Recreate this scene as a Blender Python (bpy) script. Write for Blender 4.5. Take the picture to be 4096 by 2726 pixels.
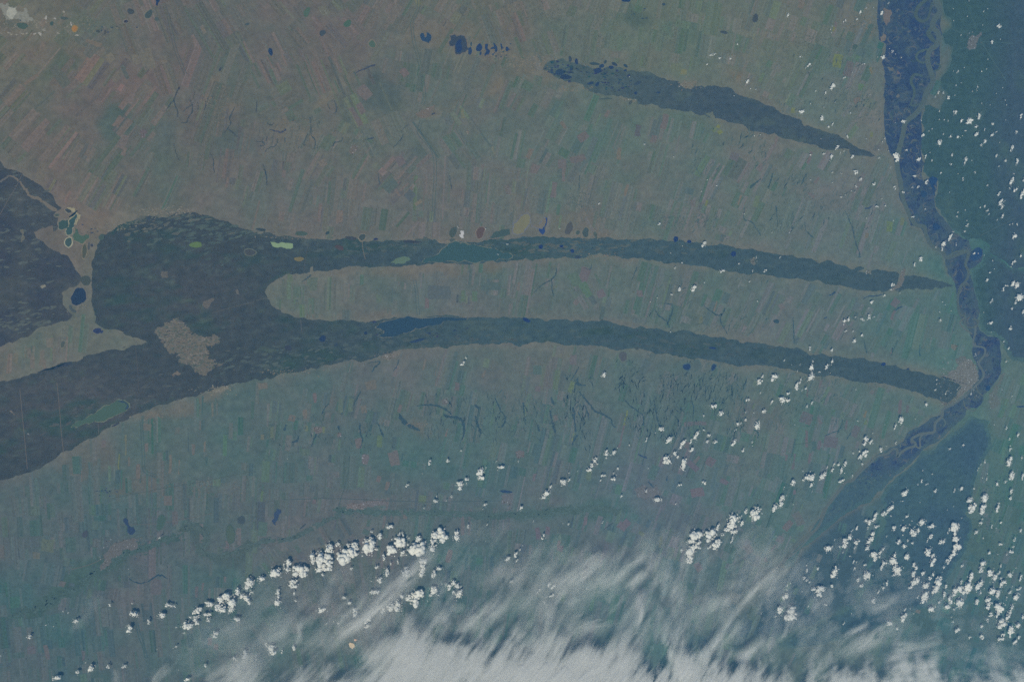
# Steppe, pine forest ribbons and a meandering river seen from orbit.  1 Blender unit = 1 km.
import bpy, bmesh, math, random
import numpy as np
from mathutils import Vector, Matrix

for _o in list(bpy.data.objects):
    bpy.data.objects.remove(_o)
S = bpy.context.scene
COL = S.collection
random.seed(7)
R = np.random.default_rng(11)

# ------------------------------------------------------------------ camera, sky, sun, exposure
CAM_H = 410.0
TH = math.tan(math.radians(48) / 2)
A_TILT, B_TILT = math.radians(20), math.radians(5)
FWD = Vector((math.tan(A_TILT), -math.tan(B_TILT), -1)).normalized()
RGT = FWD.cross(Vector((0, 1, 0))).normalized()
UPV = RGT.cross(FWD)
cam = bpy.data.cameras.new('camera')
cam_o = bpy.data.objects.new('camera', cam)
COL.objects.link(cam_o)
cam_o.matrix_world = Matrix(((RGT.x, UPV.x, -FWD.x, 0), (RGT.y, UPV.y, -FWD.y, 0),
                             (RGT.z, UPV.z, -FWD.z, CAM_H), (0, 0, 0, 1)))
cam.sensor_width = 36
cam.lens = 18 / TH
cam.clip_start = 0.5
cam.clip_end = 8000
S.camera = cam_o

SUN_DIR = Vector((0.9, 0.6, -1.8)).normalized()
W = bpy.data.worlds.new('World')
S.world = W
W.use_nodes = True
_sky = W.node_tree.nodes.new('ShaderNodeTexSky')
_sky.sky_type = 'NISHITA'
_sky.sun_disc = False
_sky.sun_elevation = math.asin(-SUN_DIR.z)
_sky.sun_rotation = math.atan2(-SUN_DIR.x, -SUN_DIR.y)
W.node_tree.links.new(_sky.outputs[0], W.node_tree.nodes['Background'].inputs[0])
W.node_tree.nodes['Background'].inputs[1].default_value = 0.05
_sl = bpy.data.lights.new('sun', 'SUN')
_sl.energy = 3.7
_sl.angle = math.radians(0.5)
_sl.color = (1, 0.94, 0.72)
_so = bpy.data.objects.new('sun', _sl)
COL.objects.link(_so)
_so.rotation_euler = SUN_DIR.to_track_quat('-Z', 'Y').to_euler()
S.view_settings.view_transform = 'Standard'
S.view_settings.look = 'None'
S.view_settings.exposure = 0
S.view_settings.gamma = 1
S.view_settings.use_curve_mapping = False
S.cycles.volume_bounces = 4
S.cycles.max_bounces = 12
S.cycles.use_denoising = False
S.cycles.use_adaptive_sampling = False
S.cycles.transparent_max_bounces = 24

# ------------------------------------------------------------------ mapping photo pixel -> ground point
FN, RN, UN = np.array(FWD), np.array(RGT), np.array(UPV)


def P(px, py, z=0.0):
    """World point (km) at height z seen at photo pixel px,py; arrays allowed."""
    px = np.asarray(px, float)
    py = np.asarray(py, float)
    d = FN + np.multiply.outer((px - 2048) / 2048 * TH, RN) + np.multiply.outer((1363 - py) / 2048 * TH, UN)
    t = (np.asarray(z, float) - CAM_H) / d[..., 2]
    out = d * t[..., None]
    out[..., 2] = z
    return out


def W2P(x, y):
    v = np.stack([x, y, np.full_like(x, -CAM_H)], -1)
    w = v @ FN
    return 2048 + (v @ RN) / w / TH * 2048, 1363 - (v @ UN) / w / TH * 2048


YS = (0, 675, 1350, 2026)
KT = 1024 / 2294


def T(t, pts):
    """points read in a zoom tile (row, column) -> photo pixels"""
    x0, y0 = (int(t[1])) * 1024, YS[int(t[0])]
    return [(x0 + p[0] * KT, y0 + p[1] * KT) for p in pts]


# radiance reaching the camera = HZ + GN * albedo (measured with test renders of this air and light)
HZ = np.array([[0.01797, 0.05342, 0.09816], [0.00329, 0.00964, 0.01697], [-0.001, -0.00249, -0.00332],
               [0.00077, 0.00284, 0.00601], [0.00026, 0.0008, 0.00179], [-0.00019, -0.00041, -0.00051]])
GN = np.array([[0.72012, 0.71496, 0.62901], [-0.02683, -0.02678, -0.02342], [-0.00365, -0.00406, -0.00341],
               [-0.01798, -0.01799, -0.01573], [-0.00683, -0.00637, -0.00572], [-0.00106, -0.001, -0.00092]])


def lin(c):
    c = np.asarray(c, float) / 255
    return np.where(c <= 0.04045, c / 12.92, ((c + 0.055) / 1.055) ** 2.4)


def alb(c, px, py):
    """the ground's own colour that reads as sRGB c through the air at px,py"""
    X = np.clip(np.asarray(px, float) / 2048 - 1, -1.2, 1.2)
    Y = np.clip(np.asarray(py, float) / 1363 - 1, -1.2, 1.2)
    B = np.stack([np.ones_like(X), X, Y, X * X, Y * Y, X * Y], -1)
    return np.clip((lin(c) - B @ HZ) / (B @ GN), 0.004, 0.9)


# ------------------------------------------------------------------ noise
def _h(ix, iy, s):
    n = (ix.astype(np.int64) * 374761393 + iy.astype(np.int64) * 668265263 + s * 974634777) & 0x7fffffff
    n = ((n ^ (n >> 13)) * 1274126177) & 0x7fffffff
    return ((n ^ (n >> 16)) & 0xffff) / 65535.0


def vnoise(x, y, s=0):
    x = np.asarray(x, float)
    y = np.asarray(y, float)
    ix, iy = np.floor(x), np.floor(y)
    fx, fy = x - ix, y - iy
    fx = fx * fx * (3 - 2 * fx)
    fy = fy * fy * (3 - 2 * fy)
    a, b, c, d = _h(ix, iy, s), _h(ix + 1, iy, s), _h(ix, iy + 1, s), _h(ix + 1, iy + 1, s)
    return (a * (1 - fx) + b * fx) * (1 - fy) + (c * (1 - fx) + d * fx) * fy


def fbm(x, y, s=0, o=4, g=0.5):
    v, a, t, f = 0, 1, 0, 1
    for i in range(o):
        v = v + a * vnoise(x * f + 17.3 * i, y * f - 9.1 * i, s + i)
        t += a
        a *= g
        f *= 2.03
    return v / t * 2 - 1


# ------------------------------------------------------------------ raster masks on a 4 px grid (x -200..4300, y -200..2930)
MX0, MY0, MS = -200, -200, 4
MW, MH = 1126, 783


def raster(poly):
    m = np.zeros((MH, MW), bool)
    p = np.array(poly, float)
    q = np.roll(p, -1, 0)
    ys = MY0 + MS * (np.arange(MH) + 0.5)
    for j, y in enumerate(ys):
        k = (p[:, 1] <= y) != (q[:, 1] <= y)
        if not k.any():
            continue
        a, b = p[k], q[k]
        xs = np.sort(a[:, 0] + (y - a[:, 1]) / (b[:, 1] - a[:, 1]) * (b[:, 0] - a[:, 0]))
        for i in range(0, len(xs) - 1, 2):
            u = int(np.ceil((xs[i] - MX0) / MS - 0.5))
            v = int(np.floor((xs[i + 1] - MX0) / MS - 0.5))
            if v >= 0 and u < MW:
                m[j, max(u, 0):min(v, MW - 1) + 1] = True
    return m


def blur(m, r):
    m = m.astype(float)
    for ax in (0, 1):
        for _ in range(2):
            c = np.cumsum(np.pad(m, [(r + 1, r) if i == ax else (0, 0) for i in (0, 1)], mode='edge'), axis=ax)
            n = m.shape[ax]
            m = (np.take(c, np.arange(2 * r + 1, 2 * r + 1 + n), ax) - np.take(c, np.arange(0, n), ax)) / (2 * r + 1)
    return m


def at(m, px, py):
    i = np.clip(((np.asarray(py) - MY0) / MS).astype(int), 0, MH - 1)
    j = np.clip(((np.asarray(px) - MX0) / MS).astype(int), 0, MW - 1)
    return m[i, j]


def rough(poly, amp=0.12, n=2, closed=True, cap=14, seed=None):
    """midpoint displacement of an outline"""
    rr = random.Random(seed if seed is not None else int(poly[0][0] * 7 + poly[0][1] * 13))
    for _ in range(n):
        out = []
        m = len(poly)
        for i in range(m if closed else m - 1):
            a, b = poly[i], poly[(i + 1) % m]
            out.append(a)
            l = math.hypot(b[0] - a[0], b[1] - a[1])
            if l > 5:
                d = rr.gauss(0, 1) * min(l * amp, cap)
                out.append(((a[0] + b[0]) / 2 - (b[1] - a[1]) / l * d, (a[1] + b[1]) / 2 + (b[0] - a[0]) / l * d))
        if not closed:
            out.append(poly[-1])
        poly = out
    return poly


# ------------------------------------------------------------------ materials
def land_material(name, fine=0.3, scale=1.6, rough_=1.0, spec=0.0, stretch=None, bump=0.0):
    m = bpy.data.materials.new(name)
    m.use_nodes = True
    n, l = m.node_tree.nodes, m.node_tree.links
    b = n['Principled BSDF']
    b.inputs['Roughness'].default_value = rough_
    b.inputs['Specular IOR Level'].default_value = spec
    at_ = n.new('ShaderNodeAttribute')
    at_.attribute_name = 'Col'
    tc = n.new('ShaderNodeTexCoord')
    mp = n.new('ShaderNodeMapping')
    if stretch:
        mp.inputs['Rotation'].default_value = (0, 0, stretch[0])
        mp.inputs['Scale'].default_value = (stretch[1], stretch[2], 1)
    l.new(tc.outputs['Object'], mp.inputs[0])
    n1 = n.new('ShaderNodeTexNoise')
    n1.inputs['Scale'].default_value = scale
    n1.inputs['Detail'].default_value = 5
    n1.inputs['Roughness'].default_value = 0.65
    l.new(mp.outputs[0], n1.inputs['Vector'])
    r = n.new('ShaderNodeMapRange')
    r.inputs['From Min'].default_value = 0.25
    r.inputs['From Max'].default_value = 0.75
    r.inputs['To Min'].default_value = 1 - fine
    r.inputs['To Max'].default_value = 1 + fine
    l.new(n1.outputs['Fac'], r.inputs['Value'])
    mx = n.new('ShaderNodeVectorMath')
    mx.operation = 'SCALE'
    l.new(at_.outputs['Color'], mx.inputs[0])
    l.new(r.outputs[0], mx.inputs['Scale'])
    l.new(mx.outputs[0], b.inputs['Base Color'])
    return m


M_LAND = land_material('steppe_soil', 0.24, 0.5)
M_FIELD = land_material('crop_rows', 0.30, 1.1)
M_WOOD = land_material('pine_canopy', 0.40, 0.42, stretch=(0.1, 0.85, 1.1))
M_WATER = land_material('lake_water', 0.10, 0.25, 0.35, 0.2)
M_TOWN = land_material('town_roofs', 0.3, 3.0)


# ------------------------------------------------------------------ mesh building
def tag(o, label=None, cat=None, group=None, kind=None):
    for k, v in (('label', label), ('category', cat), ('group', group), ('kind', kind)):
        if v:
            o[k] = v
    return o


def mesh_obj(name, V, F, C, mat, parent=None, smooth=False):
    """V verts (n,3), F faces (lists of indices), C colour per face (m,3) or per vertex (n,3)"""
    me = bpy.data.meshes.new(name)
    V = np.asarray(V, np.float32)
    lens = np.fromiter((len(f) for f in F), np.int32, len(F))
    idx = np.concatenate([np.asarray(f, np.int32) for f in F]) if len(F) else np.zeros(0, np.int32)
    me.vertices.add(len(V))
    me.vertices.foreach_set('co', V.ravel())
    me.loops.add(len(idx))
    me.loops.foreach_set('vertex_index', idx)
    me.polygons.add(len(F))
    me.polygons.foreach_set('loop_start', np.concatenate([[0], np.cumsum(lens)[:-1]]).astype(np.int32))
    me.update(calc_edges=True)
    if C is not None:
        C = np.asarray(C, np.float32)
        if C.ndim == 1:
            C = np.tile(C, (len(F), 1))
        c4 = np.ones((len(idx), 4), np.float32)
        c4[:, :3] = np.repeat(C, lens, 0) if len(C) == len(F) else C[idx]
        me.color_attributes.new('Col', 'FLOAT_COLOR', 'CORNER').data.foreach_set('color', c4.ravel())
    me.polygons.foreach_set('use_smooth', np.full(len(F), smooth))
    me.materials.append(mat)
    o = bpy.data.objects.new(name, me)
    COL.objects.link(o)
    if parent:
        o.parent = parent
    return o


class MB:
    """collects faces in photo pixels + height"""

    def __init__(s):
        s.v, s.f, s.c, s.n = [], [], [], 0

    def poly(s, pts, z, col, centre=None):
        p = np.array(pts, float)
        s.v.append(P(p[:, 0], p[:, 1], np.full(len(p), z)))
        s.f.append(list(range(s.n + len(p) - 1, s.n - 1, -1)))
        cx, cy = p.mean(0) if centre is None else centre
        s.c.append(alb(col, cx, cy))
        s.n += len(p)

    def raw(s, V, F, C):
        s.v.append(V)
        s.f += [[i + s.n for i in f] for f in F]
        s.c += [C] * len(F) if np.ndim(C) == 1 else list(C)
        s.n += len(V)

    def strip(s, pts, w, z, col):
        """ribbon along pts; w a number or one per point"""
        p = np.array(pts, float)
        w = np.broadcast_to(np.asarray(w, float), (len(p),))
        d = np.gradient(p, axis=0)
        d /= np.maximum(np.hypot(d[:, 0], d[:, 1]), 1e-6)[:, None]
        nrm = np.stack([-d[:, 1], d[:, 0]], 1) * w[:, None] / 2
        a, b = p + nrm, p - nrm
        V = np.concatenate([P(a[:, 0], a[:, 1], np.full(len(p), z)), P(b[:, 0], b[:, 1], np.full(len(p), z))])
        n = len(p)
        F = []
        for i in range(n - 1):
            q = [i, i + 1, n + i + 1, n + i]
            e1, e2 = V[q[1]] - V[q[0]], V[q[2]] - V[q[0]]
            F.append(q if e1[0] * e2[1] - e1[1] * e2[0] > 0 else q[::-1])
        s.raw(V, F, alb(col, p[:, 0].mean(), p[:, 1].mean()))

    def box(s, cx, cy, w, h, ang, z0, z1, col):
        """upright box with a footprint of w x h px"""
        ca, sa = math.cos(ang), math.sin(ang)
        q = [(cx + ca * x * w / 2 - sa * y * h / 2, cy + sa * x * w / 2 + ca * y * h / 2) for x, y in ((-1, -1), (-1, 1), (1, 1), (1, -1))]
        g = P([a for a, _ in q], [b for _, b in q], np.zeros(4))
        lo, hi = g.copy(), g.copy()
        lo[:, 2], hi[:, 2] = z0, z1
        s.raw(np.concatenate([lo, hi]), [[4, 5, 6, 7], [0, 1, 5, 4], [1, 2, 6, 5], [2, 3, 7, 6], [3, 0, 4, 7]], alb(col, cx, cy))

    def build(s, name, mat, parent=None, smooth=False):
        return mesh_obj(name, np.concatenate(s.v), s.f, np.array(s.c), mat, parent, smooth)


def spline(pts, k=5):
    """Catmull-Rom through pts"""
    p = np.array(pts, float)
    if len(p) < 3:
        t = np.linspace(0, 1, k + 1)[:, None]
        return p[0] * (1 - t) + p[-1] * t
    q = np.vstack([2 * p[0] - p[1], p, 2 * p[-1] - p[-2]])
    out = []
    for i in range(1, len(q) - 2):
        for t in np.arange(k) / k:
            a, b, c, d = q[i - 1], q[i], q[i + 1], q[i + 2]
            out.append(0.5 * (2 * b + (c - a) * t + (2 * a - 5 * b + 4 * c - d) * t * t + (3 * b - a - 3 * c + d) * t ** 3))
    out.append(p[-1])
    return np.array(out)


def blob(cx, cy, rx, ry, rot=0, n=14, j=0.14, seed=0):
    """irregular outline of an ellipse, rot in degrees clockwise"""
    rr = random.Random(seed * 1000 + int(cx * 3 + cy * 5))
    a, ca, sa = [], math.cos(math.radians(rot)), math.sin(math.radians(rot))
    ph = [rr.uniform(0, 6.28) for _ in range(3)]
    for i in range(n):
        t = 6.28318 * i / n
        k = 1 + j * (math.sin(2 * t + ph[0]) + 0.7 * math.sin(3 * t + ph[1]) + 0.5 * math.sin(5 * t + ph[2]))
        x, y = rx * k * math.cos(t), ry * k * math.sin(t)
        a.append((cx + ca * x - sa * y, cy + sa * x + ca * y))
    return a


# ------------------------------------------------------------------ labels from what stands near
LANDMARKS = []


def landmark(name, x, y):
    LANDMARKS.append((name, x, y))


def where(x, y):
    best = min(LANDMARKS, key=lambda m: math.hypot(m[1] - x, m[2] - y))
    dx, dy = x - best[1], y - best[2]
    d = math.hypot(dx, dy)
    far = 'just ' if d < 90 else '' if d < 200 else 'well '
    side = ('below' if dy > 0 else 'above') if abs(dy) > abs(dx) else ('right of' if dx > 0 else 'left of')
    if d > 90 and 0.45 < abs(dy) / (abs(dx) + 1e-6) < 2.2:
        side = ('lower ' if dy > 0 else 'upper ') + ('right of' if dx > 0 else 'left of')
    return f'{far}{side} {best[0]}'


ORD = ['', 'second ', 'third ', 'fourth ', 'fifth ', 'sixth ', 'seventh ', 'eighth ', 'ninth ', 'tenth ']


def relabel(items):
    """items: list of (object, x, y, size, description); gives each its own label"""
    byl = {}
    for it in items:
        byl.setdefault(f'{it[4]} {where(it[1], it[2])}', []).append(it)
    for lab, its in byl.items():
        if len(its) == 1:
            its[0][0]['label'] = lab
            continue
        xs, ys = [i[1] for i in its], [i[2] for i in its]
        hor = max(xs) - min(xs) >= max(ys) - min(ys)
        its.sort(key=lambda i: i[1] if hor else i[2])
        n = len(its)
        for k, it in enumerate(its):
            if n == 2:
                w = ('left-hand ', 'right-hand ')[k] if hor else ('upper ', 'lower ')[k]
            elif n == 3:
                w = ('leftmost ', 'middle ', 'rightmost ')[k] if hor else ('topmost ', 'middle ', 'lowest ')[k]
            else:
                fr = k < (n + 1) // 2
                e = k if fr else n - 1 - k
                end = ('leftmost ' if fr else 'rightmost ') if hor else ('topmost ' if fr else 'lowest ')
                w = (ORD[e] if e < 10 else f'{e + 1}th ') + end
            it[0]['label'] = w + lab

# ------------------------------------------------------------------ outlines traced from the photograph
FOREST_A = T('00', [(-1700, 900), (0, 1440), (60, 1512), (110, 1522)]) + T('10', [
    (200, 40), (330, 130), (430, 210), (490, 280), (550, 350), (505, 385), (490, 400), (520, 440), (520, 540), (480, 565), (470, 505),
    (410, 530), (300, 570), (340, 630), (420, 690), (540, 760), (600, 775), (640, 830), (665, 880), (710, 940), (725, 1000),
    (700, 1040), (600, 1080), (555, 1110), (560, 1210), (600, 1260), (650, 1310), (600, 1365), (500, 1385), (420, 1410), (330, 1430),
    (290, 1475), (200, 1508), (80, 1552)]) + T('20', [(0, 80), (-120, 110), (-1700, 400)])
FOREST_B = T('10', [
    (870, 680), (900, 600), (950, 590), (1010, 550), (1090, 500), (1180, 470), (1240, 450), (1300, 425), (1400, 420), (1500, 440), (1570, 390),
    (1700, 390), (1830, 415), (1920, 440), (2070, 490), (2200, 545), (2294, 585)]) + T('11', [
    (150, 590), (250, 600), (430, 610), (450, 630), (490, 625), (700, 640), (850, 632), (960, 650), (1050, 640), (1200, 640), (1330, 640),
    (1480, 635), (1600, 630), (1640, 660), (1720, 670), (1760, 640), (1900, 655), (2100, 630)]) + T('12', [
    (0, 625), (180, 615), (380, 610), (560, 620), (680, 630), (760, 620), (850, 610), (950, 640), (1100, 640), (1230, 620), (1300, 645),
    (1400, 650), (1440, 650), (1530, 640), (1640, 660), (1700, 660), (1800, 690), (1860, 670), (1950, 690), (2000, 710), (2120, 720),
    (2200, 735)]) + T('13', [
    (0, 750), (110, 770), (210, 770), (280, 800), (400, 810), (530, 815), (560, 820), (600, 850), (700, 870), (800, 880), (860, 880),
    (860, 900), (800, 925), (900, 935), (925, 950), (930, 910), (1000, 905), (1110, 920), (1150, 920), (1180, 950), (1160, 1020), (1180, 1040),
    (1230, 960), (1340, 965), (1450, 985), (1530, 1005), (1600, 1020), (1660, 1045), (1600, 1055), (1550, 1075), (1500, 1060), (1450, 1085),
    (1300, 1085), (1180, 1100), (1040, 1105), (950, 1095), (820, 1085), (750, 1065), (660, 1045), (560, 1040), (520, 1035), (480, 1010),
    (420, 1000), (390, 1010), (290, 985), (200, 985), (130, 975), (60, 960)]) + T('12', [
    (2294, 955), (2150, 945), (2000, 920), (1850, 910), (1750, 880), (1600, 870), (1530, 855), (1400, 850), (1260, 815), (1150, 800),
    (1040, 810), (950, 780), (850, 775), (720, 770), (640, 800), (560, 805), (400, 805), (250, 810), (120, 800)]) + T('11', [
    (2294, 820), (2200, 830), (2050, 838), (1950, 850), (1800, 850), (1500, 860), (1350, 870), (1200, 870), (1050, 880), (950, 882),
    (800, 882), (700, 900), (550, 912), (520, 920), (510, 870), (490, 880), (485, 920), (350, 940), (250, 957), (200, 982), (110, 1045),
    (80, 1100), (110, 1170), (160, 1240), (240, 1290), (340, 1330), (500, 1355), (700, 1360), (830, 1360), (920, 1370), (1010, 1375),
    (1060, 1365), (1150, 1345), (1300, 1330), (1550, 1322), (1850, 1330), (1900, 1335), (2100, 1330)]) + T('12', [
    (0, 1335), (150, 1340), (380, 1345), (520, 1360), (640, 1365), (780, 1365), (900, 1380), (1000, 1400), (1200, 1430), (1380, 1455),
    (1480, 1455), (1700, 1490), (1850, 1510), (1920, 1520), (2000, 1530), (2100, 1550), (2200, 1560)]) + T('23', [
    (0, 65), (80, 80), (130, 80), (200, 95), (250, 85), (330, 125), (430, 155), (530, 160), (640, 165), (700, 180), (900, 205), (960, 215),
    (1050, 240), (1170, 265), (1250, 280), (1330, 300), (1500, 340), (1560, 360), (1650, 390), (1720, 420), (1730, 450), (1700, 480),
    (1690, 520), (1640, 560), (1600, 585), (1550, 570), (1510, 545), (1400, 520), (1370, 500), (1300, 480), (1250, 465), (1150, 440),
    (1000, 410), (950, 400), (850, 400), (740, 385), (700, 370), (580, 340), (450, 345), (360, 330), (300, 310), (200, 280), (100, 270),
    (0, 260)]) + T('22', [
    (2294, 247), (2100, 245), (1950, 240), (1850, 220), (1790, 200), (1650, 185), (1500, 175), (1380, 140), (1200, 110), (1000, 105),
    (870, 95), (820, 80), (640, 70), (560, 65), (480, 70), (430, 55), (250, 45), (0, 50)]) + T('21', [
    (2200, 50), (1900, 65), (1800, 75), (1640, 75), (1500, 85), (1400, 95), (1280, 105), (1150, 150), (1050, 185), (900, 205), (750, 220),
    (650, 245), (500, 270), (400, 305), (200, 330), (100, 355)]) + T('20', [
    (2294, 370), (2200, 400), (2050, 420), (1900, 480), (1700, 530), (1550, 570), (1450, 600), (1350, 640), (1200, 690), (1070, 755),
    (900, 850), (750, 925), (600, 1010), (500, 1080), (400, 1140), (300, 1190), (200, 1225), (100, 1255), (0, 1275), (-150, 1320), (-1700, 1750), (-1700, 700), (0, 392),
    (150, 368), (280, 322), (450, 270), (650, 215), (740, 190), (830, 150), (1000, 105), (1200, 65), (1320, 40)]) + T('10', [
    (1300, 1535), (1130, 1490), (1000, 1440), (930, 1430), (850, 1370), (838, 1250), (830, 1100), (822, 980), (832, 900), (822, 830),
    (850, 760)])
FOREST_C = T('02', [
    (280, 620), (340, 545), (400, 530), (450, 520), (520, 560), (600, 570), (650, 590), (740, 615), (830, 610), (960, 600), (1010, 640), (1080, 630),
    (1200, 640), (1280, 670), (1400, 720), (1500, 740), (1540, 790), (1600, 800), (1640, 770), (1700, 765), (1800, 770), (1880, 785), (2000, 835),
    (2100, 870), (2294, 945)]) + T('03', [
    (110, 1010), (300, 1080), (320, 1130), (400, 1140), (560, 1195), (640, 1215), (740, 1280), (860, 1340), (960, 1397), (900, 1402),
    (830, 1395), (740, 1388), (730, 1335), (690, 1330), (600, 1340), (480, 1330), (300, 1270), (200, 1250), (90, 1220), (60, 1190)]) + T('02', [
    (2294, 1205), (2200, 1180), (2100, 1140), (2040, 1110), (1950, 1100), (1820, 1060), (1800, 1000), (1730, 1010), (1790, 1055), (1700, 1035), (1550, 1000), (1450, 980),
    (1330, 970), (1310, 945), (1130, 930), (1120, 890), (1000, 870), (900, 850), (850, 855), (700, 820), (660, 800), (640, 760), (560, 735),
    (530, 740), (440, 700), (380, 690), (330, 650)])
FLOOD = T('03', [(960, -1000), (990, -60), (980, 100), (985, 250), (1000, 360), (1060, 400), (1050, 480), (1020, 560), (1045, 640), (1042, 800), (1035, 1000),
                 (1045, 1150), (1060, 1270), (1130, 1420)]) + T('13', [
    (1140, 0), (1170, 130), (1175, 250), (1220, 330), (1250, 420), (1280, 510), (1380, 540), (1400, 600), (1430, 670), (1500, 715), (1570, 740),
    (1590, 800), (1590, 860), (1610, 940), (1670, 1005), (1680, 1050), (1690, 1120), (1705, 1200), (1710, 1310), (1740, 1380), (1800, 1440),
    (1840, 1540)]) + T('23', [
    (1840, 180), (1870, 250), (1880, 330), (1880, 390), (1830, 440), (1740, 540), (1640, 605), (1560, 635), (1550, 690), (1450, 720),
    (1350, 800), (1260, 840), (1210, 930), (1150, 970), (970, 1050), (850, 1160), (760, 1270), (650, 1330), (560, 1470), (500, 1568)]) + T('33', [
    (470, 100), (340, 270), (230, 390), (130, 490), (170, 560), (250, 480), (290, 380), (420, 290), (560, 170), (640, 100), (760, 30)]) + T('23', [
    (900, 1480), (1050, 1330), (1190, 1205), (1280, 1130), (1390, 1000), (1520, 930), (1600, 860), (1700, 760), (1770, 690), (1780, 640), (1870, 630), (1920, 580),
    (1930, 510), (1990, 460), (2060, 370), (2090, 290), (2080, 100), (2080, 0)]) + T('13', [
    (1970, 1500), (1900, 1450), (1880, 1400), (1895, 1290), (1880, 1180), (1850, 1100), (1830, 1000), (1800, 900), (1920, 820), (1925, 720),
    (1880, 700), (1820, 740), (1800, 640), (1640, 530), (1550, 420), (1500, 340), (1490, 260), (1515, 180), (1510, 80), (1440, 90), (1390, 110), (1380, 0)]) + T('03', [
    (1400, 1470), (1380, 1420), (1370, 1340), (1370, 1080), (1390, 930), (1440, 850), (1500, 740), (1500, 650), (1540, 560), (1540, 420),
    (1560, 300), (1540, 220), (1560, 130), (1500, -60), (1480, -1000)])
TAIGA_N = T('03', [
    (1590, -1000), (1585, 130), (1655, 180), (1640, 260), (1560, 310), (1585, 390), (1665, 420), (1640, 560), (1555, 690), (1560, 780),
    (1625, 870), (1545, 1010), (1480, 960), (1405, 940), (1395, 1020), (1375, 1100), (1385, 1200), (1370, 1330), (1405, 1420)]) + T('13', [
    (1390, 20), (1450, 85), (1520, 80), (1520, 190), (1495, 260), (1505, 340), (1555, 420), (1645, 528), (1805, 635), (1830, 620), (1920, 640), (1990, 690),
    (2010, 770), (2110, 820), (2200, 900), (2294, 880), (3600, 980)]) + [(4900, 600), (4900, -500)]
TAIGA_E = T('13', [(1935, 720), (1930, 825), (1808, 905), (1840, 1000), (1858, 1100), (1888, 1180), (1903, 1290), (1890, 1395), (1910, 1445),
                   (2020, 1500), (2120, 1568)]) + T('23', [(2110, 80), (2200, 210), (2294, 220), (2500, 230)]) + [(4900, 1500)] + T('13', [
    (3600, 1000), (2294, 885), (2200, 905), (2105, 828), (2003, 778), (1985, 698), (1925, 648)])
TAIGA_S = T('23', [
    (1800, 700), (1990, 745), (2000, 900), (2010, 980), (1950, 1060), (1880, 1160), (1850, 1300), (1800, 1500)]) + T('33', [
    (1760, 60), (1830, 200), (1780, 380), (1700, 480), (1640, 600), (1560, 720), (1420, 880), (1200, 960), (1060, 1060), (800, 1140), (640, 1200), (480, 1230), (240, 1268), (60, 1240),
    (300, 1110), (560, 1000), (800, 880), (900, 700), (900, 500), (980, 330), (1060, 150)]) + T('23', [
    (1010, 1420), (1060, 1340), (1200, 1215), (1290, 1140), (1340, 1080), (1380, 1010), (1500, 1005), (1545, 925), (1610, 870), (1740, 800)])

K_FOREST = raster(FOREST_A) | raster(FOREST_B) | raster(FOREST_C)
K_FLOOD = raster(FLOOD)
K_TAIGA = raster(TAIGA_N) | raster(TAIGA_E) | raster(TAIGA_S)

# ------------------------------------------------------------------ land cover of the open plain (sRGB as it reads through the air)
CTL_SHIFT = (-1.0, 1.5, 2.0)
CTL = np.array([  # x, y (2356-wide view), r, g, b
    (60, 60, 106, 104, 101), (100, 130, 104, 103, 100), (400, 100, 100, 99, 101), (700, 100, 99, 100, 102), (1100, 60, 98, 103, 102), (1500, 60, 99, 108, 104),
    (1800, 100, 100, 109, 107), (1950, 250, 99, 110, 112), (200, 250, 97, 99, 100), (500, 240, 96, 100, 101), (800, 330, 96, 103, 103),
    (1100, 330, 97, 105, 106), (1400, 330, 95, 107, 107), (1650, 400, 93, 108, 109), (2000, 480, 96, 110, 114), (700, 480, 98, 102, 104),
    (1000, 500, 98, 104, 106), (1300, 500, 96, 107, 108), (100, 320, 98, 99, 99), (230, 520, 103, 104, 102), (350, 420, 96, 100, 101),
    (700, 660, 98, 106, 106), (1000, 680, 95, 104, 108), (1200, 680, 89, 104, 107), (1600, 700, 91, 106, 109), (1900, 780, 90, 108, 113),
    (250, 770, 96, 104, 104), (60, 840, 98, 104, 104), (330, 1000, 89, 102, 105), (100, 1150, 86, 99, 106), (500, 950, 83, 102, 106),
    (800, 900, 85, 102, 107), (1100, 950, 87, 104, 109), (1500, 900, 89, 105, 110), (1800, 950, 87, 108, 111), (2050, 1000, 87, 109, 113),
    (300, 1250, 83, 98, 106), (700, 1150, 88, 101, 108), (1100, 1150, 88, 103, 111), (1500, 1130, 90, 106, 116), (1800, 1150, 89, 108, 114),
    (100, 1400, 80, 99, 107), (500, 1450, 81, 102, 109), (1500, 1400, 86, 108, 116), (2200, 900, 86, 110, 114), (2300, 950, 82, 110, 113),
    (2300, 1150, 76, 107, 112), (2250, 1400, 78, 107, 117), (1950, 1200, 76, 106, 113), (2150, 120, 66, 97, 108), (2320, 450, 72, 104, 112),
    (2330, 600, 76, 106, 112), (1100, 1400, 84, 104, 112), (0, 700, 97, 101, 102)], float)
SC = 4096 / 2356


CTL[:, 2:] += CTL_SHIFT


def base_srgb(px, py):
    px, py = np.asarray(px, float), np.asarray(py, float)
    w = 1 / (((px[..., None] - CTL[:, 0] * SC) ** 2 + (py[..., None] - CTL[:, 1] * SC) ** 2) + 90 ** 2) ** 1.6
    return (w[..., None] * CTL[:, 2:]).sum(-2) / w.sum(-1)[..., None]


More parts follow.
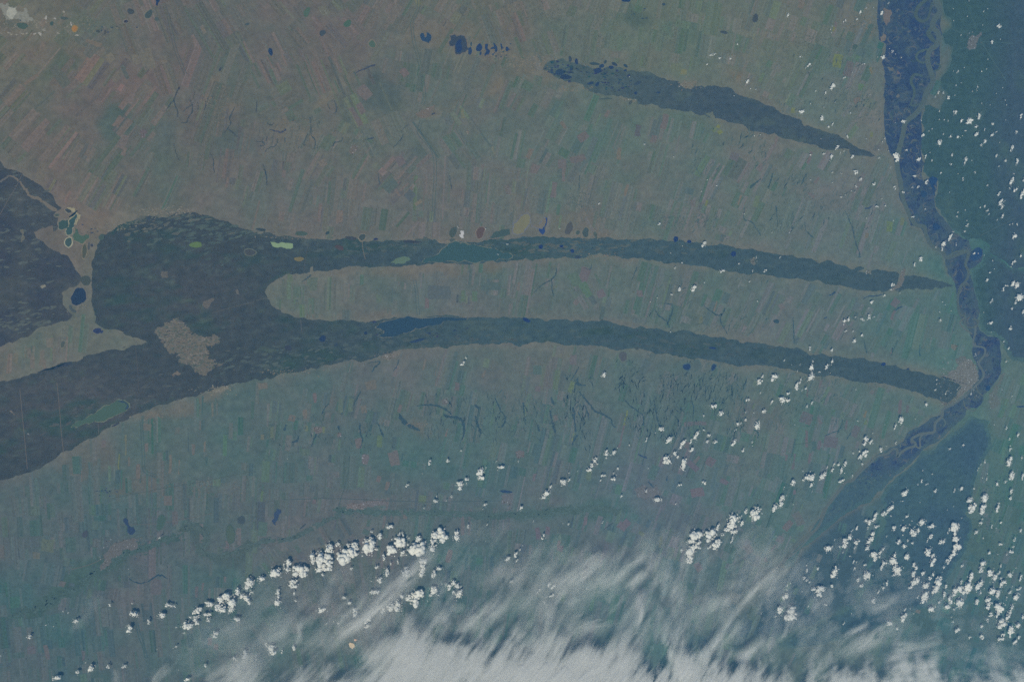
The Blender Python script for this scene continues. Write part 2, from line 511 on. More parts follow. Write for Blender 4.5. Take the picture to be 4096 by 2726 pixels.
# soft patches of other ground: outline, colour, strength
SAND, BROWN, GREEN, DARK = (112, 112, 108), (104, 101, 103), (78, 102, 100), (74, 92, 100)
PATCHES = [
    (T('00', [(0, 20), (120, 10), (290, 100), (420, 170), (520, 250), (700, 300), (560, 330), (300, 310), (0, 300)]), (112, 112, 108), .6),
    (T('00', [(0, 130), (120, 180), (330, 180), (300, 260), (100, 260), (0, 230)]), (76, 92, 94), .7),
    (T('00', [(560, 420), (830, 480), (700, 620), (420, 760), (400, 640)]), (84, 100, 97), .8),
    (T('00', [(950, 940), (1150, 960), (1250, 1080), (1050, 1300), (900, 1230), (860, 1120)]), (80, 98, 100), .9),
    (T('00', [(1380, 1070), (1560, 1080), (1560, 1340), (1370, 1350)]), (84, 98, 102), .7),
    (T('00', [(1930, 1190), (2294, 1230), (2294, 1420), (1900, 1390)]), (84, 99, 103), .7),
    (T('00', [(1960, 640), (2010, 660), (1900, 900), (1830, 1050), (1800, 1020), (1880, 830)]), (112, 108, 103), .7),
    (T('00', [(2294, 720), (2200, 800), (2150, 960), (2000, 1080), (1900, 1100), (2000, 960), (2150, 840)]), (110, 107, 103), .6),
    (T('01', [(1000, 640), (1150, 600), (1230, 660), (1300, 800), (1260, 960), (1100, 990), (950, 1000), (920, 900), (1050, 860), (960, 740)]), (80, 96, 101), .9),
    (T('01', [(760, 900), (930, 870), (1000, 1100), (820, 1130)]), (82, 98, 100), .5),
    (T('01', [(870, 640), (880, 680), (700, 870), (560, 980), (420, 1060), (470, 960), (640, 850), (780, 700)]), (110, 108, 103), .7),
    (T('01', [(350, 1020), (620, 1120), (560, 1300), (300, 1330), (100, 1200), (150, 1080)]), (106, 105, 103), .6),
    (T('01', [(1480, 1020), (1620, 1030), (1900, 930), (2080, 870), (2230, 690), (2180, 690), (2060, 830), (1880, 900), (1640, 990)]), (112, 108, 103), .75),
    (T('01', [(1100, 620), (1300, 700), (1230, 760), (1120, 700)]), (108, 103, 104), .5),
    (T('01', [(1400, 1260), (1560, 1310), (1600, 1420), (1500, 1480), (1360, 1400)]), (80, 97, 101), .8),
    (T('01', [(1400, 230), (1300, 330), (1280, 430), (1380, 420), (1460, 380), (1900, 500), (2294, 560), (2294, 470), (1850, 180), (1600, 200)]), (108, 107, 104), .5),
    (T('02', [(0, 430), (300, 470), (340, 600), (420, 700), (620, 770), (560, 820), (300, 780), (0, 700)]), (106, 107, 105), .6),
    (T('02', [(1750, 60), (1800, 60), (1810, 250), (1790, 340), (1760, 250)]), (116, 114, 108), .8),
    (T('02', [(1260, 140), (1320, 180), (1310, 300), (1240, 300)]), (118, 116, 108), .7),
    (T('02', [(1870, 560), (2080, 660), (2130, 700), (1980, 690), (1900, 640)]), (114, 111, 106), .8),
    (T('02', [(1390, 560), (1540, 560), (1520, 690), (1390, 650)]), (98, 112, 106), .7),
    (T('02', [(970, 40), (1150, 90), (1290, 190), (1290, 230), (1200, 220), (1160, 270), (1100, 250), (1000, 180)]), (78, 98, 100), .9),
    (T('02', [(1050, 480), (1190, 470), (1180, 570), (1060, 560)]), (80, 100, 101), .8),
    (T('02', [(1540, 740), (1640, 740), (1660, 780), (1580, 800)]), (112, 112, 110), .7),
    (T('02', [(1180, 1100), (1500, 1180), (1780, 1130), (1820, 1060), (1700, 1030), (1500, 1060)]), (96, 108, 108), .4),
    (T('03', [(660, 0), (980, 0), (980, 350), (880, 380), (680, 330), (640, 180)]), (106, 111, 111), .7),
    (T('03', [(940, 380), (1060, 420), (1050, 640), (940, 700), (1030, 1000), (980, 1400), (1130, 1450), (1130, 1568), (900, 1568), (880, 1000), (900, 560)]), (104, 110, 113), .5),
    (T('03', [(1540, 170), (1640, 190), (1640, 260), (1560, 290)]), (102, 112, 112), .9),
    (T('03', [(1590, 400), (1660, 420), (1640, 520), (1550, 690), (1520, 780), (1600, 870), (1530, 1010), (1410, 940), (1480, 760), (1500, 640), (1550, 500)]), (92, 106, 112), .9),
    (T('03', [(1500, 0), (1560, 20), (1590, 140), (1560, 130)]), (104, 110, 112), .8),
    (T('10', [(550, 350), (720, 370), (720, 560), (790, 640), (800, 960), (720, 940), (600, 770), (450, 650), (520, 560), (520, 430)]), (102, 103, 104), .8),
    (T('10', [(300, 570), (470, 505), (480, 570), (445, 610), (560, 760)]), (94, 96, 101), .9),
    (T('10', [(700, 350), (1000, 440), (1400, 330), (1650, 320), (1700, 380), (1400, 410), (1100, 500), (880, 580), (800, 560)]), (110, 109, 106), .6),
    (T('10', [(555, 1100), (640, 1060), (770, 1040), (800, 1100), (770, 1300), (640, 1290)]), (92, 100, 102), .9),
    (T('10', [(840, 1250), (1010, 1440), (930, 1430), (850, 1370)]), (72, 98, 98), .9),
    (T('10', [(200, 1510), (340, 1430), (600, 1370), (660, 1300), (830, 1300), (860, 1440), (1300, 1550), (900, 1560), (500, 1568)]), (98, 104, 104), .5),
    (T('11', [(0, 520), (450, 590), (1000, 620), (1700, 660), (2294, 630), (2294, 540), (1700, 500), (900, 540), (300, 500)]), (102, 103, 105), .45),
    (T('11', [(480, 930), (900, 890), (1500, 880), (2200, 850), (2200, 880), (1500, 930), (900, 940), (500, 990)]), (108, 107, 105), .7),
    (T('11', [(330, 1290), (700, 1320), (950, 1330), (1300, 1300), (1000, 1370), (600, 1350), (400, 1335)]), (108, 107, 107), .7),
    (T('12', [(0, 250), (180, 330), (350, 400), (800, 450), (860, 610), (600, 620), (0, 610)]), (104, 106, 106), .5),
    (T('12', [(540, 600), (680, 600), (860, 580), (840, 615), (700, 630)]), (118, 114, 110), .6),
    (T('12', [(1040, 630), (1170, 640), (1150, 670)]), (112, 108, 108), .6),
    (T('20', [(1180, 690), (1350, 640), (1600, 560), (2000, 430), (2200, 400), (2200, 440), (1900, 560), (1500, 690), (1280, 730)]), (104, 105, 105), .7),
    (T('20', [(500, 1090), (700, 950), (1040, 1010), (1040, 1180), (900, 1200), (700, 1280), (500, 1200)]), (98, 101, 103), .5),
    (T('20', [(880, 1330), (1200, 1260), (1480, 1280), (1460, 1390), (1000, 1440)]), (98, 100, 103), .6),
    (T('21', [(600, 500), (680, 480), (690, 640), (620, 640)]), (98, 101, 106), .7),
    (T('21', [(1300, 680), (1450, 740), (1640, 850), (1400, 800)]), (104, 107, 108), .6),
    (T('21', [(1150, 120), (1260, 110), (1340, 170), (1200, 200)]), (108, 107, 108), .7),
    (T('22', [(260, 300), (500, 100), (520, 110), (280, 320)]), (104, 110, 108), .6),
    (T('22', [(580, 300), (900, 180), (900, 200), (600, 330)]), (106, 108, 108), .5),
    (T('23', [(1270, 850), (1900, 830), (1990, 760), (1830, 690), (1740, 800), (1660, 920), (1420, 1000)]), (82, 106, 110), .7),
    (T('23', [(1990, 310), (2100, 290), (2200, 400), (2294, 640), (2294, 900), (2050, 900), (1930, 640)]), (88, 108, 114), .6),
    (T('30', [(100, 980), (420, 800), (640, 560), (930, 440), (1100, 360), (1400, 320), (1400, 380), (1150, 400), (1000, 560), (760, 700), (460, 900)]), (68, 96, 100), .75),
    (T('30', [(1640, 180), (1780, 150), (1880, 290), (1880, 430), (1790, 430), (1740, 280)]), (74, 94, 101), .8),
    (T('30', [(1900, 440), (2294, 340), (2294, 420), (1930, 490)]), (74, 94, 101), .8),
    (T('31', [(720, 20), (1100, 40), (2294, 60), (2294, 120), (1500, 90), (700, 60)]), (72, 98, 104), .6),
    (T('32', [(0, 40), (500, 0), (1050, 10), (1000, 60), (500, 80), (0, 110)]), (72, 102, 107), .7),
    (T('32', [(1530, 0), (1640, 20), (1610, 70), (1560, 60)]), (72, 100, 104), .6),
    (T('32', [(2160, 240), (2294, 180), (2294, 400), (2190, 380)]), (72, 104, 108), .8),
]
PATCHES += [
    (T('33', [(600, -60), (900, -80), (1000, 300), (900, 700), (560, 1000), (200, 1130), (-300, 1150), (-60, 800), (180, 560), (300, 400), (470, 150)]), (66, 94, 111), .95),
    (T('23', [(900, 1500), (1100, 1320), (1300, 1150), (1400, 1020), (1560, 940), (1760, 800), (1800, 760), (1740, 900), (1500, 1020), (1340, 1100), (1100, 1330), (960, 1568)]), (68, 96, 111), .8),
    (T('33', [(1500, 900), (2400, 900), (2400, 1300), (1300, 1200), (1000, 1080)]), (74, 102, 112), .7),
    (T('33', [(1780, 100), (2400, 0), (2400, 900), (1500, 900), (1750, 500)]), (76, 105, 111), .6),
]
# mask of everything that is not plain
_rng = np.arange(MH)[:, None], np.arange(MW)[None, :]
GY, GX = np.mgrid[0:MH, 0:MW]
GX = MX0 + MS * (GX + 0.5)
GY = MY0 + MS * (GY + 0.5)
LANDM = base_srgb(GX, GY)
n1, n2, n3 = fbm(GX / 300, GY / 300, 3), fbm(GX / 70, GY / 70, 5, 5, .6), fbm(GX / 26, GY / 26, 9, 4, .65)
n4 = fbm(GX / 130, GY / 110, 13, 3, .6)
LANDM[..., 0] += 8 * n1 + 8 * n4 + 6 * n2 + 7 * n3
LANDM[..., 1] += 0 * n1 - 1 * n4 + 5 * n2 + 6 * n3
LANDM[..., 2] += 0 * n1 + 1 * n4 + 4 * n2 + 5 * n3
for pl, c, s in PATCHES:
    m = blur(raster(rough(pl, .15, 3, cap=20)), 3) * s
    LANDM += m[..., None] * (np.array(c, float) + np.stack([5 * n2 + 5 * n3] * 3, -1) - LANDM)
edge = np.clip(blur(K_FOREST, 6) * 2.2, 0, 1) * (0.45 + 0.5 * n2)
LANDM += np.clip(edge, 0, 1)[..., None] * (np.array((110, 111, 110.)) - LANDM) * 0.75
edge = np.clip(blur(K_FLOOD, 3) * 2.2, 0, 1)
LANDM += np.clip(edge * .6, 0, 1)[..., None] * (np.array((100, 109, 114.)) - LANDM) * (GX < 3800)[..., None]

# ------------------------------------------------------------------ ground sheet and air
xs = np.concatenate([[-2600, -1200, -500], np.arange(-200, 640, 0.9), [900, 1500, 2600]])
ys = np.concatenate([[-2600, -1200, -600], np.arange(-330, 320, 0.9), [600, 1200, 2600]])
gx, gy = np.meshgrid(xs, ys)
V = np.stack([gx.ravel(), gy.ravel(), np.zeros(gx.size)], 1)
qx, qy = W2P(V[:, 0], V[:, 1])
inn = (qx > MX0) & (qx < MX0 + MS * MW) & (qy > MY0) & (qy < MY0 + MS * MH)
srgb = base_srgb(np.clip(qx, -200, 4300), np.clip(qy, -200, 2930)) + fbm(V[:, 0] / 9, V[:, 1] / 9, 21)[:, None] * 5
srgb[inn] = at(LANDM, qx[inn], qy[inn])
nx, ny = len(xs), len(ys)
ii = (np.arange(ny - 1)[:, None] * nx + np.arange(nx - 1)[None, :]).ravel()
GROUND = mesh_obj('steppe_ground', V, np.stack([ii, ii + 1, ii + nx + 1, ii + nx], 1), alb(srgb, qx, qy), M_LAND)
tag(GROUND, 'hazy brown and green steppe plain covered with a patchwork of fields', 'plain', kind='structure')

hm = bpy.data.materials.new('haze_air')
hm.use_nodes = True
hm.node_tree.nodes.clear()
_o = hm.node_tree.nodes.new('ShaderNodeOutputMaterial')
_v = hm.node_tree.nodes.new('ShaderNodeVolumePrincipled')
_v.inputs['Color'].default_value = (.165, .47, .9, 1)
_v.inputs['Density'].default_value = 0.00049
_v.inputs['Anisotropy'].default_value = -0.2
hm.node_tree.links.new(_v.outputs[0], _o.inputs['Volume'])
HV = np.array([(x, y, z) for x in (-2700, 2700) for y in (-2700, 2700) for z in (-1.5, CAM_H + 2)], float)
hz = mesh_obj('haze', HV, [(0, 1, 3, 2), (4, 6, 7, 5), (0, 4, 5, 1), (2, 3, 7, 6), (0, 2, 6, 4), (1, 5, 7, 3)], None, hm)
tag(hz, 'thin blue haze of air over the whole plain', 'haze', kind='stuff')


# ------------------------------------------------------------------ forests
def canopy(name, poly, z, colf, mat, label, cat='forest', step=9, amp=.085, cap=5.5, soft=0):
    """a wood: outline with ragged edge, gridded crown top 20 m high, colours from colf(px,py)"""
    pl = rough(poly, amp, 4, cap=cap)
    m = raster(pl)
    if soft:
        inner, hard = blur(m, 7), colf

        def colf(x, y):      # thinner wood with meadow showing through near the edge
            k = np.clip((at(inner, x, y) - .34) * 3.0 + .7 * fbm(x / 34, y / 34, 90, 4, .6), 0, 1)
            if soft == 2:
                k = 1 - (1 - k) * np.clip((y - 1600) / 250, 0, 1)
            return mixc(base_srgb(x, y) - A_(6, 3, 1), hard(x, y), k)
    p = np.array(pl)
    mb = MB()
    # rim: outline as one face, a little lower than the crown cells
    V = P(p[:, 0], p[:, 1], np.full(len(p), z))
    lo = V.copy()
    lo[:, 2] = 0.0005
    n = len(p)
    area = (p[:, 0] * np.roll(p[:, 1], -1) - np.roll(p[:, 0], -1) * p[:, 1]).sum()
    top = list(range(n)) if area < 0 else list(range(n - 1, -1, -1))
    sides = [[i, (i + 1) % n, n + (i + 1) % n, n + i] if area < 0 else [(i + 1) % n, i, n + i, n + (i + 1) % n] for i in range(n)]
    cx, cy = p.mean(0)
    rim = alb(colf(p[:, 0], p[:, 1]), p[:, 0], p[:, 1])
    o = mesh_obj(name, np.concatenate([V, lo]), [top] + sides, np.concatenate([rim, rim]), mat)
    # crown cells
    X = np.arange(p[:, 0].min(), p[:, 0].max(), step)
    Y = np.arange(p[:, 1].min(), p[:, 1].max(), step)
    X = X[(X > -740) & (X < 4700)]
    Y = Y[(Y > -420) & (Y < 2860)]
    U, Wy = np.meshgrid(X, Y)
    ins = at(blur(m, 1), U, Wy) > 0.97
    zz = z + 0.004 + 0.012 * vnoise(U / 14, Wy / 14, 4)
    Vg = P(U.ravel(), Wy.ravel(), zz.ravel())
    k = ins[:-1, :-1] & ins[1:, :-1] & ins[:-1, 1:] & ins[1:, 1:]
    jj, kk = np.nonzero(k)
    a = jj * len(X) + kk
    F = np.stack([a + len(X), a + len(X) + 1, a + 1, a], 1)
    u, inv = np.unique(F, return_inverse=True)
    c = alb(colf(U.ravel()[u], Wy.ravel()[u]), U.ravel()[u], Wy.ravel()[u])
    t = mesh_obj('crown', Vg[u], inv.reshape(-1, 4), c, mat, o, True)
    t['kind'] = 'stuff'
    tag(o, label, cat, kind='stuff')
    return o, m


def mixc(a, b, t):
    t = np.clip(t, 0, 1)[..., None]
    return a * (1 - t) + b * t


A_ = lambda *c: np.array(c, float)


def col_left(x, y):
    s = fbm(x / 160, (y + 0.15 * x) / 60, 31, 4, .6)
    f = fbm(x / 30, (y + .1 * x) / 11, 35, 3, .6)
    brown = np.exp(-(((x - 250) / 420) ** 2 + ((y - 1640) / 170) ** 2)) + .8 * np.exp(-(((x - 780) / 260) ** 2 + ((y - 1180) / 170) ** 2)) + .5 * np.exp(-(((x - 330) / 300) ** 2 + ((y - 1550) / 120) ** 2))
    blue = np.clip((x - 900) / 1100, 0, 1)
    c = mixc(A_(63, 79, 92), A_(65, 90, 103), blue)
    c = mixc(c, A_(77, 86, 97), np.clip(brown * (.65 + .8 * s), 0, .9))
    c = mixc(c, A_(56, 83, 91), np.clip(s * 1.6 - .1, 0, .9))
    c = mixc(c, A_(76, 96, 98), np.clip(fbm(x / 75, y / 40, 36, 4, .65) * 1.9 - .55, 0, .7))
    c = mixc(c, A_(78, 94, 99), np.clip(f * 1.6 - .55, 0, .8))
    pt = fbm(x / 210, y / 45, 38, 4, .6)
    c = mixc(c, A_(80, 99, 103), np.clip(pt * 1.7 - .35, 0, .6) * np.clip((x - 1000) / 500, 0, 1))
    far = np.clip((x - 2100) / 1500, 0, 1)
    c = mixc(c, A_(65, 90, 106), far * .8)
    return c + 3 * f[..., None]


def col_a(x, y):
    f = fbm(x / 36, y / 14, 45, 3, .6)
    c = mixc(A_(62, 76, 93), A_(72, 84, 94), .5 + fbm(x / 90, y / 60, 41, 3))
    return mixc(c, A_(92, 100, 104), np.clip(f * 1.9 - .85, 0, .8)) + 3 * f[..., None]


def col_c(x, y):
    f = fbm(x / 30, y / 14, 55, 3, .6)
    c = mixc(A_(74, 94, 103), A_(66, 87, 103), np.clip((x - 2350) / 500, 0, 1))
    return mixc(c, A_(80, 100, 104), np.clip(fbm(x / 70, y / 40, 57) * 1.2, 0, .6)) + 3 * f[..., None]


def col_t(x, y):
    s, f = fbm(x / 130, y / 170, 61, 4, .6), fbm(x / 25, y / 25, 65, 3, .6)
    c = mixc(A_(61, 92, 105), A_(64, 90, 110), np.clip((x - 3900) / 150, 0, 1) + s * .5)
    c = mixc(c, A_(72, 101, 108), np.clip(s * 1.6 - .25, 0, .8))
    return c + 3.0 * f[..., None]


def col_s(x, y):
    s, f = fbm(x / 150, y / 150, 71, 4, .6), fbm(x / 25, y / 25, 75, 3, .6)
    c = mixc(A_(62, 92, 113), A_(66, 97, 112), .5 + s)
    c = mixc(c, A_(74, 103, 110), np.clip((3600 - x) / 300, 0, 1) * .3)
    return c + 2.5 * f[..., None]


FA, _ = canopy('pine_forest', FOREST_A, 0.02, col_a, M_WOOD, 'dark pine forest cut by a pale stream valley beside the chain of salt lakes')
FB, _ = canopy('pine_forest', FOREST_B, 0.02, col_left, M_WOOD, 'huge dark pine forest forking into two long ribbons around the steppe tongue', step=7)
FC, _ = canopy('pine_forest', FOREST_C, 0.02, col_c, M_WOOD, 'upper dark forest ribbon with marsh pools at its wide end and a pointed tip', step=7)
TN, _ = canopy('taiga', TAIGA_N, 0.021, col_t, M_WOOD, 'large blue green taiga with small town clearing beside the wide upper floodplain', step=8, amp=.09, cap=6)
TE, _ = canopy('taiga', TAIGA_E, 0.022, col_t, M_WOOD, 'blue green wood hugging the outer side of the river bends', step=8, amp=.08, cap=5, soft=1)
TS, _ = canopy('taiga', TAIGA_S, 0.021, col_s, M_WOOD, 'smooth dark blue green forest below the river, dotted with small clouds', step=7, amp=.07, cap=5, soft=1)

# clearings and lighter grass in the left woods
mb = MB()
rr = random.Random(5)
for (cx, cy, rx, ry, n, c, ang) in ((130, 900, 230, 260, 160, (92, 100, 104), -8), (800, 900, 300, 110, 190, (82, 100, 102), -12), (1500, 960, 420, 60, 110, (82, 98, 103), 4),
                                    (640, 880, 200, 60, 70, (104, 107, 104), -14), (900, 860, 120, 30, 40, (98, 105, 104), -10), (1150, 1460, 300, 60, 110, (84, 100, 104), -12), (1700, 1370, 380, 50, 120, (78, 97, 105), -6),
                                    (2500, 1000, 450, 55, 60, (80, 100, 108), 4), (2700, 1390, 400, 40, 60, (76, 97, 108), 6), (420, 1600, 350, 150, 90, (86, 92, 99), -20), (100, 1280, 140, 60, 60, (96, 104, 104), -10), (2250, 985, 240, 25, 60, (96, 106, 107), -4)):
    for i in range(n):
        x, y = cx + rr.gauss(0, .55) * rx, cy + rr.gauss(0, .55) * ry
        if -50 < x < 4200 and at(K_FOREST, x, y):
            l = rr.uniform(4, 17)
            j = rr.uniform(-6, 6)
            mb.poly(blob(x, y, l, l * rr.uniform(.2, .45), ang + rr.uniform(-14, 14), 9, .25, i), 0.042 + i * 2e-5, A_(c[0] + j, c[1] + j, c[2] + j * .6) * .55 + A_(68, 86, 97) * .45)
o = mb.build('clearing', M_LAND, FB)
o['kind'] = 'stuff'

# sand scar and other bare openings in the massif
M_SAND = land_material('bare_sand', .3, 1.2)


def patch_thing(name, poly, col, label, cat, z=0.05, mat=None, amp=.16, n=3, cap=8, group=None, kind='structure'):
    mb = MB()
    mb.poly(rough(poly, amp, n, cap=cap), z, col)
    o = mb.build(name, mat or M_SAND)
    return tag(o, label, cat, group, kind)


scar = patch_thing('sand_scar', T('10', [(1400, 1450), (1480, 1375), (1600, 1325), (1650, 1390), (1700, 1460), (1850, 1510), (1960, 1510), (1965, 1560)]) + T('20', [
    (1940, 45), (1840, 60), (1870, 130), (1860, 190), (1990, 235), (1900, 275), (1780, 318), (1740, 290), (1700, 240), (1600, 210), (1580, 130), (1470, 80), (1430, 10)]),
    (98, 102, 103), 'ragged pale burnt scar with tangled sandy streaks inside the dark forest', 'clearing', amp=.24, n=4, cap=12)
mb = MB()
K_SCAR = raster(T('10', [(1400, 1450), (1480, 1375), (1600, 1325), (1650, 1390), (1700, 1460), (1850, 1510), (1960, 1510), (1965, 1560)]) + T('20', [
    (1940, 45), (1840, 60), (1870, 130), (1860, 190), (1990, 235), (1900, 275), (1780, 318), (1740, 290), (1700, 240), (1600, 210), (1580, 130), (1470, 80), (1430, 10)]))
for i in range(1100):
    x, y = rr.uniform(620, 900), rr.uniform(1260, 1500)
    if at(K_SCAR, x, y):
        if i % 5 < 3:
            q = spline([(x + rr.uniform(-11, 11), y + rr.uniform(-5, 5)) for _ in range(4)], 4)
            mb.strip(q, np.array([.4, .8, 1, 1.2, 1, .9, 1.1, 1, .8, .6, .5, .4, .3])[:len(q)] * rr.uniform(1.4, 3), 0.0515 + (i % 40) * 2e-4, A_(110, 110, 109) + rr.uniform(-8, 9))
        else:
            mb.poly(blob(x, y, rr.uniform(3, 8), rr.uniform(1.5, 4), rr.uniform(-20, 20), 9, .3, i), 0.0515 + (i % 40) * 2e-4, A_(84, 97, 100) + rr.uniform(-6, 6))
o = mb.build('sand_streak', M_SAND, scar)
o['kind'] = 'stuff'
for pl, c, lab in ((T('10', [(1440, 925), (1500, 915), (1508, 970), (1450, 980)]), (92, 97, 101), 'small square pale clearing in the middle of the dark forest'),
                   (T('10', [(1820, 1190), (1880, 1165), (1925, 1170), (1880, 1220), (1860, 1255), (1830, 1240)]), (94, 98, 102), 'hooked pale clearing at the right side of the dark forest'),
                   (T('20', [(1500, 360), (1585, 298), (1620, 318), (1560, 350)]), (104, 104, 104), 'bright slanted clearing just below the ragged burnt scar'),
                   (T('10', [(185, 540), (215, 545), (220, 630), (190, 660)]), (96, 102, 103), 'upright pale clearing in the forest left of the salt lakes'),
                   (T('20', [(85, 655), (110, 660), (133, 690), (120, 690)]), (108, 108, 108), 'short pale slash beside the first firebreak line'),
                   (T('10', [(355, 1055), (400, 1035), (415, 1055), (375, 1075)]), (122, 124, 118), 'tiny bright clearing left of the round deep blue lake'),
                   (T('10', [(2105, 1085), (2140, 1095), (2150, 1130), (2120, 1120)]), (94, 99, 103), 'little pale opening near the right end of the dark forest')):
    patch_thing('clearing', pl, c, lab, 'clearing', group='clearings in the dark forest')

# pale stream valley across the left wood, firebreak lines, roads
M_ROAD = land_material('pale_track', .15, 1.5)


def line_thing(name, pts, w, col, label, cat, z=0.06, k=4, jit=0, group=None, mat=None, kind='structure'):
    q = spline(pts, k)
    if jit:
        r2 = random.Random(int(pts[0][0]))
        q = q + np.array([[r2.gauss(0, jit), r2.gauss(0, jit)] for _ in q])
    ww = w if np.isscalar(w) else np.interp(np.linspace(0, 1, len(q)), np.linspace(0, 1, len(w)), w)
    mb = MB()
    mb.strip(q, ww, z, col)
    return tag(mb.build(name, mat or M_ROAD), label, cat, group, kind)


line_thing('stream_valley', T('10', [(85, 65), (150, 90), (175, 125), (235, 190), (260, 240), (330, 265), (395, 300), (430, 330), (495, 380)]), [5, 8, 6, 11, 8, 13, 9, 15, 17],
           (106, 106, 105), 'pale dry stream valley crossing the upper left wood', 'valley', jit=2.2)
line_thing('stream_valley', T('10', [(85, 65), (40, 95), (-20, 125)]), [6, 8, 10], (94, 99, 104), 'short pale branch valley running off the left edge', 'valley', jit=2)
for pts, w, c, lab in ((T('10', [(200, 45), (150, 150), (60, 300), (0, 410)]), 2.2, (96, 99, 104), 'straight pale track slanting through the upper left wood'),
                       (T('20', [(178, 460), (200, 700), (225, 950), (245, 1175)]), 2.4, (98, 100, 104), 'left of two straight pale firebreaks in the lower left wood'),
                       (T('20', [(510, 400), (535, 650), (545, 800), (570, 1035)]), 2.6, (97, 99, 103), 'right of two straight pale firebreaks in the lower left wood'),
                       (T('11', [(952, 655), (960, 730), (980, 810)]), 3, (98, 103, 105), 'short pale road crossing the middle ribbon to the steppe tongue'),
                       (T('11', [(470, 660), (440, 830), (425, 950)]), 1.6, (82, 92, 100), 'faint track crossing the middle ribbon beside the ochre pond'),
                       (T('10', [(1900, 1290), (2100, 1235), (2280, 1190)]), 1.8, (88, 95, 100), 'faint slanting track at the right side of the massif'),
                       (T('11', [(0, 1178), (60, 1165), (110, 1155)]), 1.8, (88, 96, 100), 'faint track reaching the blunt nose of the steppe tongue'),
                       (T('11', [(400, 1350), (405, 1410), (410, 1460)]), 1.8, (92, 98, 103), 'short upright track below the steppe tongue'),
                       (T('20', [(880, 770), (885, 865)]), 1.8, (94, 98, 103), 'short track below the long green lake'),
                       (T('20', [(1215, 90), (1235, 300), (1240, 470)]), 1.6, (86, 91, 99), 'faint upright track left of the burnt scar'),
                       (T('03', [(1760, 0), (1850, 210), (1870, 260)]), 1.6, (74, 104, 110), 'thin straight line through the taiga above the small town'),
                       (T('03', [(1900, 355), (2000, 520), (2130, 720)]), 2.2, (76, 104, 112), 'thin straight line through the taiga below the small town'),
                       (T('03', [(1920, 375), (2060, 380), (2190, 390)]), 1.6, (74, 104, 112), 'thin level line through the taiga right of the small town'),
                       (T('03', [(1640, 255), (1720, 290), (1800, 300)]), 1.8, (76, 104, 112), 'curved road from the sandy bank to the small town'),
                       (T('03', [(1660, 470), (1720, 440), (1790, 420)]), 1.8, (74, 104, 112), 'curved road below the small town to the sandy bank'),
                       (T('20', [(1000, 1440), (1400, 1360), (1800, 1290), (2200, 1210), (2294, 1200)]), 1.8, (80, 97, 102), 'long thin railway line across the lower left fields'),
                       (T('21', [(250, 1450), (700, 1440), (1200, 1460), (1600, 1470), (2200, 1460)]), 2.2, (76, 98, 108), 'dark thin shelter belt along the lower fields'),
                       (T('21', [(735, 1540), (760, 1440), (800, 1320), (830, 1180)]), 2.6, (74, 96, 105), 'dark upright shelter belt crossing the lower fields'),
                       (T('23', [(220, 960), (330, 945), (420, 925)]), 2.2, (74, 100, 107), 'short dark shelter belt in the fields above the river'),
                       (T('22', [(1285, 840), (1285, 1130)]), 1.8, (78, 100, 108), 'thin upright line among the lower middle fields'),
                       (T('30', [(1080, 160), (1400, 150), (1700, 100), (1900, 60)]), 1.8, (98, 104, 108), 'pale thin road above the grey lower left town'),
                       (T('30', [(640, 560), (820, 510), (1000, 420)]), 2.2, (98, 103, 107), 'pale road entering the grey lower left town'),
                       (T('13', [(1900, 600), (2060, 520), (2220, 440)]), 2.0, (76, 100, 110), 'faint slanting road between clouds on the far right')):
    line_thing('track', pts, w, c, lab, 'track', group='thin tracks and lines across the land')

# triple shelter belts (canal line) that wander down from the top
for pts, lab in ((T('00', [(1505, 130), (1530, 260), (1565, 420), (1600, 520), (1665, 670)]), 'left double dark shelter belt bending down from the top edge'),
                 (T('01', [(1460, 0), (1450, 90), (1400, 190), (1400, 260), (1415, 380), (1450, 500), (1480, 640), (1500, 760), (1510, 880), (1490, 940)]), 'long double dark shelter belt down to the crossroads village'),
                 (T('01', [(1480, 1080), (1460, 1190), (1530, 1280), (1590, 1370), (1605, 1460), (1605, 1568)]) + T('11', [(1605, 100), (1595, 250), (1590, 380), (1580, 460)]), 'long double dark shelter belt below the crossroads village'),
                 (T('20', [(1265, 735), (1275, 900), (1285, 1050), (1295, 1190), (1400, 1240)]), 'short double dark shelter belt in the striped lower left fields'),
                 (T('11', [(1420, 1000), (1440, 1100), (1445, 1200), (1455, 1310)]), 'double dark shelter belt across the steppe tongue'),
                 (T('30', [(1225, 1040), (1250, 1150), (1290, 1260), (1310, 1350)]), 'double dark shelter belt among the lower left clouds')):
    root = bpy.data.objects.new('shelter_belt', None)
    COL.objects.link(root)
    q = spline(pts, 6)
    root.location = P(q[0][0], q[0][1], 0.0)
    tag(root, lab, 'tree belt', 'double shelter belts of trees')
    d = np.gradient(q, axis=0)
    d /= np.hypot(d[:, 0], d[:, 1])[:, None]
    for s in (-5, 5):
        mb = MB()
        c = base_srgb(q[:, 0].mean(), q[:, 1].mean()) - A_(15, 6, 2)
        mb.strip(q + np.stack([-d[:, 1], d[:, 0]], 1) * s, 2.6, 0.035, c)
        r_ = mb.build('tree_row', M_LAND, root)
        r_.matrix_parent_inverse = Matrix.Translation(-root.location)

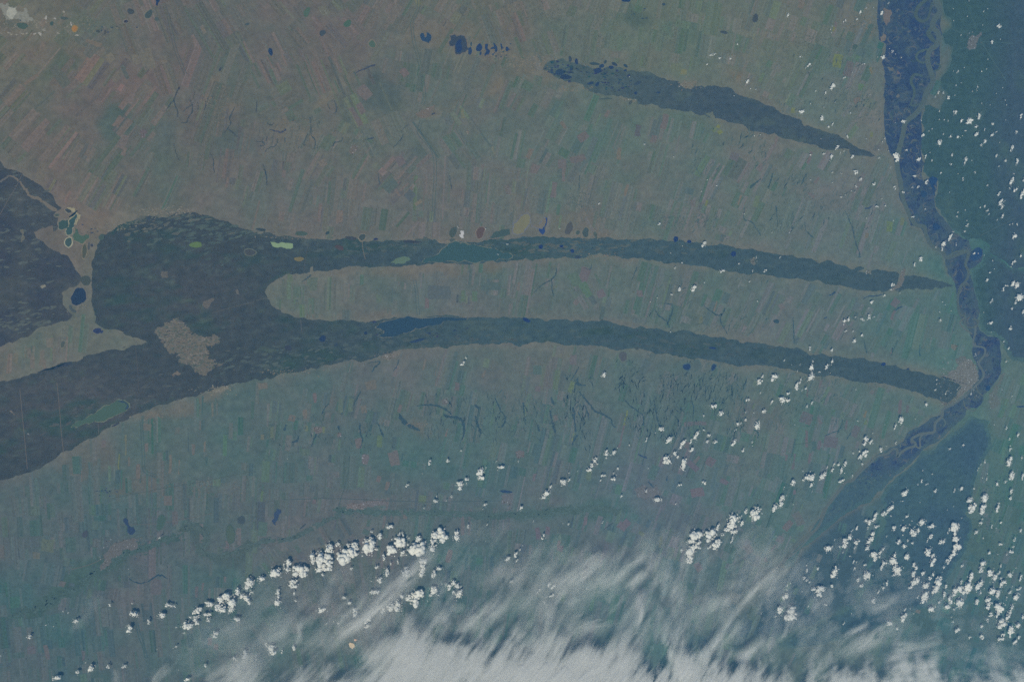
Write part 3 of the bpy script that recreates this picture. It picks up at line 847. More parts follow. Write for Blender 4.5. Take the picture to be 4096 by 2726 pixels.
# ------------------------------------------------------------------ landmarks used in labels
for nm, t, x, y in (('the white salt flat', '00', 120, 110), ('the orange pond', '00', 668, 258), ('the U-shaped lake', '01', 1525, 335), ('the large lobed lake near the top', '01', 1820, 400),
                    ('the marsh at the top edge', '02', 1120, 150), ('the marshy ribbon end', '02', 600, 650), ('the upper ribbon tip', '03', 950, 1390),
                    ('the upper ribbon waist', '02', 1620, 880), ('the upright sandy strip near the top', '02', 1785, 200), ('the small town in the taiga', '03', 1850, 370),
                    ('the sandy bank of the upper river', '03', 1580, 500), ('the upper floodplain', '03', 1200, 400), ('the top right corner', '03', 2200, 100),
                    ('the teal salt lakes', '10', 610, 500), ('the round deep blue lake', '10', 705, 1145), ('the lime green pond', '10', 1755, 680), ('the pale green lake', '11', 230, 690),
                    ('the long teal lake', '11', 1900, 750), ('the tan twin pans', '12', 80, 500), ('the deep blue wedge lake', '11', 1350, 1400), ('the steppe tongue nose', '11', 80, 1100),
                    ('the middle ribbon village', '12', 2160, 825), ('the narrow end of the middle ribbon', '13', 1550, 1030), ('the dark swirl by the river', '13', 1870, 765),
                    ('the right edge of the taiga', '13', 2200, 300), ('the right edge below the taiga', '13', 2250, 1150), ('the river city', '23', 1770, 350), ('the smaller town across the river', '23', 2020, 560),
                    ('the grey ribbon lake', '22', 995, 165), ('the three ribbon ponds', '22', 1640, 260), ('the long green lake', '20', 900, 670), ('the ragged burnt scar', '20', 1700, 120),
                    ('the grey lower left town', '30', 1060, 400), ('the twin dark lakes', '30', 1160, 170), ('the cloud row above the plume', '31', 1000, 380), ('the long cirrus plume', '31', 1150, 800),
                    ('the yellow sandpit in the cirrus', '31', 860, 1240), ('the lower left corner', '30', 200, 1500), ('the curved wooded ridge', '21', 1400, 780), ('the middle of the lower fields', '21', 900, 1000),
                    ('the lower river cloud bank', '32', 1800, 250), ('the braided lower river', '33', 250, 330), ('the dark forest below the river', '33', 1300, 400),
                    ('the lower right corner', '33', 2200, 1400), ('the bright cloud streets', '33', 1800, 700), ('the hooked river bend', '23', 1150, 1020), ('the gully country', '22', 1000, 600),
                    ('the lower ribbon crossing', '23', 400, 240), ('the fields above the hooked bend', '23', 500, 800), ('the right edge by the green fields', '23', 2200, 1150), ('the speckled groves at the top', '02', 800, 300),
                    ('the diamond fields', '11', 1300, 150), ('the far left steppe', '00', 500, 800), ('the cirrus wisps', '32', 900, 700), ('the fields between the ribbons', '12', 1400, 1150), ('the fields between the upper ribbons', '13', 800, 350)):
    q = T(t, [(x, y)])[0]
    landmark(nm, q[0], q[1])

# ------------------------------------------------------------------ water
DEEP, NAVY, GREY = (42, 68, 98), (50, 74, 104), (68, 82, 95)
LAKES = [  # tile, outline or (x, y, rx, ry, rot), colour, rim colour, label
    ('10', (705, 1145, 61, 86, 14), (37, 64, 92), (106, 108, 108), 'round deep blue lake with a pale sandy rim in the left woods'),
    ('10', (768, 1000, 42, 50, -30), (66, 82, 90), None, 'dull grey lake touching the top of the round blue lake'),
    ('10', [(525, 478), (555, 460), (590, 465), (605, 455), (612, 480), (612, 510), (600, 530), (560, 545), (528, 535)], (56, 84, 92), (112, 112, 108), 'teal salt lake, left of the two joined basins'),
    ('10', [(618, 468), (645, 440), (665, 425), (682, 403), (691, 425), (670, 475), (662, 520), (640, 535), (616, 505)], (54, 84, 94), (140, 138, 122), 'teal salt lake arm under the white salt shore'),
    ('10', [(588, 555), (600, 532), (622, 515), (648, 540), (648, 565), (625, 590), (605, 590)], (56, 86, 94), (126, 126, 118), 'small round teal lake ringed by a pale shore'),
    ('10', (614, 657, 30, 40, -8), (60, 86, 94), (150, 148, 132), 'oval teal lake with the brightest pale ring'),
    ('10', [(648, 605), (672, 575), (670, 530), (690, 540), (700, 570), (720, 592), (745, 600), (770, 585), (798, 592), (800, 620), (770, 635), (745, 668), (705, 655), (665, 645)], (70, 96, 94), (112, 108, 105), 'broad olive green salt lake, largest of its chain'),
    ('10', (756, 737, 20, 64, 8), (74, 86, 88), (118, 114, 105), 'narrow upright brownish lake at the foot of the salt chain'),
    ('10', (796, 692, 8, 34, 4), (72, 84, 94), None, 'thin grey pool beside the narrow brownish lake'),
    ('10', (822, 685, 13, 15, 0), (62, 74, 92), (108, 108, 108), 'small round dark pond with a pale ring near the forest edge'),
    ('10', (612, 376, 27, 17, 20), (60, 76, 90), (116, 114, 108), 'dark pond at the top of the white salt shore'),
    ('10', (510, 415, 18, 11, 0), (70, 86, 92), (100, 104, 103), 'tiny dark pond at the forest edge left of the salt shore'),
    ('10', (910, 612, 26, 28, 0), (66, 88, 94), None, 'dim green pool at the upper left rim of the massif'),
    ('10', (1755, 680, 52, 29, 0), (87, 112, 89), None, 'bright lime green pond inside the dark forest'),
    ('10', (2240, 748, 45, 29, 0), (68, 80, 92), (88, 100, 100), 'dark grey oval lake with a pale ring in the forest'),
    ('10', (1332, 447, 16, 14, 0), (58, 76, 94), None, 'tiny dark pond on the top rim of the massif'),
    ('10', (872, 1450, 36, 25, 5), (46, 66, 100), (100, 106, 106), 'deep blue kidney lake on the wedge of farmland'),
    ('10', (912, 1460, 14, 11, -30), (50, 70, 102), None, 'tiny blue pool hugging the kidney lake'),
    ('10', [(618, 1220), (640, 1225), (645, 1250), (680, 1268), (685, 1290), (655, 1285), (630, 1262)], (70, 86, 98), None, 'crescent pool at the lower left of the round blue lake'),
    ('11', [(128, 655), (165, 655), (200, 668), (240, 658), (330, 670), (332, 700), (310, 718), (270, 716), (225, 700), (180, 705), (150, 695)], (122, 146, 122), None, 'pale mint green lake in the middle ribbon'),
    ('11', (385, 808, 48, 18, 4), (108, 106, 91), None, 'ochre brown pond under the pale mint lake'),
    ('11', (748, 706, 44, 20, 15), (76, 78, 90), None, 'purplish pond in the middle ribbon'),
    ('11', [(1708, 692), (1740, 664), (1800, 652), (1830, 672), (1850, 662), (1900, 682), (1940, 672), (1990, 692), (2100, 712), (2150, 722), (2294, 772), (2294, 792), (2150, 822), (2000, 832), (1870, 815), (1750, 822), (1600, 832), (1490, 836), (1520, 800), (1620, 772), (1660, 730)], (58, 89, 100), (98, 107, 106), 'long teal lake filling the middle ribbon'),
    ('11', [(1205, 838), (1260, 800), (1300, 790), (1370, 790), (1385, 812), (1330, 848), (1250, 854)], (88, 112, 106), None, 'pale turquoise shallow lake left of the long teal lake'),
    ('11', [(1105, 1385), (1075, 1425), (1150, 1450), (1095, 1500), (1160, 1506), (1280, 1488), (1370, 1460), (1425, 1424), (1560, 1402), (1660, 1390), (1690, 1362), (1880, 1352), (1895, 1336), (1720, 1327), (1400, 1330), (1250, 1347)], (48, 78, 101), (96, 104, 106), 'deep blue wedge lake between steppe tongue and lower ribbon'),
    ('11', (597, 1522, 29, 29, 20), DEEP, None, 'dark blue triangular pond in the lower ribbon'),
    ('11', (982, 1470, 16, 14, -30), DEEP, None, 'small dark pond left of the deep blue wedge lake'),
    ('11', (1060, 1370, 20, 8, 0), (52, 70, 102), None, 'little dark pool off the tip of the wedge lake'),
    ('11', (852, 622, 52, 16, 6), (64, 78, 92), None, 'long grey pond on the upper rim of the middle ribbon'),
    ('11', (952, 612, 28, 30, 20), (66, 84, 94), (112, 112, 108), 'grey pond with a pale beach on the upper rim of the middle ribbon'),
    ('11', (1072, 630, 20, 11, 0), (48, 66, 98), None, 'small dark blue pond on the upper rim of the middle ribbon'),
    ('11', (405, 580, 54, 22, 8), (70, 92, 96), None, 'dim green double pool above the pale mint lake'),
    ('11', (640, 575, 18, 14, -40), (56, 80, 94), None, 'small dark smudge of a pond above the middle ribbon'),
    ('11', (45, 545, 44, 13, 4), (58, 78, 92), None, 'dark flat pond above the forest edge'),
    ('11', (1765, 568, 34, 45, 25), (70, 88, 94), None, 'grey green dry lake beside the white salt pan'),
    ('11', (2010, 570, 36, 52, 30), (88, 84, 92), (112, 110, 110), 'dull purple lake above the long teal lake'),
    ('11', [(2090, 618), (2125, 575), (2180, 560), (2270, 540), (2275, 590), (2200, 605), (2150, 612)], (66, 90, 98), None, 'dark green shallow lake above the long teal lake'),
    ('11', (1395, 652, 88, 12, 3), (58, 74, 92), None, 'long thin dark pool on the upper rim near the teal lake'),
    ('12', [(10, 540), (18, 490), (80, 425), (140, 402), (165, 440), (160, 485), (130, 525), (108, 570), (50, 588), (15, 578)], (112, 116, 104), (96, 106, 122), 'big tan salt pan, left half of the twin pans'),
    ('12', [(180, 505), (235, 505), (262, 480), (295, 440), (312, 455), (300, 500), (270, 530), (245, 530)], (106, 108, 106), (96, 106, 122), 'small tan salt pan, right half of the twin pans'),
    ('12', [(298, 432), (314, 440), (312, 490), (298, 560), (276, 593), (250, 565), (240, 535), (272, 540), (295, 510), (305, 470)], (48, 76, 120), None, 'deep blue crescent on the right rim of the tan pans'),
    ('12', (512, 534, 33, 54, 15), (78, 88, 98), None, 'upright dull grey oval pond right of the tan pans'),
    ('12', (660, 570, 31, 41, 0), (68, 88, 98), (106, 108, 106), 'round slate pond close to the middle ribbon'),
    ('12', (590, 572, 15, 22, 20), (72, 92, 99), None, 'small slate pond between two larger round ponds'),
    ('12', (748, 592, 17, 28, -20), (76, 94, 99), None, 'faint slate pond at the ribbon edge'),
    ('12', (1468, 630, 23, 24, 0), (38, 66, 110), None, 'dark blue round pond, left of the pair on the ribbon edge'),
    ('12', (1588, 652, 21, 13, 0), (40, 68, 110), None, 'dark blue flat pond, right of the pair on the ribbon edge'),
    ('12', (1985, 762, 26, 22, 0), (44, 72, 112), None, 'dark blue pond among pines near the middle ribbon village'),
    ('12', (258, 698, 22, 17, -30), (40, 66, 108), None, 'dark blue pond, first of three in the middle ribbon'),
    ('12', (443, 693, 17, 12, 0), (40, 66, 108), None, 'dark blue pond, second of three in the middle ribbon'),
    ('12', (541, 736, 18, 16, 0), (40, 66, 108), None, 'dark blue pond, third of three in the middle ribbon'),
    ('12', (590, 791, 34, 13, 0), (56, 78, 100), None, 'long dim pond on the lower rim of the middle ribbon'),
    ('12', (130, 1355, 38, 15, 18), (40, 68, 108), None, 'dark blue slanting pond on the upper rim of the lower ribbon'),
    ('13', (75, 1366, 28, 17, 20), (56, 84, 102), None, 'dim dark pond in the farmland between ribbons'),
    ('13', [(1440, 95), (1475, 65), (1512, 80), (1512, 120), (1485, 150), (1500, 240), (1480, 220), (1462, 160)], (46, 80, 116), None, 'deep blue hooked oxbow on the taiga edge'),
    ('13', (1395, 225, 26, 34, -20), (48, 80, 112), None, 'deep blue oxbow patch in the narrow floodplain'),
    ('13', (1508, 520, 36, 30, 0), (46, 78, 112), None, 'round deep blue oxbow pool in the narrow floodplain'),
    ('20', [(1030, 575), (1060, 556), (1110, 560), (1150, 585), (1160, 622), (1125, 658), (1000, 710), (900, 746), (850, 742), (800, 768), (700, 800), (648, 806), (640, 792), (740, 738), (880, 652), (980, 605)], (66, 94, 95), (98, 108, 104), 'long slanting green lake with a pale bright rim in the lower left wood'),
    ('20', [(325, 306), (440, 275), (560, 238), (640, 220), (645, 232), (600, 256), (540, 262), (420, 294)], (50, 70, 92), None, 'thin dark blue lake along the edge of the farmland wedge'),
    ('20', (562, 58, 18, 28, 15), (72, 88, 94), (104, 108, 106), 'small dim pond on the farmland wedge'),
    ('20', (1036, 780, 40, 6, -27), (50, 68, 92), None, 'thin dark pool under the long green lake'),
    ('21', (288, 92, 29, 26, 0), (56, 72, 92), None, 'dim dark pond in the lower ribbon left part'),
    ('21', (1450, 26, 76, 10, -14), (48, 74, 104), None, 'thin slanting dark lake in the lower ribbon'),
    ('21', (716, 66, 18, 9, -20), (54, 76, 98), None, 'tiny dark pond in the lower ribbon'),
    ('21', (597, 12, 28, 24, 25), DEEP, None, 'dark blue pear shaped pond in the lower ribbon'),
    ('21', (2240, 1378, 52, 13, 5), (50, 78, 108), None, 'dark blue winding reservoir in the lower fields'),
    ('22', (995, 166, 35, 45, 12), (80, 92, 104), (88, 106, 108), 'dull grey oval lake under the lower ribbon'),
    ('22', (1567, 261, 33, 30, 20), (46, 74, 108), (76, 102, 112), 'dark round pond, leftmost of three under the lower ribbon'),
    ('22', (1657, 246, 30, 36, 10), (80, 100, 108), (76, 100, 108), 'mottled pond, middle of three under the lower ribbon'),
    ('22', (1806, 265, 20, 29, 20), (48, 76, 108), (74, 100, 110), 'dark oval pond, rightmost of three under the lower ribbon'),
    ('22', (1798, 92, 32, 9, 8), (44, 72, 112), None, 'dark curved pool inside the lower ribbon'),
    ('23', [(1012, 236), (1030, 220), (1052, 222), (1055, 240), (1040, 252), (1018, 248)], (40, 68, 112), None, 'dark blue pond on the top rim of the lower ribbon'),
    ('23', (1255, 278, 12, 6, 0), (44, 72, 110), None, 'tiny dark pond on the rim near the river city'),
    ('23', (2270, 616, 42, 8, -3), (56, 86, 114), None, 'dark blue narrow lake at the right edge'),
    ('23', (1972, 452, 22, 24, 0), (46, 80, 114), None, 'deep blue pool in the floodplain beside the river city'),
    ('30', [(1103, 115), (1125, 98), (1150, 115), (1150, 145), (1195, 178), (1212, 210), (1190, 248), (1165, 250), (1140, 210), (1140, 170), (1115, 140)], (46, 72, 102), None, 'dark blue figure-eight lake above the grey lower left town'),
    ('30', (1441, 138, 38, 66, 12), (66, 94, 98), (76, 96, 104), 'oval grey green lake right of the figure-eight lake'),
    ('30', (762, 244, 24, 36, 10), (64, 80, 98), None, 'dull grey pond left of the figure-eight lake'),
    ('30', (2162, 118, 33, 39, 0), (64, 84, 98), None, 'round slate pond in the lower left fields'),
    ('30', (2066, 246, 36, 76, -8), (74, 96, 98), (66, 90, 96), 'faint upright green lake below the slate pond'),
    ('31', [(165, 50), (190, 15), (220, 25), (222, 55), (200, 95), (185, 130), (180, 165), (160, 155), (140, 125), (165, 95)], (56, 80, 108), None, 'blue grey hourglass lake above the cloud row'),
    ('31', (420, 175, 40, 7, -40), (66, 84, 100), None, 'thin slanting pool right of the hourglass lake'),
    ('32', (865, 172, 50, 5, -35), (68, 90, 104), None, 'thin slanting reservoir in the lower middle fields'),
    ('32', (1200, 265, 38, 6, -38), (66, 88, 104), None, 'second thin slanting reservoir near the cirrus wisps'),
    ('00', (1170, 104, 30, 26, 5), (66, 80, 92), None, 'dark square lake near the top left'),
    ('00', (1333, 128, 50, 24, -52), (68, 86, 94), (108, 108, 105), 'slanting grey green lake right of the dark square lake'),
    ('00', [(1385, -20), (1432, -20), (1430, 10), (1410, 55), (1395, 40)], (40, 64, 98), None, 'deep blue pointed lake cut by the top edge'),
    ('00', (1128, 193, 19, 14, -20), (60, 72, 90), (112, 112, 110), 'small dark lake with a pale shore under the dark square lake'),
    ('00', (1402, 172, 20, 18, 0), (74, 90, 96), None, 'dim square pond right of the slanting grey lake'),
    ('00', (462, 212, 16, 19, 30), (64, 88, 94), None, 'small dark green pond right of the white salt flat'),
    ('00', (877, 281, 17, 13, 20), (66, 80, 88), None, 'small dark pond right of the orange pond'),
    ('00', (940, 292, 10, 19, 10), (76, 84, 92), None, 'small upright dim pond further right of the orange pond'),
    ('00', (668, 258, 23, 21, 0), (150, 116, 74), (126, 112, 90), 'bright orange salt pond on the top left plain'),
    ('00', (200, 232, 52, 26, 15), (70, 92, 94), None, 'dim green pool under the white salt flat'),
    ('00', (575, 165, 34, 15, 10), (74, 90, 95), None, 'dim green pool right of the white salt flat'),
    ('00', (1972, 622, 9, 20, 35), (64, 78, 96), None, 'tiny dark pool on the sandy stream at top left'),
    ('00', (1604, 790, 7, 11, 20), (58, 70, 90), None, 'tiny dark pool at the head of a forked ravine'),
    ('00', (2216, 218, 20, 11, -20), (70, 88, 98), None, 'small dim pool near the top striped fields'),
    ('01', (130, 465, 17, 38, -10), (42, 68, 100), None, 'dark blue upright lake in the top left quarter'),
    ('01', [(1468, 320), (1480, 298), (1497, 296), (1508, 335), (1525, 335), (1528, 290), (1545, 295), (1572, 325), (1570, 360), (1550, 390), (1520, 375), (1490, 368)], (50, 78, 106), (104, 106, 104), 'U-shaped blue lake near the top'),
    ('01', [(1728, 375), (1745, 365), (1740, 320), (1785, 312), (1798, 332), (1830, 316), (1868, 322), (1885, 370), (1897, 430), (1935, 440), (1850, 470), (1822, 490), (1787, 482), (1782, 402), (1735, 412)], (60, 78, 98), (104, 104, 104), 'large lobed grey blue lake, biggest of the upper chain'),
    ('01', [(1500 + 300, 372), (1840, 350), (1838, 395), (1850, 440), (1832, 470), (1795, 468), (1788, 400)], (44, 70, 106), None, 'deep blue inner basin of the large lobed lake'),
    ('01', (1918, 458, 17, 34, 10), (48, 74, 106), None, 'narrow dark lake joined to the right of the large lobed lake'),
    ('01', (1928, 396, 9, 18, 0), (60, 86, 104), None, 'small upright pool above the lake chain'),
    ('01', (2000, 428, 27, 36, 0), (46, 72, 106), None, 'squarish dark blue lake in the upper chain'),
    ('01', (2012, 480, 8, 20, 10), (50, 76, 106), None, 'thin dark pool hanging under the squarish lake'),
    ('01', [(2050, 400), (2080, 395), (2078, 440), (2095, 450), (2085, 490), (2050, 503), (2046, 485), (2065, 455), (2050, 430)], (46, 72, 106), None, 'ragged S-shaped dark lake in the upper chain'),
    ('01', [(2120, 385), (2135, 385), (2160, 415), (2165, 450), (2145, 470), (2140, 440), (2100, 445), (2110, 425), (2130, 420)], (50, 76, 106), None, 'bent dark lake with two arms in the upper chain'),
    ('01', (2200, 418, 8, 30, -8), (50, 76, 106), None, 'thin upright dark lake near the right end of the chain'),
    ('01', (2250, 440, 15, 20, -15), (46, 72, 106), None, 'dark blue notched pond at the right end of the chain'),
    ('01', (820, 212, 27, 40, 35), (72, 100, 96), None, 'slanting dark green lake near the top edge'),
    ('01', (1041, 396, 30, 30, 0), (76, 100, 98), (108, 107, 105), 'round green dry lake near the top middle'),
    ('01', (595, 297, 26, 28, 30), (66, 82, 96), None, 'diamond shaped dark pond near the top'),
    ('01', (455, 110, 24, 48, 15), (76, 100, 97), None, 'dim green lake beside the top village'),
    ('02', (2181, 165, 27, 38, 8), (68, 84, 98), None, 'dull dark lake right of the upright sandy strip'),
    ('02', (1900, 290, 32, 15, 12), (66, 84, 98), None, 'flat dark lake at the foot of the upright sandy strip'),
    ('02', (1360, 40, 16, 11, 0), (56, 80, 100), None, 'small dark pond right of the top marsh'),
    ('02', (1022, 2, 44, 16, 0), (44, 72, 104), None, 'dark blue lake cut by the top edge above the marsh'),
    ('02', (480, 690, 48, 24, 0), (48, 72, 100), None, 'large dark pool at the lower left of the marshy ribbon end'),
    ('02', (425, 650, 42, 24, -10), (50, 76, 102), None, 'large dark pool inside the marshy ribbon end'),
    ('02', (768, 633, 34, 24, 0), (48, 72, 104), None, 'round dark lake in the middle of the marshy ribbon end'),
    ('02', (521, 530, 14, 28, 0), (60, 80, 98), None, 'upright grey lake on the top rim of the marsh'),
    ('02', (578, 552, 15, 26, 0), (48, 72, 104), None, 'upright dark blue lake on the top rim of the marsh'),
    ('02', (740, 572, 44, 13, 6), (58, 82, 98), None, 'long flat lake on the top rim of the marsh'),
    ('02', (804, 592, 22, 18, -20), (48, 74, 104), None, 'dark lake under the leaf-shaped lake'),
    ('02', (836, 556, 13, 18, 25), (60, 82, 98), None, 'leaf-shaped lake on the top rim of the marsh'),
    ('02', (918, 575, 27, 15, 35), (54, 76, 98), None, 'slanting dark lake right of the leaf-shaped lake'),
    ('02', (888, 604, 26, 14, 0), (46, 72, 104), None, 'flat dark lake under the slanting lake'),
    ('02', (1018, 590, 20, 13, 35), (52, 78, 100), None, 'C-shaped dark lake on the right of the marsh rim'),
    ('02', (1015, 632, 15, 10, 0), (48, 74, 106), None, 'small dark lake under the C-shaped lake'),
    ('02', (705, 746, 27, 13, -15), (46, 72, 102), None, 'flat dark pool in the lower marsh'),
    ('02', (765, 755, 14, 26, 30), (46, 72, 102), None, 'slanting dark pool in the lower marsh'),
    ('02', (1127, 745, 34, 15, -25), (58, 80, 100), None, 'grey blue branching pool right of the marsh'),
    ('02', (1108, 835, 16, 13, -30), (46, 72, 104), None, 'dark pool at the lower right of the marsh'),
    ('02', (1312, 830, 17, 9, 0), (48, 74, 106), None, 'small dark pool toward the waist of the upper ribbon'),
    ('02', (840, 885, 56, 8, -4), (72, 92, 100), None, 'long dim pool under the upper ribbon'),
    ('02', (1062, 918, 13, 24, 25), (74, 90, 98), None, 'slanting grey pool under the upper ribbon'),
    ('03', (778, 420, 24, 22, 0), (72, 96, 102), None, 'dim dark pond left of the upper floodplain'),
]
LAKE_OBJ = []
M_SHORE = land_material('pale_shore', .3, 2.0)
for i, (t, sh, c, rim, lab) in enumerate(LAKES):
    if isinstance(sh, tuple):
        q = T(t, [sh[:2]])[0]
        pl = rough(blob(q[0], q[1], sh[2] * KT, sh[3] * KT, sh[4], 16, .1, i), .08, 2, cap=2.5)
    else:
        pl = rough(T(t, sh), .1, 2, cap=4)
    p = np.array(pl)
    cen = p.mean(0)
    mb = MB()
    mb.poly(pl, 0.075 + i * 2e-4, c)
    lk = tag(mb.build('lake', M_WATER), lab, 'lake', 'lakes and ponds of the steppe', 'structure')
    LAKE_OBJ.append((lk, cen[0], cen[1]))
    if rim:
        d = p - cen
        r = np.hypot(d[:, 0], d[:, 1])[:, None]
        wv = 1.8 + 4.6 * vnoise(np.arange(len(p)) / 4, np.full(len(p), i * 3.1), 8)
        mb = MB()
        mb.poly(rough([tuple(a) for a in cen + d * (1 + wv[:, None] / r)], .2, 1, cap=1.6), 0.046 + i * 1e-4, A_(*rim) * .9 + A_(*c) * .1 + (5, 5, 4))
        mb.build('shore', M_SHORE, lk)
    if lab.startswith('long slanting green lake'):
        mb = MB()
        mb.poly(rough(T('20', [(1040, 572), (1090, 562), (1135, 580), (1155, 612), (1145, 640), (1120, 640), (1140, 610), (1120, 585), (1080, 575)]), .08, 2), .12, (50, 76, 100))
        mb.build('deep_water', M_WATER, lk)['label'] = 'dark blue deep water at the upper right end'

# white salt crust
SALT = (138, 140, 132)
patch_thing('salt_flat', T('00', [(8, 30), (40, 45), (62, 28), (90, 62), (150, 58), (158, 100), (200, 110), (245, 82), (262, 150), (290, 190), (235, 185), (180, 192), (120, 175), (75, 178), (50, 150), (22, 110)]),
            (124, 128, 124), 'chalky white salt flat in the top left corner', 'salt flat', amp=.25)
patch_thing('salt_flat', T('00', [(75, 62), (145, 60), (155, 110), (125, 150), (110, 172), (80, 165), (68, 110)]), (150, 153, 146), 'brightest white core of the top left salt flat', 'salt flat', z=.056, amp=.2)
patch_thing('salt_shore', T('10', [(600, 352), (650, 350), (700, 372), (720, 400), (715, 450), (700, 470), (690, 500), (672, 500), (690, 450), (692, 410), (672, 395), (640, 440), (610, 438), (660, 400), (640, 368)]),
            (136, 134, 118), 'creamy white salt shore above the teal salt lakes', 'salt flat', z=.06, amp=.25)
patch_thing('salt_pan', T('11', [(1830, 568), (1858, 555), (1866, 580), (1862, 620), (1840, 628), (1826, 605)]), (170, 172, 174), 'small bright white salt pan at the ribbon edge', 'salt flat', z=.07, amp=.25)
for i, (x, y, w, h) in enumerate(((412, 160, 13, 16), (572, 108, 9, 14), (604, 240, 5, 6), (636, 215, 7, 18), (180, 183, 9, 6), (520, 298, 18, 8), (688, 316, 16, 6), (150, 312, 12, 6), (390, 270, 16, 12), (360, 305, 16, 14), (205, 304, 18, 6), (80, 295, 16, 8), (492, 168, 14, 7), (240, 300, 12, 9), (100, 310, 12, 6), (310, 305, 14, 7))):
    q = T('00', [(x, y)])[0]
    o = patch_thing('salt_patch', blob(q[0], q[1], w * KT, h * KT, 0, 9, .3, i), (132, 132, 126) if i % 3 else (150, 150, 146), 'x', 'salt patch', group='small salt patches round the salt flat')
    LAKE_OBJ.append((o, q[0], q[1]))
relabel([(o, x, y, 0, 'small whitish salt patch') for o, x, y in LAKE_OBJ[-16:]])
q = T('31', [(858, 1240)])[0]
patch_thing('sandpit', blob(q[0], q[1], 12, 11, 0, 12, .15), (182, 168, 148), 'round pale yellow sandpit showing through the cirrus', 'sandpit')
q = T('31', [(890, 1192)])[0]
patch_thing('sandpit', blob(q[0], q[1], 5, 5, 0, 9, .2), (182, 156, 142), 'small pinkish sandpit beside the round yellow one', 'sandpit')

# small unnamed ponds
PONDS = []
rr = random.Random(21)
for (t, x, y, rx, ry, n, sz) in (('02', 450, 640, 190, 85, 60, 8), ('02', 830, 640, 190, 60, 40, 8), ('02', 900, 770, 210, 70, 40, 6), ('02', 150, 560, 160, 60, 12, 6), ('01', 2200, 470, 90, 60, 12, 6), ('02', 1120, 130, 110, 80, 10, 5),
                               ('00', 1000, 250, 200, 60, 10, 5), ('10', 800, 560, 90, 60, 12, 5), ('11', 1700, 1470, 460, 50, 14, 6), ('12', 1500, 1420, 500, 60, 18, 6), ('20', 950, 1380, 120, 40, 14, 5), ('12', 500, 700, 500, 60, 12, 5)):
    for k in range(n):
        q = T(t, [(x + rr.gauss(0, .5) * rx, y + rr.gauss(0, .5) * ry)])[0]
        if q[1] < 2 or (sz != 5 and not at(K_FOREST, *q) and t != '01'):
            continue
        s = rr.uniform(.45, 1.3) * sz * KT * 1.3
        mb = MB()
        mb.poly(blob(q[0], q[1], s * rr.uniform(1, 1.9), s * rr.uniform(.45, .8), rr.uniform(-30, 20), 8, .25, k), 0.072, (rr.randint(46, 62), rr.randint(70, 84), rr.randint(96, 106)))
        o = tag(mb.build('pond', M_WATER), None, 'pond', 'tiny dark ponds', 'structure')
        PONDS.append((o, q[0], q[1], s, 'tiny dark pond'))
relabel(PONDS)

# ------------------------------------------------------------------ river, floodplain, scroll bars
pl = rough(FLOOD, .1, 2, cap=6)
p = np.array(pl)


def col_f(x, y):
    up = np.clip((900 - y) / 300, 0, 1)
    s, f = fbm(x / 60, y / 60, 81, 4, .6), fbm(x / 16, y / 16, 85, 3, .6)
    c = mixc(A_(66, 92, 113), A_(58, 84, 112), up)
    c = mixc(c, A_(52, 78, 112), np.clip(s * 1.8, 0, .9))
    c = mixc(c, A_(74, 96, 110), np.clip(-s * 1.3 + f * .7, 0, .9))
    low = np.clip((y - 1850) / 80, 0, 1)
    c = mixc(c, A_(68, 98, 113), low * .8)
    return c + 4 * f[..., None]


M_WET = land_material('wet_meadow', .25, 1.2)
FP, _ = canopy('floodplain', FLOOD, 0.012, col_f, M_WET, 'dark blue wet floodplain with looping oxbows along the river', 'floodplain', step=6, amp=.06, soft=2)
FP['kind'] = 'structure'
mb = MB()
rr = random.Random(33)
fl_pts = np.argwhere(K_FLOOD)
for i in range(1500):
    j, k = fl_pts[rr.randrange(len(fl_pts))]
    x, y = MX0 + MS * k + rr.uniform(0, 4), MY0 + MS * j + rr.uniform(0, 4)
    if not (3000 < x < 4100 and -20 < y < 2080):
        continue
    rad, a0, sp = rr.uniform(5, 24) * (1 if y < 1300 else .75), rr.uniform(0, 360), rr.uniform(90, 230)
    c = rr.choice([(88, 103, 115), (76, 98, 110), (78, 95, 115), (50, 76, 110), (48, 72, 108), (62, 90, 107), (96, 107, 115), (54, 80, 108)] if y < 1900 else [(76, 104, 112), (58, 86, 112), (66, 96, 112), (80, 104, 114)])
    el = rr.uniform(.55, 1)
    rot = rr.uniform(0, 3.14)
    for m in range(rr.choice((1, 1, 2, 3, 4))):
        r = rad - m * rr.uniform(2.6, 4)
        if r < 3:
            break
        tt = np.radians(np.linspace(a0, a0 + sp * rr.uniform(.7, 1), 11))
        u, v = r * np.cos(tt), el * r * np.sin(tt)
        q = np.stack([x + u * math.cos(rot) - v * math.sin(rot), y + u * math.sin(rot) + v * math.cos(rot)], 1)
        if at(K_FLOOD, q[:, 0], q[:, 1]).mean() < .8:
            continue
        w = np.sin(np.linspace(.15, 3.0, 11)) * rr.uniform(.9, 2.6)
        mb.strip(q, w, 0.034 + i * 1.2e-5, c)
o = mb.build('scroll_bar', M_WET, FP)
o['kind'] = 'stuff'

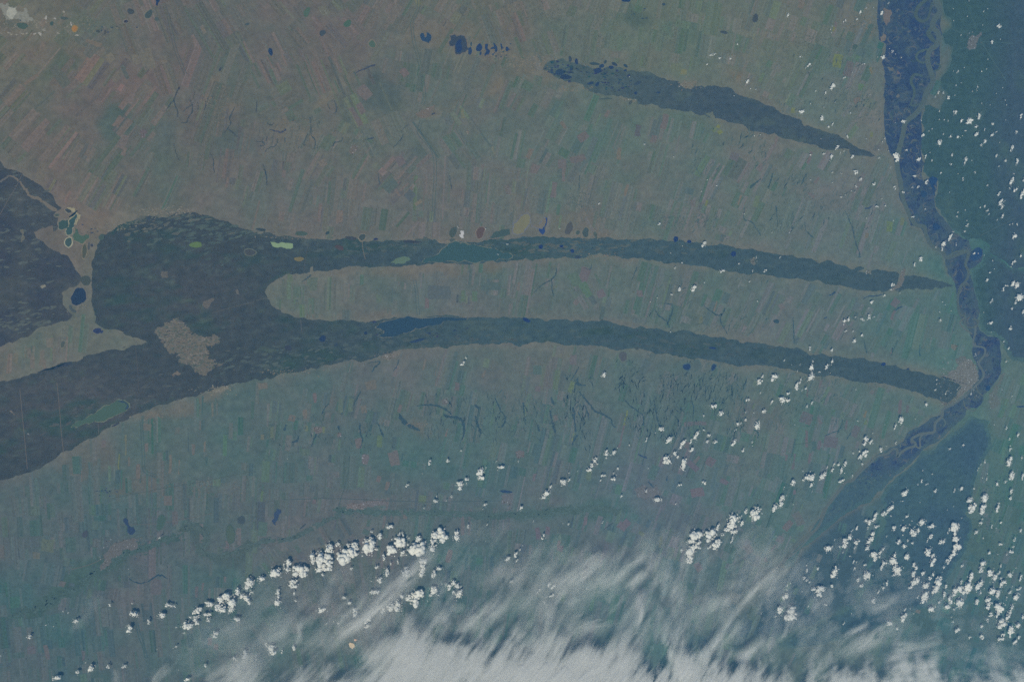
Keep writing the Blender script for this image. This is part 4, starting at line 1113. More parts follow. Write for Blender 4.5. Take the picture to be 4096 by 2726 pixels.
RIV = (86, 106, 112)
R_MAIN = T('03', [(1490, -60), (1500, 20), (1545, 95), (1490, 180), (1475, 240), (1530, 310), (1515, 400), (1445, 460), (1432, 560), (1462, 650), (1478, 735), (1420, 830), (1390, 930),
                  (1325, 1020), (1235, 1095), (1210, 1200), (1180, 1320), (1155, 1410), (1160, 1500)]) + T('13', [
    (1165, 20), (1190, 130), (1205, 250), (1240, 350), (1285, 445), (1330, 505), (1400, 520), (1420, 600), (1470, 690), (1560, 740), (1600, 795), (1680, 775), (1770, 738),
    (1797, 750), (1788, 800), (1770, 860), (1797, 920), (1782, 990), (1722, 1065), (1702, 1150), (1706, 1240), (1718, 1300), (1768, 1325), (1765, 1385), (1800, 1420), (1865, 1410), (1885, 1360), (1830, 1345)])
R_MAIN2 = T('13', [(1860, 1400), (1855, 1480), (1840, 1540)]) + T('23', [(1850, 72), (1935, 90), (1942, 150), (1888, 225), (1920, 290), (1930, 350), (1872, 420), (1800, 490), (1722, 552), (1650, 600), (1570, 640),
                                                                       (1560, 705), (1500, 765), (1490, 840), (1420, 856), (1370, 862), (1300, 895), (1288, 922), (1318, 940), (1318, 968), (1250, 990), (1190, 1030), (1160, 1066),
                                                                       (1158, 1005), (1120, 995), (1070, 1040), (980, 1060), (935, 1105), (860, 1170), (800, 1232), (760, 1280), (700, 1295), (640, 1370), (570, 1462)]) + T('33', [
    (528, 0), (490, 90), (450, 175), (370, 260), (275, 335), (205, 410), (150, 480), (60, 560), (-60, 650)])
line_thing('river', R_MAIN, [20, 22, 20, 22, 19, 20, 17, 16, 15, 13, 10, 9, 9, 8], (79, 100, 110), 'pale grey green main river winding through the upper floodplain', 'river', z=.062, mat=M_WATER)
line_thing('river', R_MAIN2, [8, 8, 9, 10, 11, 10, 10, 9, 9, 10, 11, 14], (87, 105, 114), 'pale grey brown lower river curling past the city and braiding away', 'river', z=.064, mat=M_WATER)
for pts, w, c, lab in ((T('03', [(1440, -20), (1350, 60), (1325, 140), (1370, 190), (1430, 170), (1455, 90), (1470, 20)]), [12, 15, 14, 12, 10, 8, 8], (72, 95, 106), 'big looping side channel at the top of the floodplain'),
                       (T('03', [(1385, 680), (1310, 670), (1282, 735), (1310, 800), (1305, 870), (1280, 940), (1340, 940), (1385, 920)]), [9, 11, 11, 10, 9, 8, 8, 8], (72, 96, 107), 'hook-shaped side channel in the middle of the upper floodplain'),
                       (T('03', [(1430, 440), (1350, 470), (1330, 520), (1370, 560), (1425, 555)]), [8, 9, 9, 8, 7], (74, 98, 108), 'small looping side channel near the sandy bank'),
                       (T('03', [(1470, 240), (1440, 300), (1470, 350), (1510, 390)]), [14, 20, 18, 10], (72, 95, 106), 'broad pale shoal beside the upper river'),
                       (T('03', [(1500, 570), (1545, 590), (1530, 620), (1490, 640)]), [5, 7, 7, 6], (72, 96, 107), 'tight oxbow bend under the sandy bank'),
                       (T('23', [(1318, 968), (1362, 985), (1362, 900), (1400, 860)]), [6, 7, 6, 5], (92, 108, 115), 'loop channel beside the hooked river bend'),
                       (T('23', [(1190, 980), (1180, 945), (1150, 950)]), [5, 4, 3], (90, 108, 113), 'thin side arm above the hooked bend'),
                       (T('23', [(1560, 710), (1590, 760), (1570, 800)]), [6, 5, 3], (84, 106, 114), 'short side arm below the river city'),
                       (T('23', [(1865, 425), (1880, 480), (1925, 520)]), [3, 3, 3], (92, 108, 114), 'bridge road crossing the floodplain at the city'),
                       (T('23', [(1750, 560), (1770, 620), (1830, 655), (1870, 640)]), [3.5, 4, 4, 3], (88, 106, 113), 'curled side arm opposite the river city'),
                       (T('33', [(430, 200), (360, 240), (300, 280), (200, 400), (170, 460)]), [4, 6, 5, 7, 5], (90, 108, 114), 'braided side channel of the lower river'),
                       (T('33', [(370, 275), (290, 360), (230, 420), (120, 500), (40, 590)]), [4, 5, 6, 7, 9], (92, 108, 116), 'outer braided channel of the lower river'),
                       (T('23', [(1040, 1030), (1010, 950), (1015, 850), (1005, 780)]), [2, 3, 3, 2], (92, 108, 112), 'small tributary joining above the lower river'),
                       (T('13', [(1590, 800), (1680, 745), (1780, 730)]), [5, 6, 6], (80, 102, 110), 'upper arm of the river round the meadow island'),
                       (T('13', [(1760, 1330), (1720, 1380), (1760, 1430), (1830, 1480)]), [5, 6, 6, 5], (90, 106, 114), 'left arm of the split river above the city')):
    line_thing('river_channel', pts, w, c, lab, 'channel', z=.061 if 'loop' in lab or 'shoal' in lab else .066, mat=M_WATER, k=6)
for pl, c, lab in ((T('03', [(1045, 70), (1080, 90), (1108, 130), (1085, 200), (1060, 235), (1038, 180)]), (104, 106, 112), 'tall tan meadow in the top left of the floodplain'),
                   (T('03', [(1030, 300), (1060, 330), (1040, 370), (1015, 375)]), (108, 110, 113), 'thin tan meadow on the left bank of the floodplain'),
                   (T('03', [(1070, 600), (1120, 600), (1125, 635), (1085, 640)]), (96, 106, 112), 'small round tan meadow in the upper floodplain'),
                   (T('03', [(1160, 635), (1185, 660), (1165, 665)]), (106, 104, 114), 'tiny pinkish meadow in the upper floodplain'),
                   (T('03', [(1150, 860), (1170, 840), (1180, 875), (1160, 880)]), (96, 106, 114), 'tiny pale meadow in the middle of the floodplain'),
                   (T('03', [(1125, 690), (1180, 690), (1190, 715), (1130, 720)]), (84, 100, 112), 'dim flat meadow in the middle of the floodplain')):
    patch_thing('river_meadow', pl, c, lab, 'meadow', z=.06)
# the dark swirl right of the river and its rings
q = T('13', [(1870, 765)])[0]
mb = MB()
mb.poly(rough(blob(q[0], q[1], 20, 29, 25, 16, .05), .06, 2), .064, (44, 78, 116))
sw = tag(mb.build('oxbow_lake', M_WATER), 'deep blue oval oxbow with ringed shores right of the river', 'oxbow', kind='structure')
for k in range(3):
    mb = MB()
    mb.strip(np.array(blob(q[0], q[1], 17 - 4.5 * k, 25 - 6 * k, 25, 24, .04))[:20], 1.1, .066 + k * .001, (72, 100, 116))
    mb.build('bank_ring', M_WET, sw)

# ------------------------------------------------------------------ towns and villages
TOWNS = [  # tile, outline, colour, number of houses, label
    ('23', [(1655, 290), (1700, 255), (1790, 190), (1815, 195), (1840, 230), (1872, 285), (1880, 380), (1830, 430), (1765, 490), (1700, 545), (1690, 520), (1725, 455), (1712, 410), (1650, 385), (1540, 350), (1570, 335), (1620, 355)], (102, 112, 118), 900, 'large pale grey city filling the river bend at the ribbon end'),
    ('23', [(1700, 545), (1640, 600), (1580, 610), (1540, 560), (1620, 585), (1690, 530)], (92, 104, 111), 120, 'grey suburb strung along the river below the city'),
    ('23', [(1980, 520), (2010, 480), (2060, 400), (2090, 330), (2130, 310), (2070, 420), (2050, 520), (2080, 580), (2020, 640), (1985, 600)], (92, 108, 114), 200, 'grey town on the far bank opposite the city'),
    ('30', [(895, 575), (925, 500), (925, 430), (965, 400), (1000, 345), (1100, 310), (1190, 275), (1240, 290), (1230, 370), (1190, 385), (1110, 385), (1090, 420), (1040, 450), (1000, 500), (950, 535)], (94, 102, 109), 360, 'grey slanting town at lower left beside a dark wood'),
    ('03', [(1830, 312), (1868, 325), (1915, 285), (1918, 310), (1885, 355), (1862, 430), (1842, 440), (1780, 432), (1795, 360)], (94, 106, 116), 160, 'small pale square-built town in the taiga'),
    ('12', [(2135, 810), (2160, 795), (2185, 805), (2190, 850), (2165, 860), (2140, 845)], (96, 106, 110), 70, 'pale village clearing inside the middle ribbon'),
    ('01', [(1430, 1030), (1480, 985), (1530, 960), (1600, 940), (1560, 1010), (1620, 1020), (1540, 1050), (1480, 1060)], (104, 104, 105), 90, 'village at the crossing of shelter belts and sandy stream'),
    ('01', [(1875, 1180), (1900, 1165), (1915, 1185), (1900, 1205)], (104, 106, 104), 30, 'small dark speckled village with pale surround'),
    ('01', [(840, 1330), (880, 1290), (910, 1330), (880, 1380), (850, 1380)], (100, 102, 104), 40, 'small village by a dark pool in the upper middle'),
    ('01', [(560, 60), (620, 50), (670, 100), (640, 150), (580, 120)], (103, 108, 106), 60, 'pale village near the top edge'),
    ('00', [(1255, 1170), (1300, 1160), (1318, 1190), (1300, 1235), (1262, 1225)], (99, 98, 105), 50, 'purplish grey village among striped left fields'),
    ('11', [(2225, 150), (2270, 140), (2290, 200), (2270, 235), (2235, 210)], (100, 104, 108), 50, 'grey village on the steppe between the ribbons'),
    ('13', [(880, 905), (915, 910), (920, 940), (880, 940)], (98, 108, 112), 30, 'pale village in a notch of the middle ribbon'),
    ('13', [(1185, 960), (1215, 890), (1235, 900), (1220, 975), (1200, 1050), (1170, 1070), (1110, 1100), (1100, 1085), (1160, 1040)], (100, 108, 114), 90, 'pale town band cutting right across the middle ribbon'),
    ('21', [(510, 810), (550, 795), (595, 815), (580, 850), (540, 860)], (99, 103, 109), 60, 'grey village in the lower left fields'),
    ('21', [(725, 850), (765, 850), (765, 885), (735, 890)], (98, 101, 108), 40, 'small village right of the grey lower left village'),
    ('21', [(1125, 165), (1190, 135), (1230, 125), (1210, 170), (1190, 205), (1150, 190)], (104, 108, 110), 70, 'pale village on the rim of the lower ribbon'),
    ('21', [(1660, 555), (1710, 545), (1730, 570), (1700, 610), (1670, 595)], (96, 104, 110), 50, 'village at the head of a dark ravine'),
    ('21', [(880, 1480), (950, 1465), (1080, 1440), (1160, 1450), (1180, 1490), (1000, 1510), (900, 1520)], (101, 106, 114), 130, 'long grey village belt in the lower fields'),
    ('21', [(950, 1050), (1010, 1045), (1000, 1130), (960, 1140)], (100, 104, 112), 40, 'bright little village in the middle of the lower fields'),
    ('22', [(1100, 1350), (1180, 1320), (1300, 1330), (1340, 1390), (1260, 1440), (1130, 1430)], (97, 107, 117), 150, 'hazy grey town in the lower middle fields'),
    ('22', [(30, 1030), (110, 1020), (100, 1080), (50, 1090)], (98, 104, 112), 40, 'faint grey village left of the lower middle'),
    ('20', [(1895, 470), (2000, 430), (2050, 430), (2010, 470), (1910, 500)], (110, 113, 110), 70, 'pale village on the rim of the lower left wood'),
    ('22', [(370, 700), (410, 690), (420, 730), (385, 745)], (98, 106, 112), 30, 'faint village in the gully country'),
    ('21', [(2200, 1410), (2294, 1400), (2294, 1490), (2200, 1490)], (96, 106, 116), 40, 'square grey village below the winding reservoir'),
    ('31', [(800, -20), (980, -30), (960, 25), (820, 20)], (104, 106, 112), 70, 'reddish grey village above the cloud row'),
    ('22', [(370, -60), (372, -50), (376, -50)], (98, 106, 112), 0, ''),
    ('23', [(1640, -20 + 80), (1700, 70), (1680, 110), (1640, 100)], (100, 110, 112), 30, 'faint village above the river city'),
    ('02', [(1500, 745), (1560, 735), (1610, 740), (1650, 730), (1600, 790), (1560, 795)], (108, 112, 110), 50, 'pale village at the waist of the upper ribbon'),
    ('02', [(980, 880), (1060, 878), (1120, 890), (1100, 915), (1020, 905)], (104, 110, 108), 40, 'pale village under the marshy upper ribbon'),
]
rr = random.Random(8)
for t, pl, c, n, lab in TOWNS:
    if not n:
        continue
    pts = T(t, pl)
    p = np.array(pts)
    root = bpy.data.objects.new('town' if n > 100 else 'village', None)
    COL.objects.link(root)
    cen = p.mean(0)
    root.location = P(cen[0], cen[1], 0.0)
    tag(root, lab, 'city' if n > 500 else 'town' if n > 100 else 'village', 'towns and villages')
    inv = Matrix.Translation(-root.location)
    mb = MB()
    mb.poly(rough(pts, .18, 3, cap=4), 0.0445 + TOWNS.index((t, pl, c, n, lab)) * 2e-4, c)
    o = mb.build('built_up_ground', M_TOWN, root)
    o.matrix_parent_inverse = inv
    inside = raster(rough(pts, .1, 1))
    mb = MB()
    k = 0
    lo, hi = p.min(0) - 3, p.max(0) + 3
    ang = rr.uniform(-.4, .4)
    while k < n:
        x, y = rr.uniform(lo[0], hi[0]), rr.uniform(lo[1], hi[1])
        k += 1
        if not at(inside, x, y) and rr.random() < .82:
            continue
        g = rr.random()
        d = 46 if g < .08 else 18 if g < .35 else -14 if g < .55 else -24 if g < .65 else 5
        mb.box(x, y, rr.uniform(1.2, 4.2), rr.uniform(1.2, 4.2), ang + rr.uniform(-.1, .1), 0.02, 0.06 + rr.uniform(0, .02), (c[0] + d, c[1] + d, c[2] + d))
    o = mb.build('building', M_TOWN, root)
    o['kind'] = 'stuff'
    o.matrix_parent_inverse = inv

# ------------------------------------------------------------------ fields
ZONES = np.array([  # x, y, long-axis tilt from upright (deg, clockwise), width, length, contrast
    (120, 560, 42, 34, 170, .8), (330, 430, 48, 30, 150, .9), (480, 330, 35, 42, 110, 1.1), (520, 560, 38, 30, 130, 1), (690, 740, 24, 26, 130, 1), (880, 620, 8, 24, 150, .8),
    (300, 720, 30, 30, 140, 1), (160, 650, 38, 26, 150, .9), (520, 820, 28, 24, 110, 1.1), (880, 830, 14, 28, 100, .9), (300, 180, 40, 40, 110, .5), (620, 160, -20, 40, 120, .5),
    (880, 300, 20, 34, 150, .6), (820, 80, -30, 30, 130, .5), (1120, 180, -26, 24, 130, 1), (1250, 280, -22, 22, 150, .8), (1180, 90, -40, 34, 90, .5), (1250, 420, 60, 50, 90, .6),
    (1480, 400, -24, 40, 100, .9), (1650, 60, 30, 34, 90, .6), (1660, 300, 10, 30, 110, .7), (1850, 420, 22, 26, 120, 1), (2000, 620, 12, 26, 120, 1), (1800, 560, -35, 36, 110, .8),
    (1120, 620, 10, 34, 90, .7), (1350, 620, 30, 34, 90, .8), (1150, 780, 18, 24, 150, 1.1), (1330, 800, 6, 26, 130, .9), (1560, 740, 42, 34, 80, 1.2), (1470, 820, 8, 30, 120, .9),
    (1780, 720, 2, 26, 120, 1), (1950, 800, 6, 26, 100, .7), (2120, 720, 10, 24, 100, 1.1), (2250, 560, 28, 40, 110, .9), (2450, 540, 22, 30, 120, 1.1), (2150, 60, -20, 30, 90, .6),
    (2400, 60, 20, 40, 80, .5), (2350, 200, 10, 40, 90, .4), (2560, 680, 16, 28, 110, 1), (2700, 540, 14, 28, 120, 1), (2850, 400, 20, 36, 80, .6), (2750, 180, 10, 40, 80, .5),
    (2500, 800, 14, 30, 90, .8), (2900, 620, 30, 30, 100, 1), (2750, 800, 18, 32, 90, .9), (3000, 780, 26, 30, 90, .9), (3150, 120, 20, 40, 70, .7), (3200, 300, 26, 32, 80, .9),
    (3300, 460, 34, 28, 100, .9), (3450, 300, 24, 34, 80, .7), (3200, 640, 30, 28, 110, 1), (3350, 760, 28, 28, 100, .9), (3500, 660, 25, 34, 80, .5), (3500, 880, 18, 30, 110, .8),
    (3650, 1000, 20, 34, 100, .6), (3250, 900, 22, 28, 110, .8), (1180, 1140, 0, 24, 60, .8), (1320, 1170, 2, 24, 80, .8), (1480, 1150, 2, 26, 80, .9), (1640, 1180, 4, 20, 80, 1),
    (1820, 1150, 3, 20, 80, 1.3), (1960, 1150, 6, 18, 90, 1.3), (2150, 1130, 10, 26, 100, 1.1), (2330, 1130, -30, 40, 100, 1), (2450, 1180, 12, 28, 90, .9), (2650, 1150, 16, 30, 90, .9),
    (2850, 1180, 22, 26, 90, .9), (3050, 1220, 26, 26, 90, .8), (3300, 1240, 28, 26, 90, .8), (3550, 1250, 26, 30, 80, .8), (3700, 1380, 14, 28, 90, .7), (130, 1400, 4, 24, 80, 1.4),
    (350, 1360, 6, 30, 90, .6), (180, 1420, 3, 24, 80, 1.4), (250, 1900, -4, 26, 110, .7), (480, 1780, 0, 20, 110, 1.2), (640, 1720, 0, 15, 90, 1.5), (760, 1700, 0, 14, 80, 1.5),
    (900, 1650, 1, 14, 80, 1.5), (1020, 1620, 1, 14, 80, 1.4), (880, 1780, 1, 16, 80, 1.4), (700, 1850, 0, 18, 90, 1.2), (1130, 1560, 4, 18, 90, 1.2), (1300, 1500, 10, 18, 100, 1.2),
    (1120, 1720, 6, 22, 90, 1), (1280, 1680, 10, 24, 110, 1), (1450, 1500, 14, 18, 110, 1.2), (1500, 1620, 14, 24, 110, .9), (1680, 1500, 16, 20, 110, 1.1), (1800, 1620, 12, 26, 90, .8),
    (1950, 1440, 12, 20, 100, 1.1), (1980, 1600, 10, 24, 120, .8), (2150, 1450, 10, 26, 90, 1.1), (2200, 1600, 10, 26, 120, .8), (2350, 1420, 14, 30, 90, .9), (2500, 1580, 14, 30, 100, .7),
    (2700, 1480, 26, 32, 80, .8), (2900, 1500, 26, 30, 80, .9), (2750, 1680, 16, 30, 90, .7), (3000, 1620, 20, 28, 90, .9), (3200, 1580, 24, 28, 100, 1), (3400, 1560, 24, 28, 90, .9),
    (3300, 1720, 14, 32, 90, 1.1), (3500, 1700, 16, 26, 100, .9), (3150, 1780, 12, 30, 90, 1.1), (3250, 1880, 14, 30, 90, 1.1), (3100, 1980, 20, 32, 80, .8), (2900, 1820, 14, 34, 90, 1),
    (2700, 1880, 22, 30, 100, .9), (2450, 1820, 14, 26, 120, .8), (2250, 1820, 14, 26, 110, .9), (2450, 1960, 16, 28, 110, .9), (2200, 1950, 14, 28, 90, .8), (2000, 1880, 12, 28, 100, .8),
    (1800, 1960, 12, 30, 90, .7), (1600, 1920, 8, 30, 80, .8), (1400, 1900, 4, 28, 80, .8), (1200, 1930, 3, 34, 70, .8), (1100, 2030, 2, 32, 80, .8), (1400, 2040, 10, 26, 100, .8),
    (950, 1980, 2, 32, 80, .8), (750, 2050, 0, 34, 70, .8), (450, 2080, -2, 36, 80, .6), (200, 2080, -4, 36, 80, .5), (300, 2350, 10, 34, 80, .5), (150, 2520, -6, 34, 80, .6),
    (420, 2560, -6, 34, 90, .6), (700, 2480, -6, 34, 90, .6), (650, 2320, 0, 28, 90, .8), (900, 2280, 2, 26, 110, 1), (850, 2150, 0, 30, 80, .8), (1100, 2300, -35, 34, 90, .5),
    (1350, 2160, -30, 36, 90, .6), (1300, 2350, -10, 34, 90, .5), (1650, 2180, 6, 30, 100, .6), (1800, 2250, 8, 30, 100, .7), (1950, 2160, 4, 28, 90, .7), (2200, 2120, 8, 26, 90, 1),
    (2400, 2120, 16, 30, 90, 1), (2600, 2140, 22, 36, 80, .9), (2500, 2300, 14, 30, 100, .7), (2800, 2080, 20, 38, 80, .7), (2750, 2300, 12, 34, 100, .6), (3000, 2180, 24, 36, 80, .8),
    (3980, 1700, 20, 34, 70, .6), (4060, 1900, 10, 34, 70, .6), (3990, 2080, 20, 34, 60, .7), (4050, 2200, 20, 32, 60, .5), (3900, 2400, 20, 36, 60, .5), (3700, 1750, 25, 34, 70, .5)])
NOFIELD = np.clip(blur(K_FOREST | K_FLOOD | K_TAIGA, 2), 0, 1)
for t, pl in (('00', [(0, 0), (900, 0), (700, 330), (0, 340)]), ('01', [(1400, 180), (2294, 400), (2294, 560), (1500, 480)]), ('01', [(0, 1050), (600, 1050), (560, 1330), (0, 1340)]),
              ('01', [(480, 960), (880, 600), (1080, 600), (880, 700), (600, 1000)]), ('02', [(0, 420), (350, 480), (660, 800), (560, 830), (300, 780), (0, 700)]), ('10', [(480, 330), (720, 360), (860, 560), (830, 960), (700, 940), (560, 760), (440, 600)]),
              ('10', [(700, 360), (1400, 330), (1700, 390), (1000, 560)]), ('10', [(540, 1080), (820, 1040), (860, 1300), (640, 1310)]), ('12', [(0, 400), (860, 420), (860, 620), (0, 610)]), ('20', [(850, 1330), (1480, 1280), (1480, 1400), (900, 1430)]),
              ('22', [(600, 350), (2000, 300), (2000, 640), (1000, 760)]), ('30', [(60, 1000), (700, 500), (1250, 260), (1450, 300), (1000, 600), (400, 920)])):
    NOFIELD = np.maximum(NOFIELD, .8 * raster(T(t, pl)))
for pl, c, k in PATCHES:
    if k >= .7:
        NOFIELD = np.maximum(NOFIELD, .72 * raster(pl))
NOFIELD = np.maximum(NOFIELD, .9 * raster(T('33', [(560, 0), (880, 60), (960, 500), (700, 900), (100, 1100), (-400, 1100), (-100, 700), (150, 480), (380, 280)])))
NOFIELD = np.maximum(NOFIELD, .85 * raster(T('23', [(1730, 880), (1830, 690), (2000, 700), (2000, 1000), (1500, 1010)])))
K_TOWN = np.zeros_like(NOFIELD)
for t, pl, c, n, lab in TOWNS:
    K_TOWN = np.maximum(K_TOWN, raster(T(t, pl)))
NOFIELD = np.maximum(NOFIELD, K_TOWN)
HARD = np.clip(blur(K_FOREST | K_FLOOD | K_TAIGA | (K_TOWN > .5), 1), 0, 1)
LEVEL = []
for i in range(len(ZONES)):
    used = {LEVEL[j] for j in range(i) if math.hypot(*(ZONES[i, :2] - ZONES[j, :2])) < 640}
    LEVEL.append(min(k for k in range(200) if k not in used))
rr = random.Random(77)
FIELDS = []  # quad corners px, colour, area, zone
zx, zy = ZONES[:, 0], ZONES[:, 1]
for zi, (cx, cy, ang, fw, fl, con) in enumerate(ZONES):
    fw *= .52
    fl *= .72
    ca, sa = math.cos(math.radians(ang)), math.sin(math.radians(ang))
    R0 = 330
    u = -R0
    while u < R0:
        bw = rr.uniform(2, 7) * fw * rr.choice((.7, 1, 1.3))          # a block of strips that share their cross roads
        v = -R0 + rr.uniform(-fl, 0)
        while v < R0:
            bl = fl * rr.choice((.5, .7, .9, 1.1, 1.5, 2)) * rr.uniform(.8, 1.2)
            mu, mv = u + bw / 2, v + bl / 2
            bx, by = cx + ca * mu - sa * mv, cy + sa * mu + ca * mv
            dd = (zx - bx) ** 2 + (zy - by) ** 2
            if dd.argmin() == zi and -420 < bx < 4500 and -330 < by < 3100:
                tone = rr.gauss(0, 1)
                s = u
                while s < u + bw - 3:
                    w = min(fw * rr.choice((.35, .5, .7, 1, 1.2, 1.8)) * rr.uniform(.8, 1.2), u + bw - s)
                    if w < 5:
                        break
                    a, b = v + (rr.uniform(0, .25) * bl if rr.random() < .15 else 0), v + bl * (rr.uniform(.5, .95) if rr.random() < .25 else 1)
                    q = [(cx + ca * x - sa * y, cy + sa * x + ca * y) for x, y in ((s, a), (s + w - .8, a), (s + w - .8, b - 1), (s, b - 1))]
                    m = (q[0][0] + q[2][0]) / 2, (q[0][1] + q[2][1]) / 2
                    dn = rr.random() * 1.12
                    if dn > at(NOFIELD, *m) and all(at(HARD, *k) < .35 for k in q) and at(HARD, *m) < .2 and rr.random() < .80 and vnoise(m[0] / 60, m[1] / 60, 170) > .2:
                        g = rr.random()
                        c = base_srgb(*m) + (A_(8, 0, 0) * fbm(m[0] / 300, m[1] / 300, 3) + A_(8, -1, 1) * fbm(m[0] / 130, m[1] / 110, 13, 3, .6))
                        right = min(max((m[0] - 1200) / 1800, 0), 1)
                        if g < .27:
                            d = A_(10.5, 3, 2.5 + 3.5 * right) * rr.uniform(.4, 1.25) * (1 + .2 * right)
                        elif g < .48:
                            d = A_(-9, -1, -4) * rr.uniform(.4, 1.4)
                        elif g < .62:
                            d = A_(-9, -6, -1) * rr.uniform(.4, 1.3)
                        elif g < .70:
                            d = A_(1, 6, -3) * rr.uniform(.4, 1.3)
                        else:
                            d = A_(3, 2, 1) * rr.gauss(0, 1)
                        FIELDS.append((q, c + d * (.28 + .56 * con) + tone * A_(2.2, 1.3, 1.2), w * (b - a), zi))
                    s += w
            v += bl
        u += bw
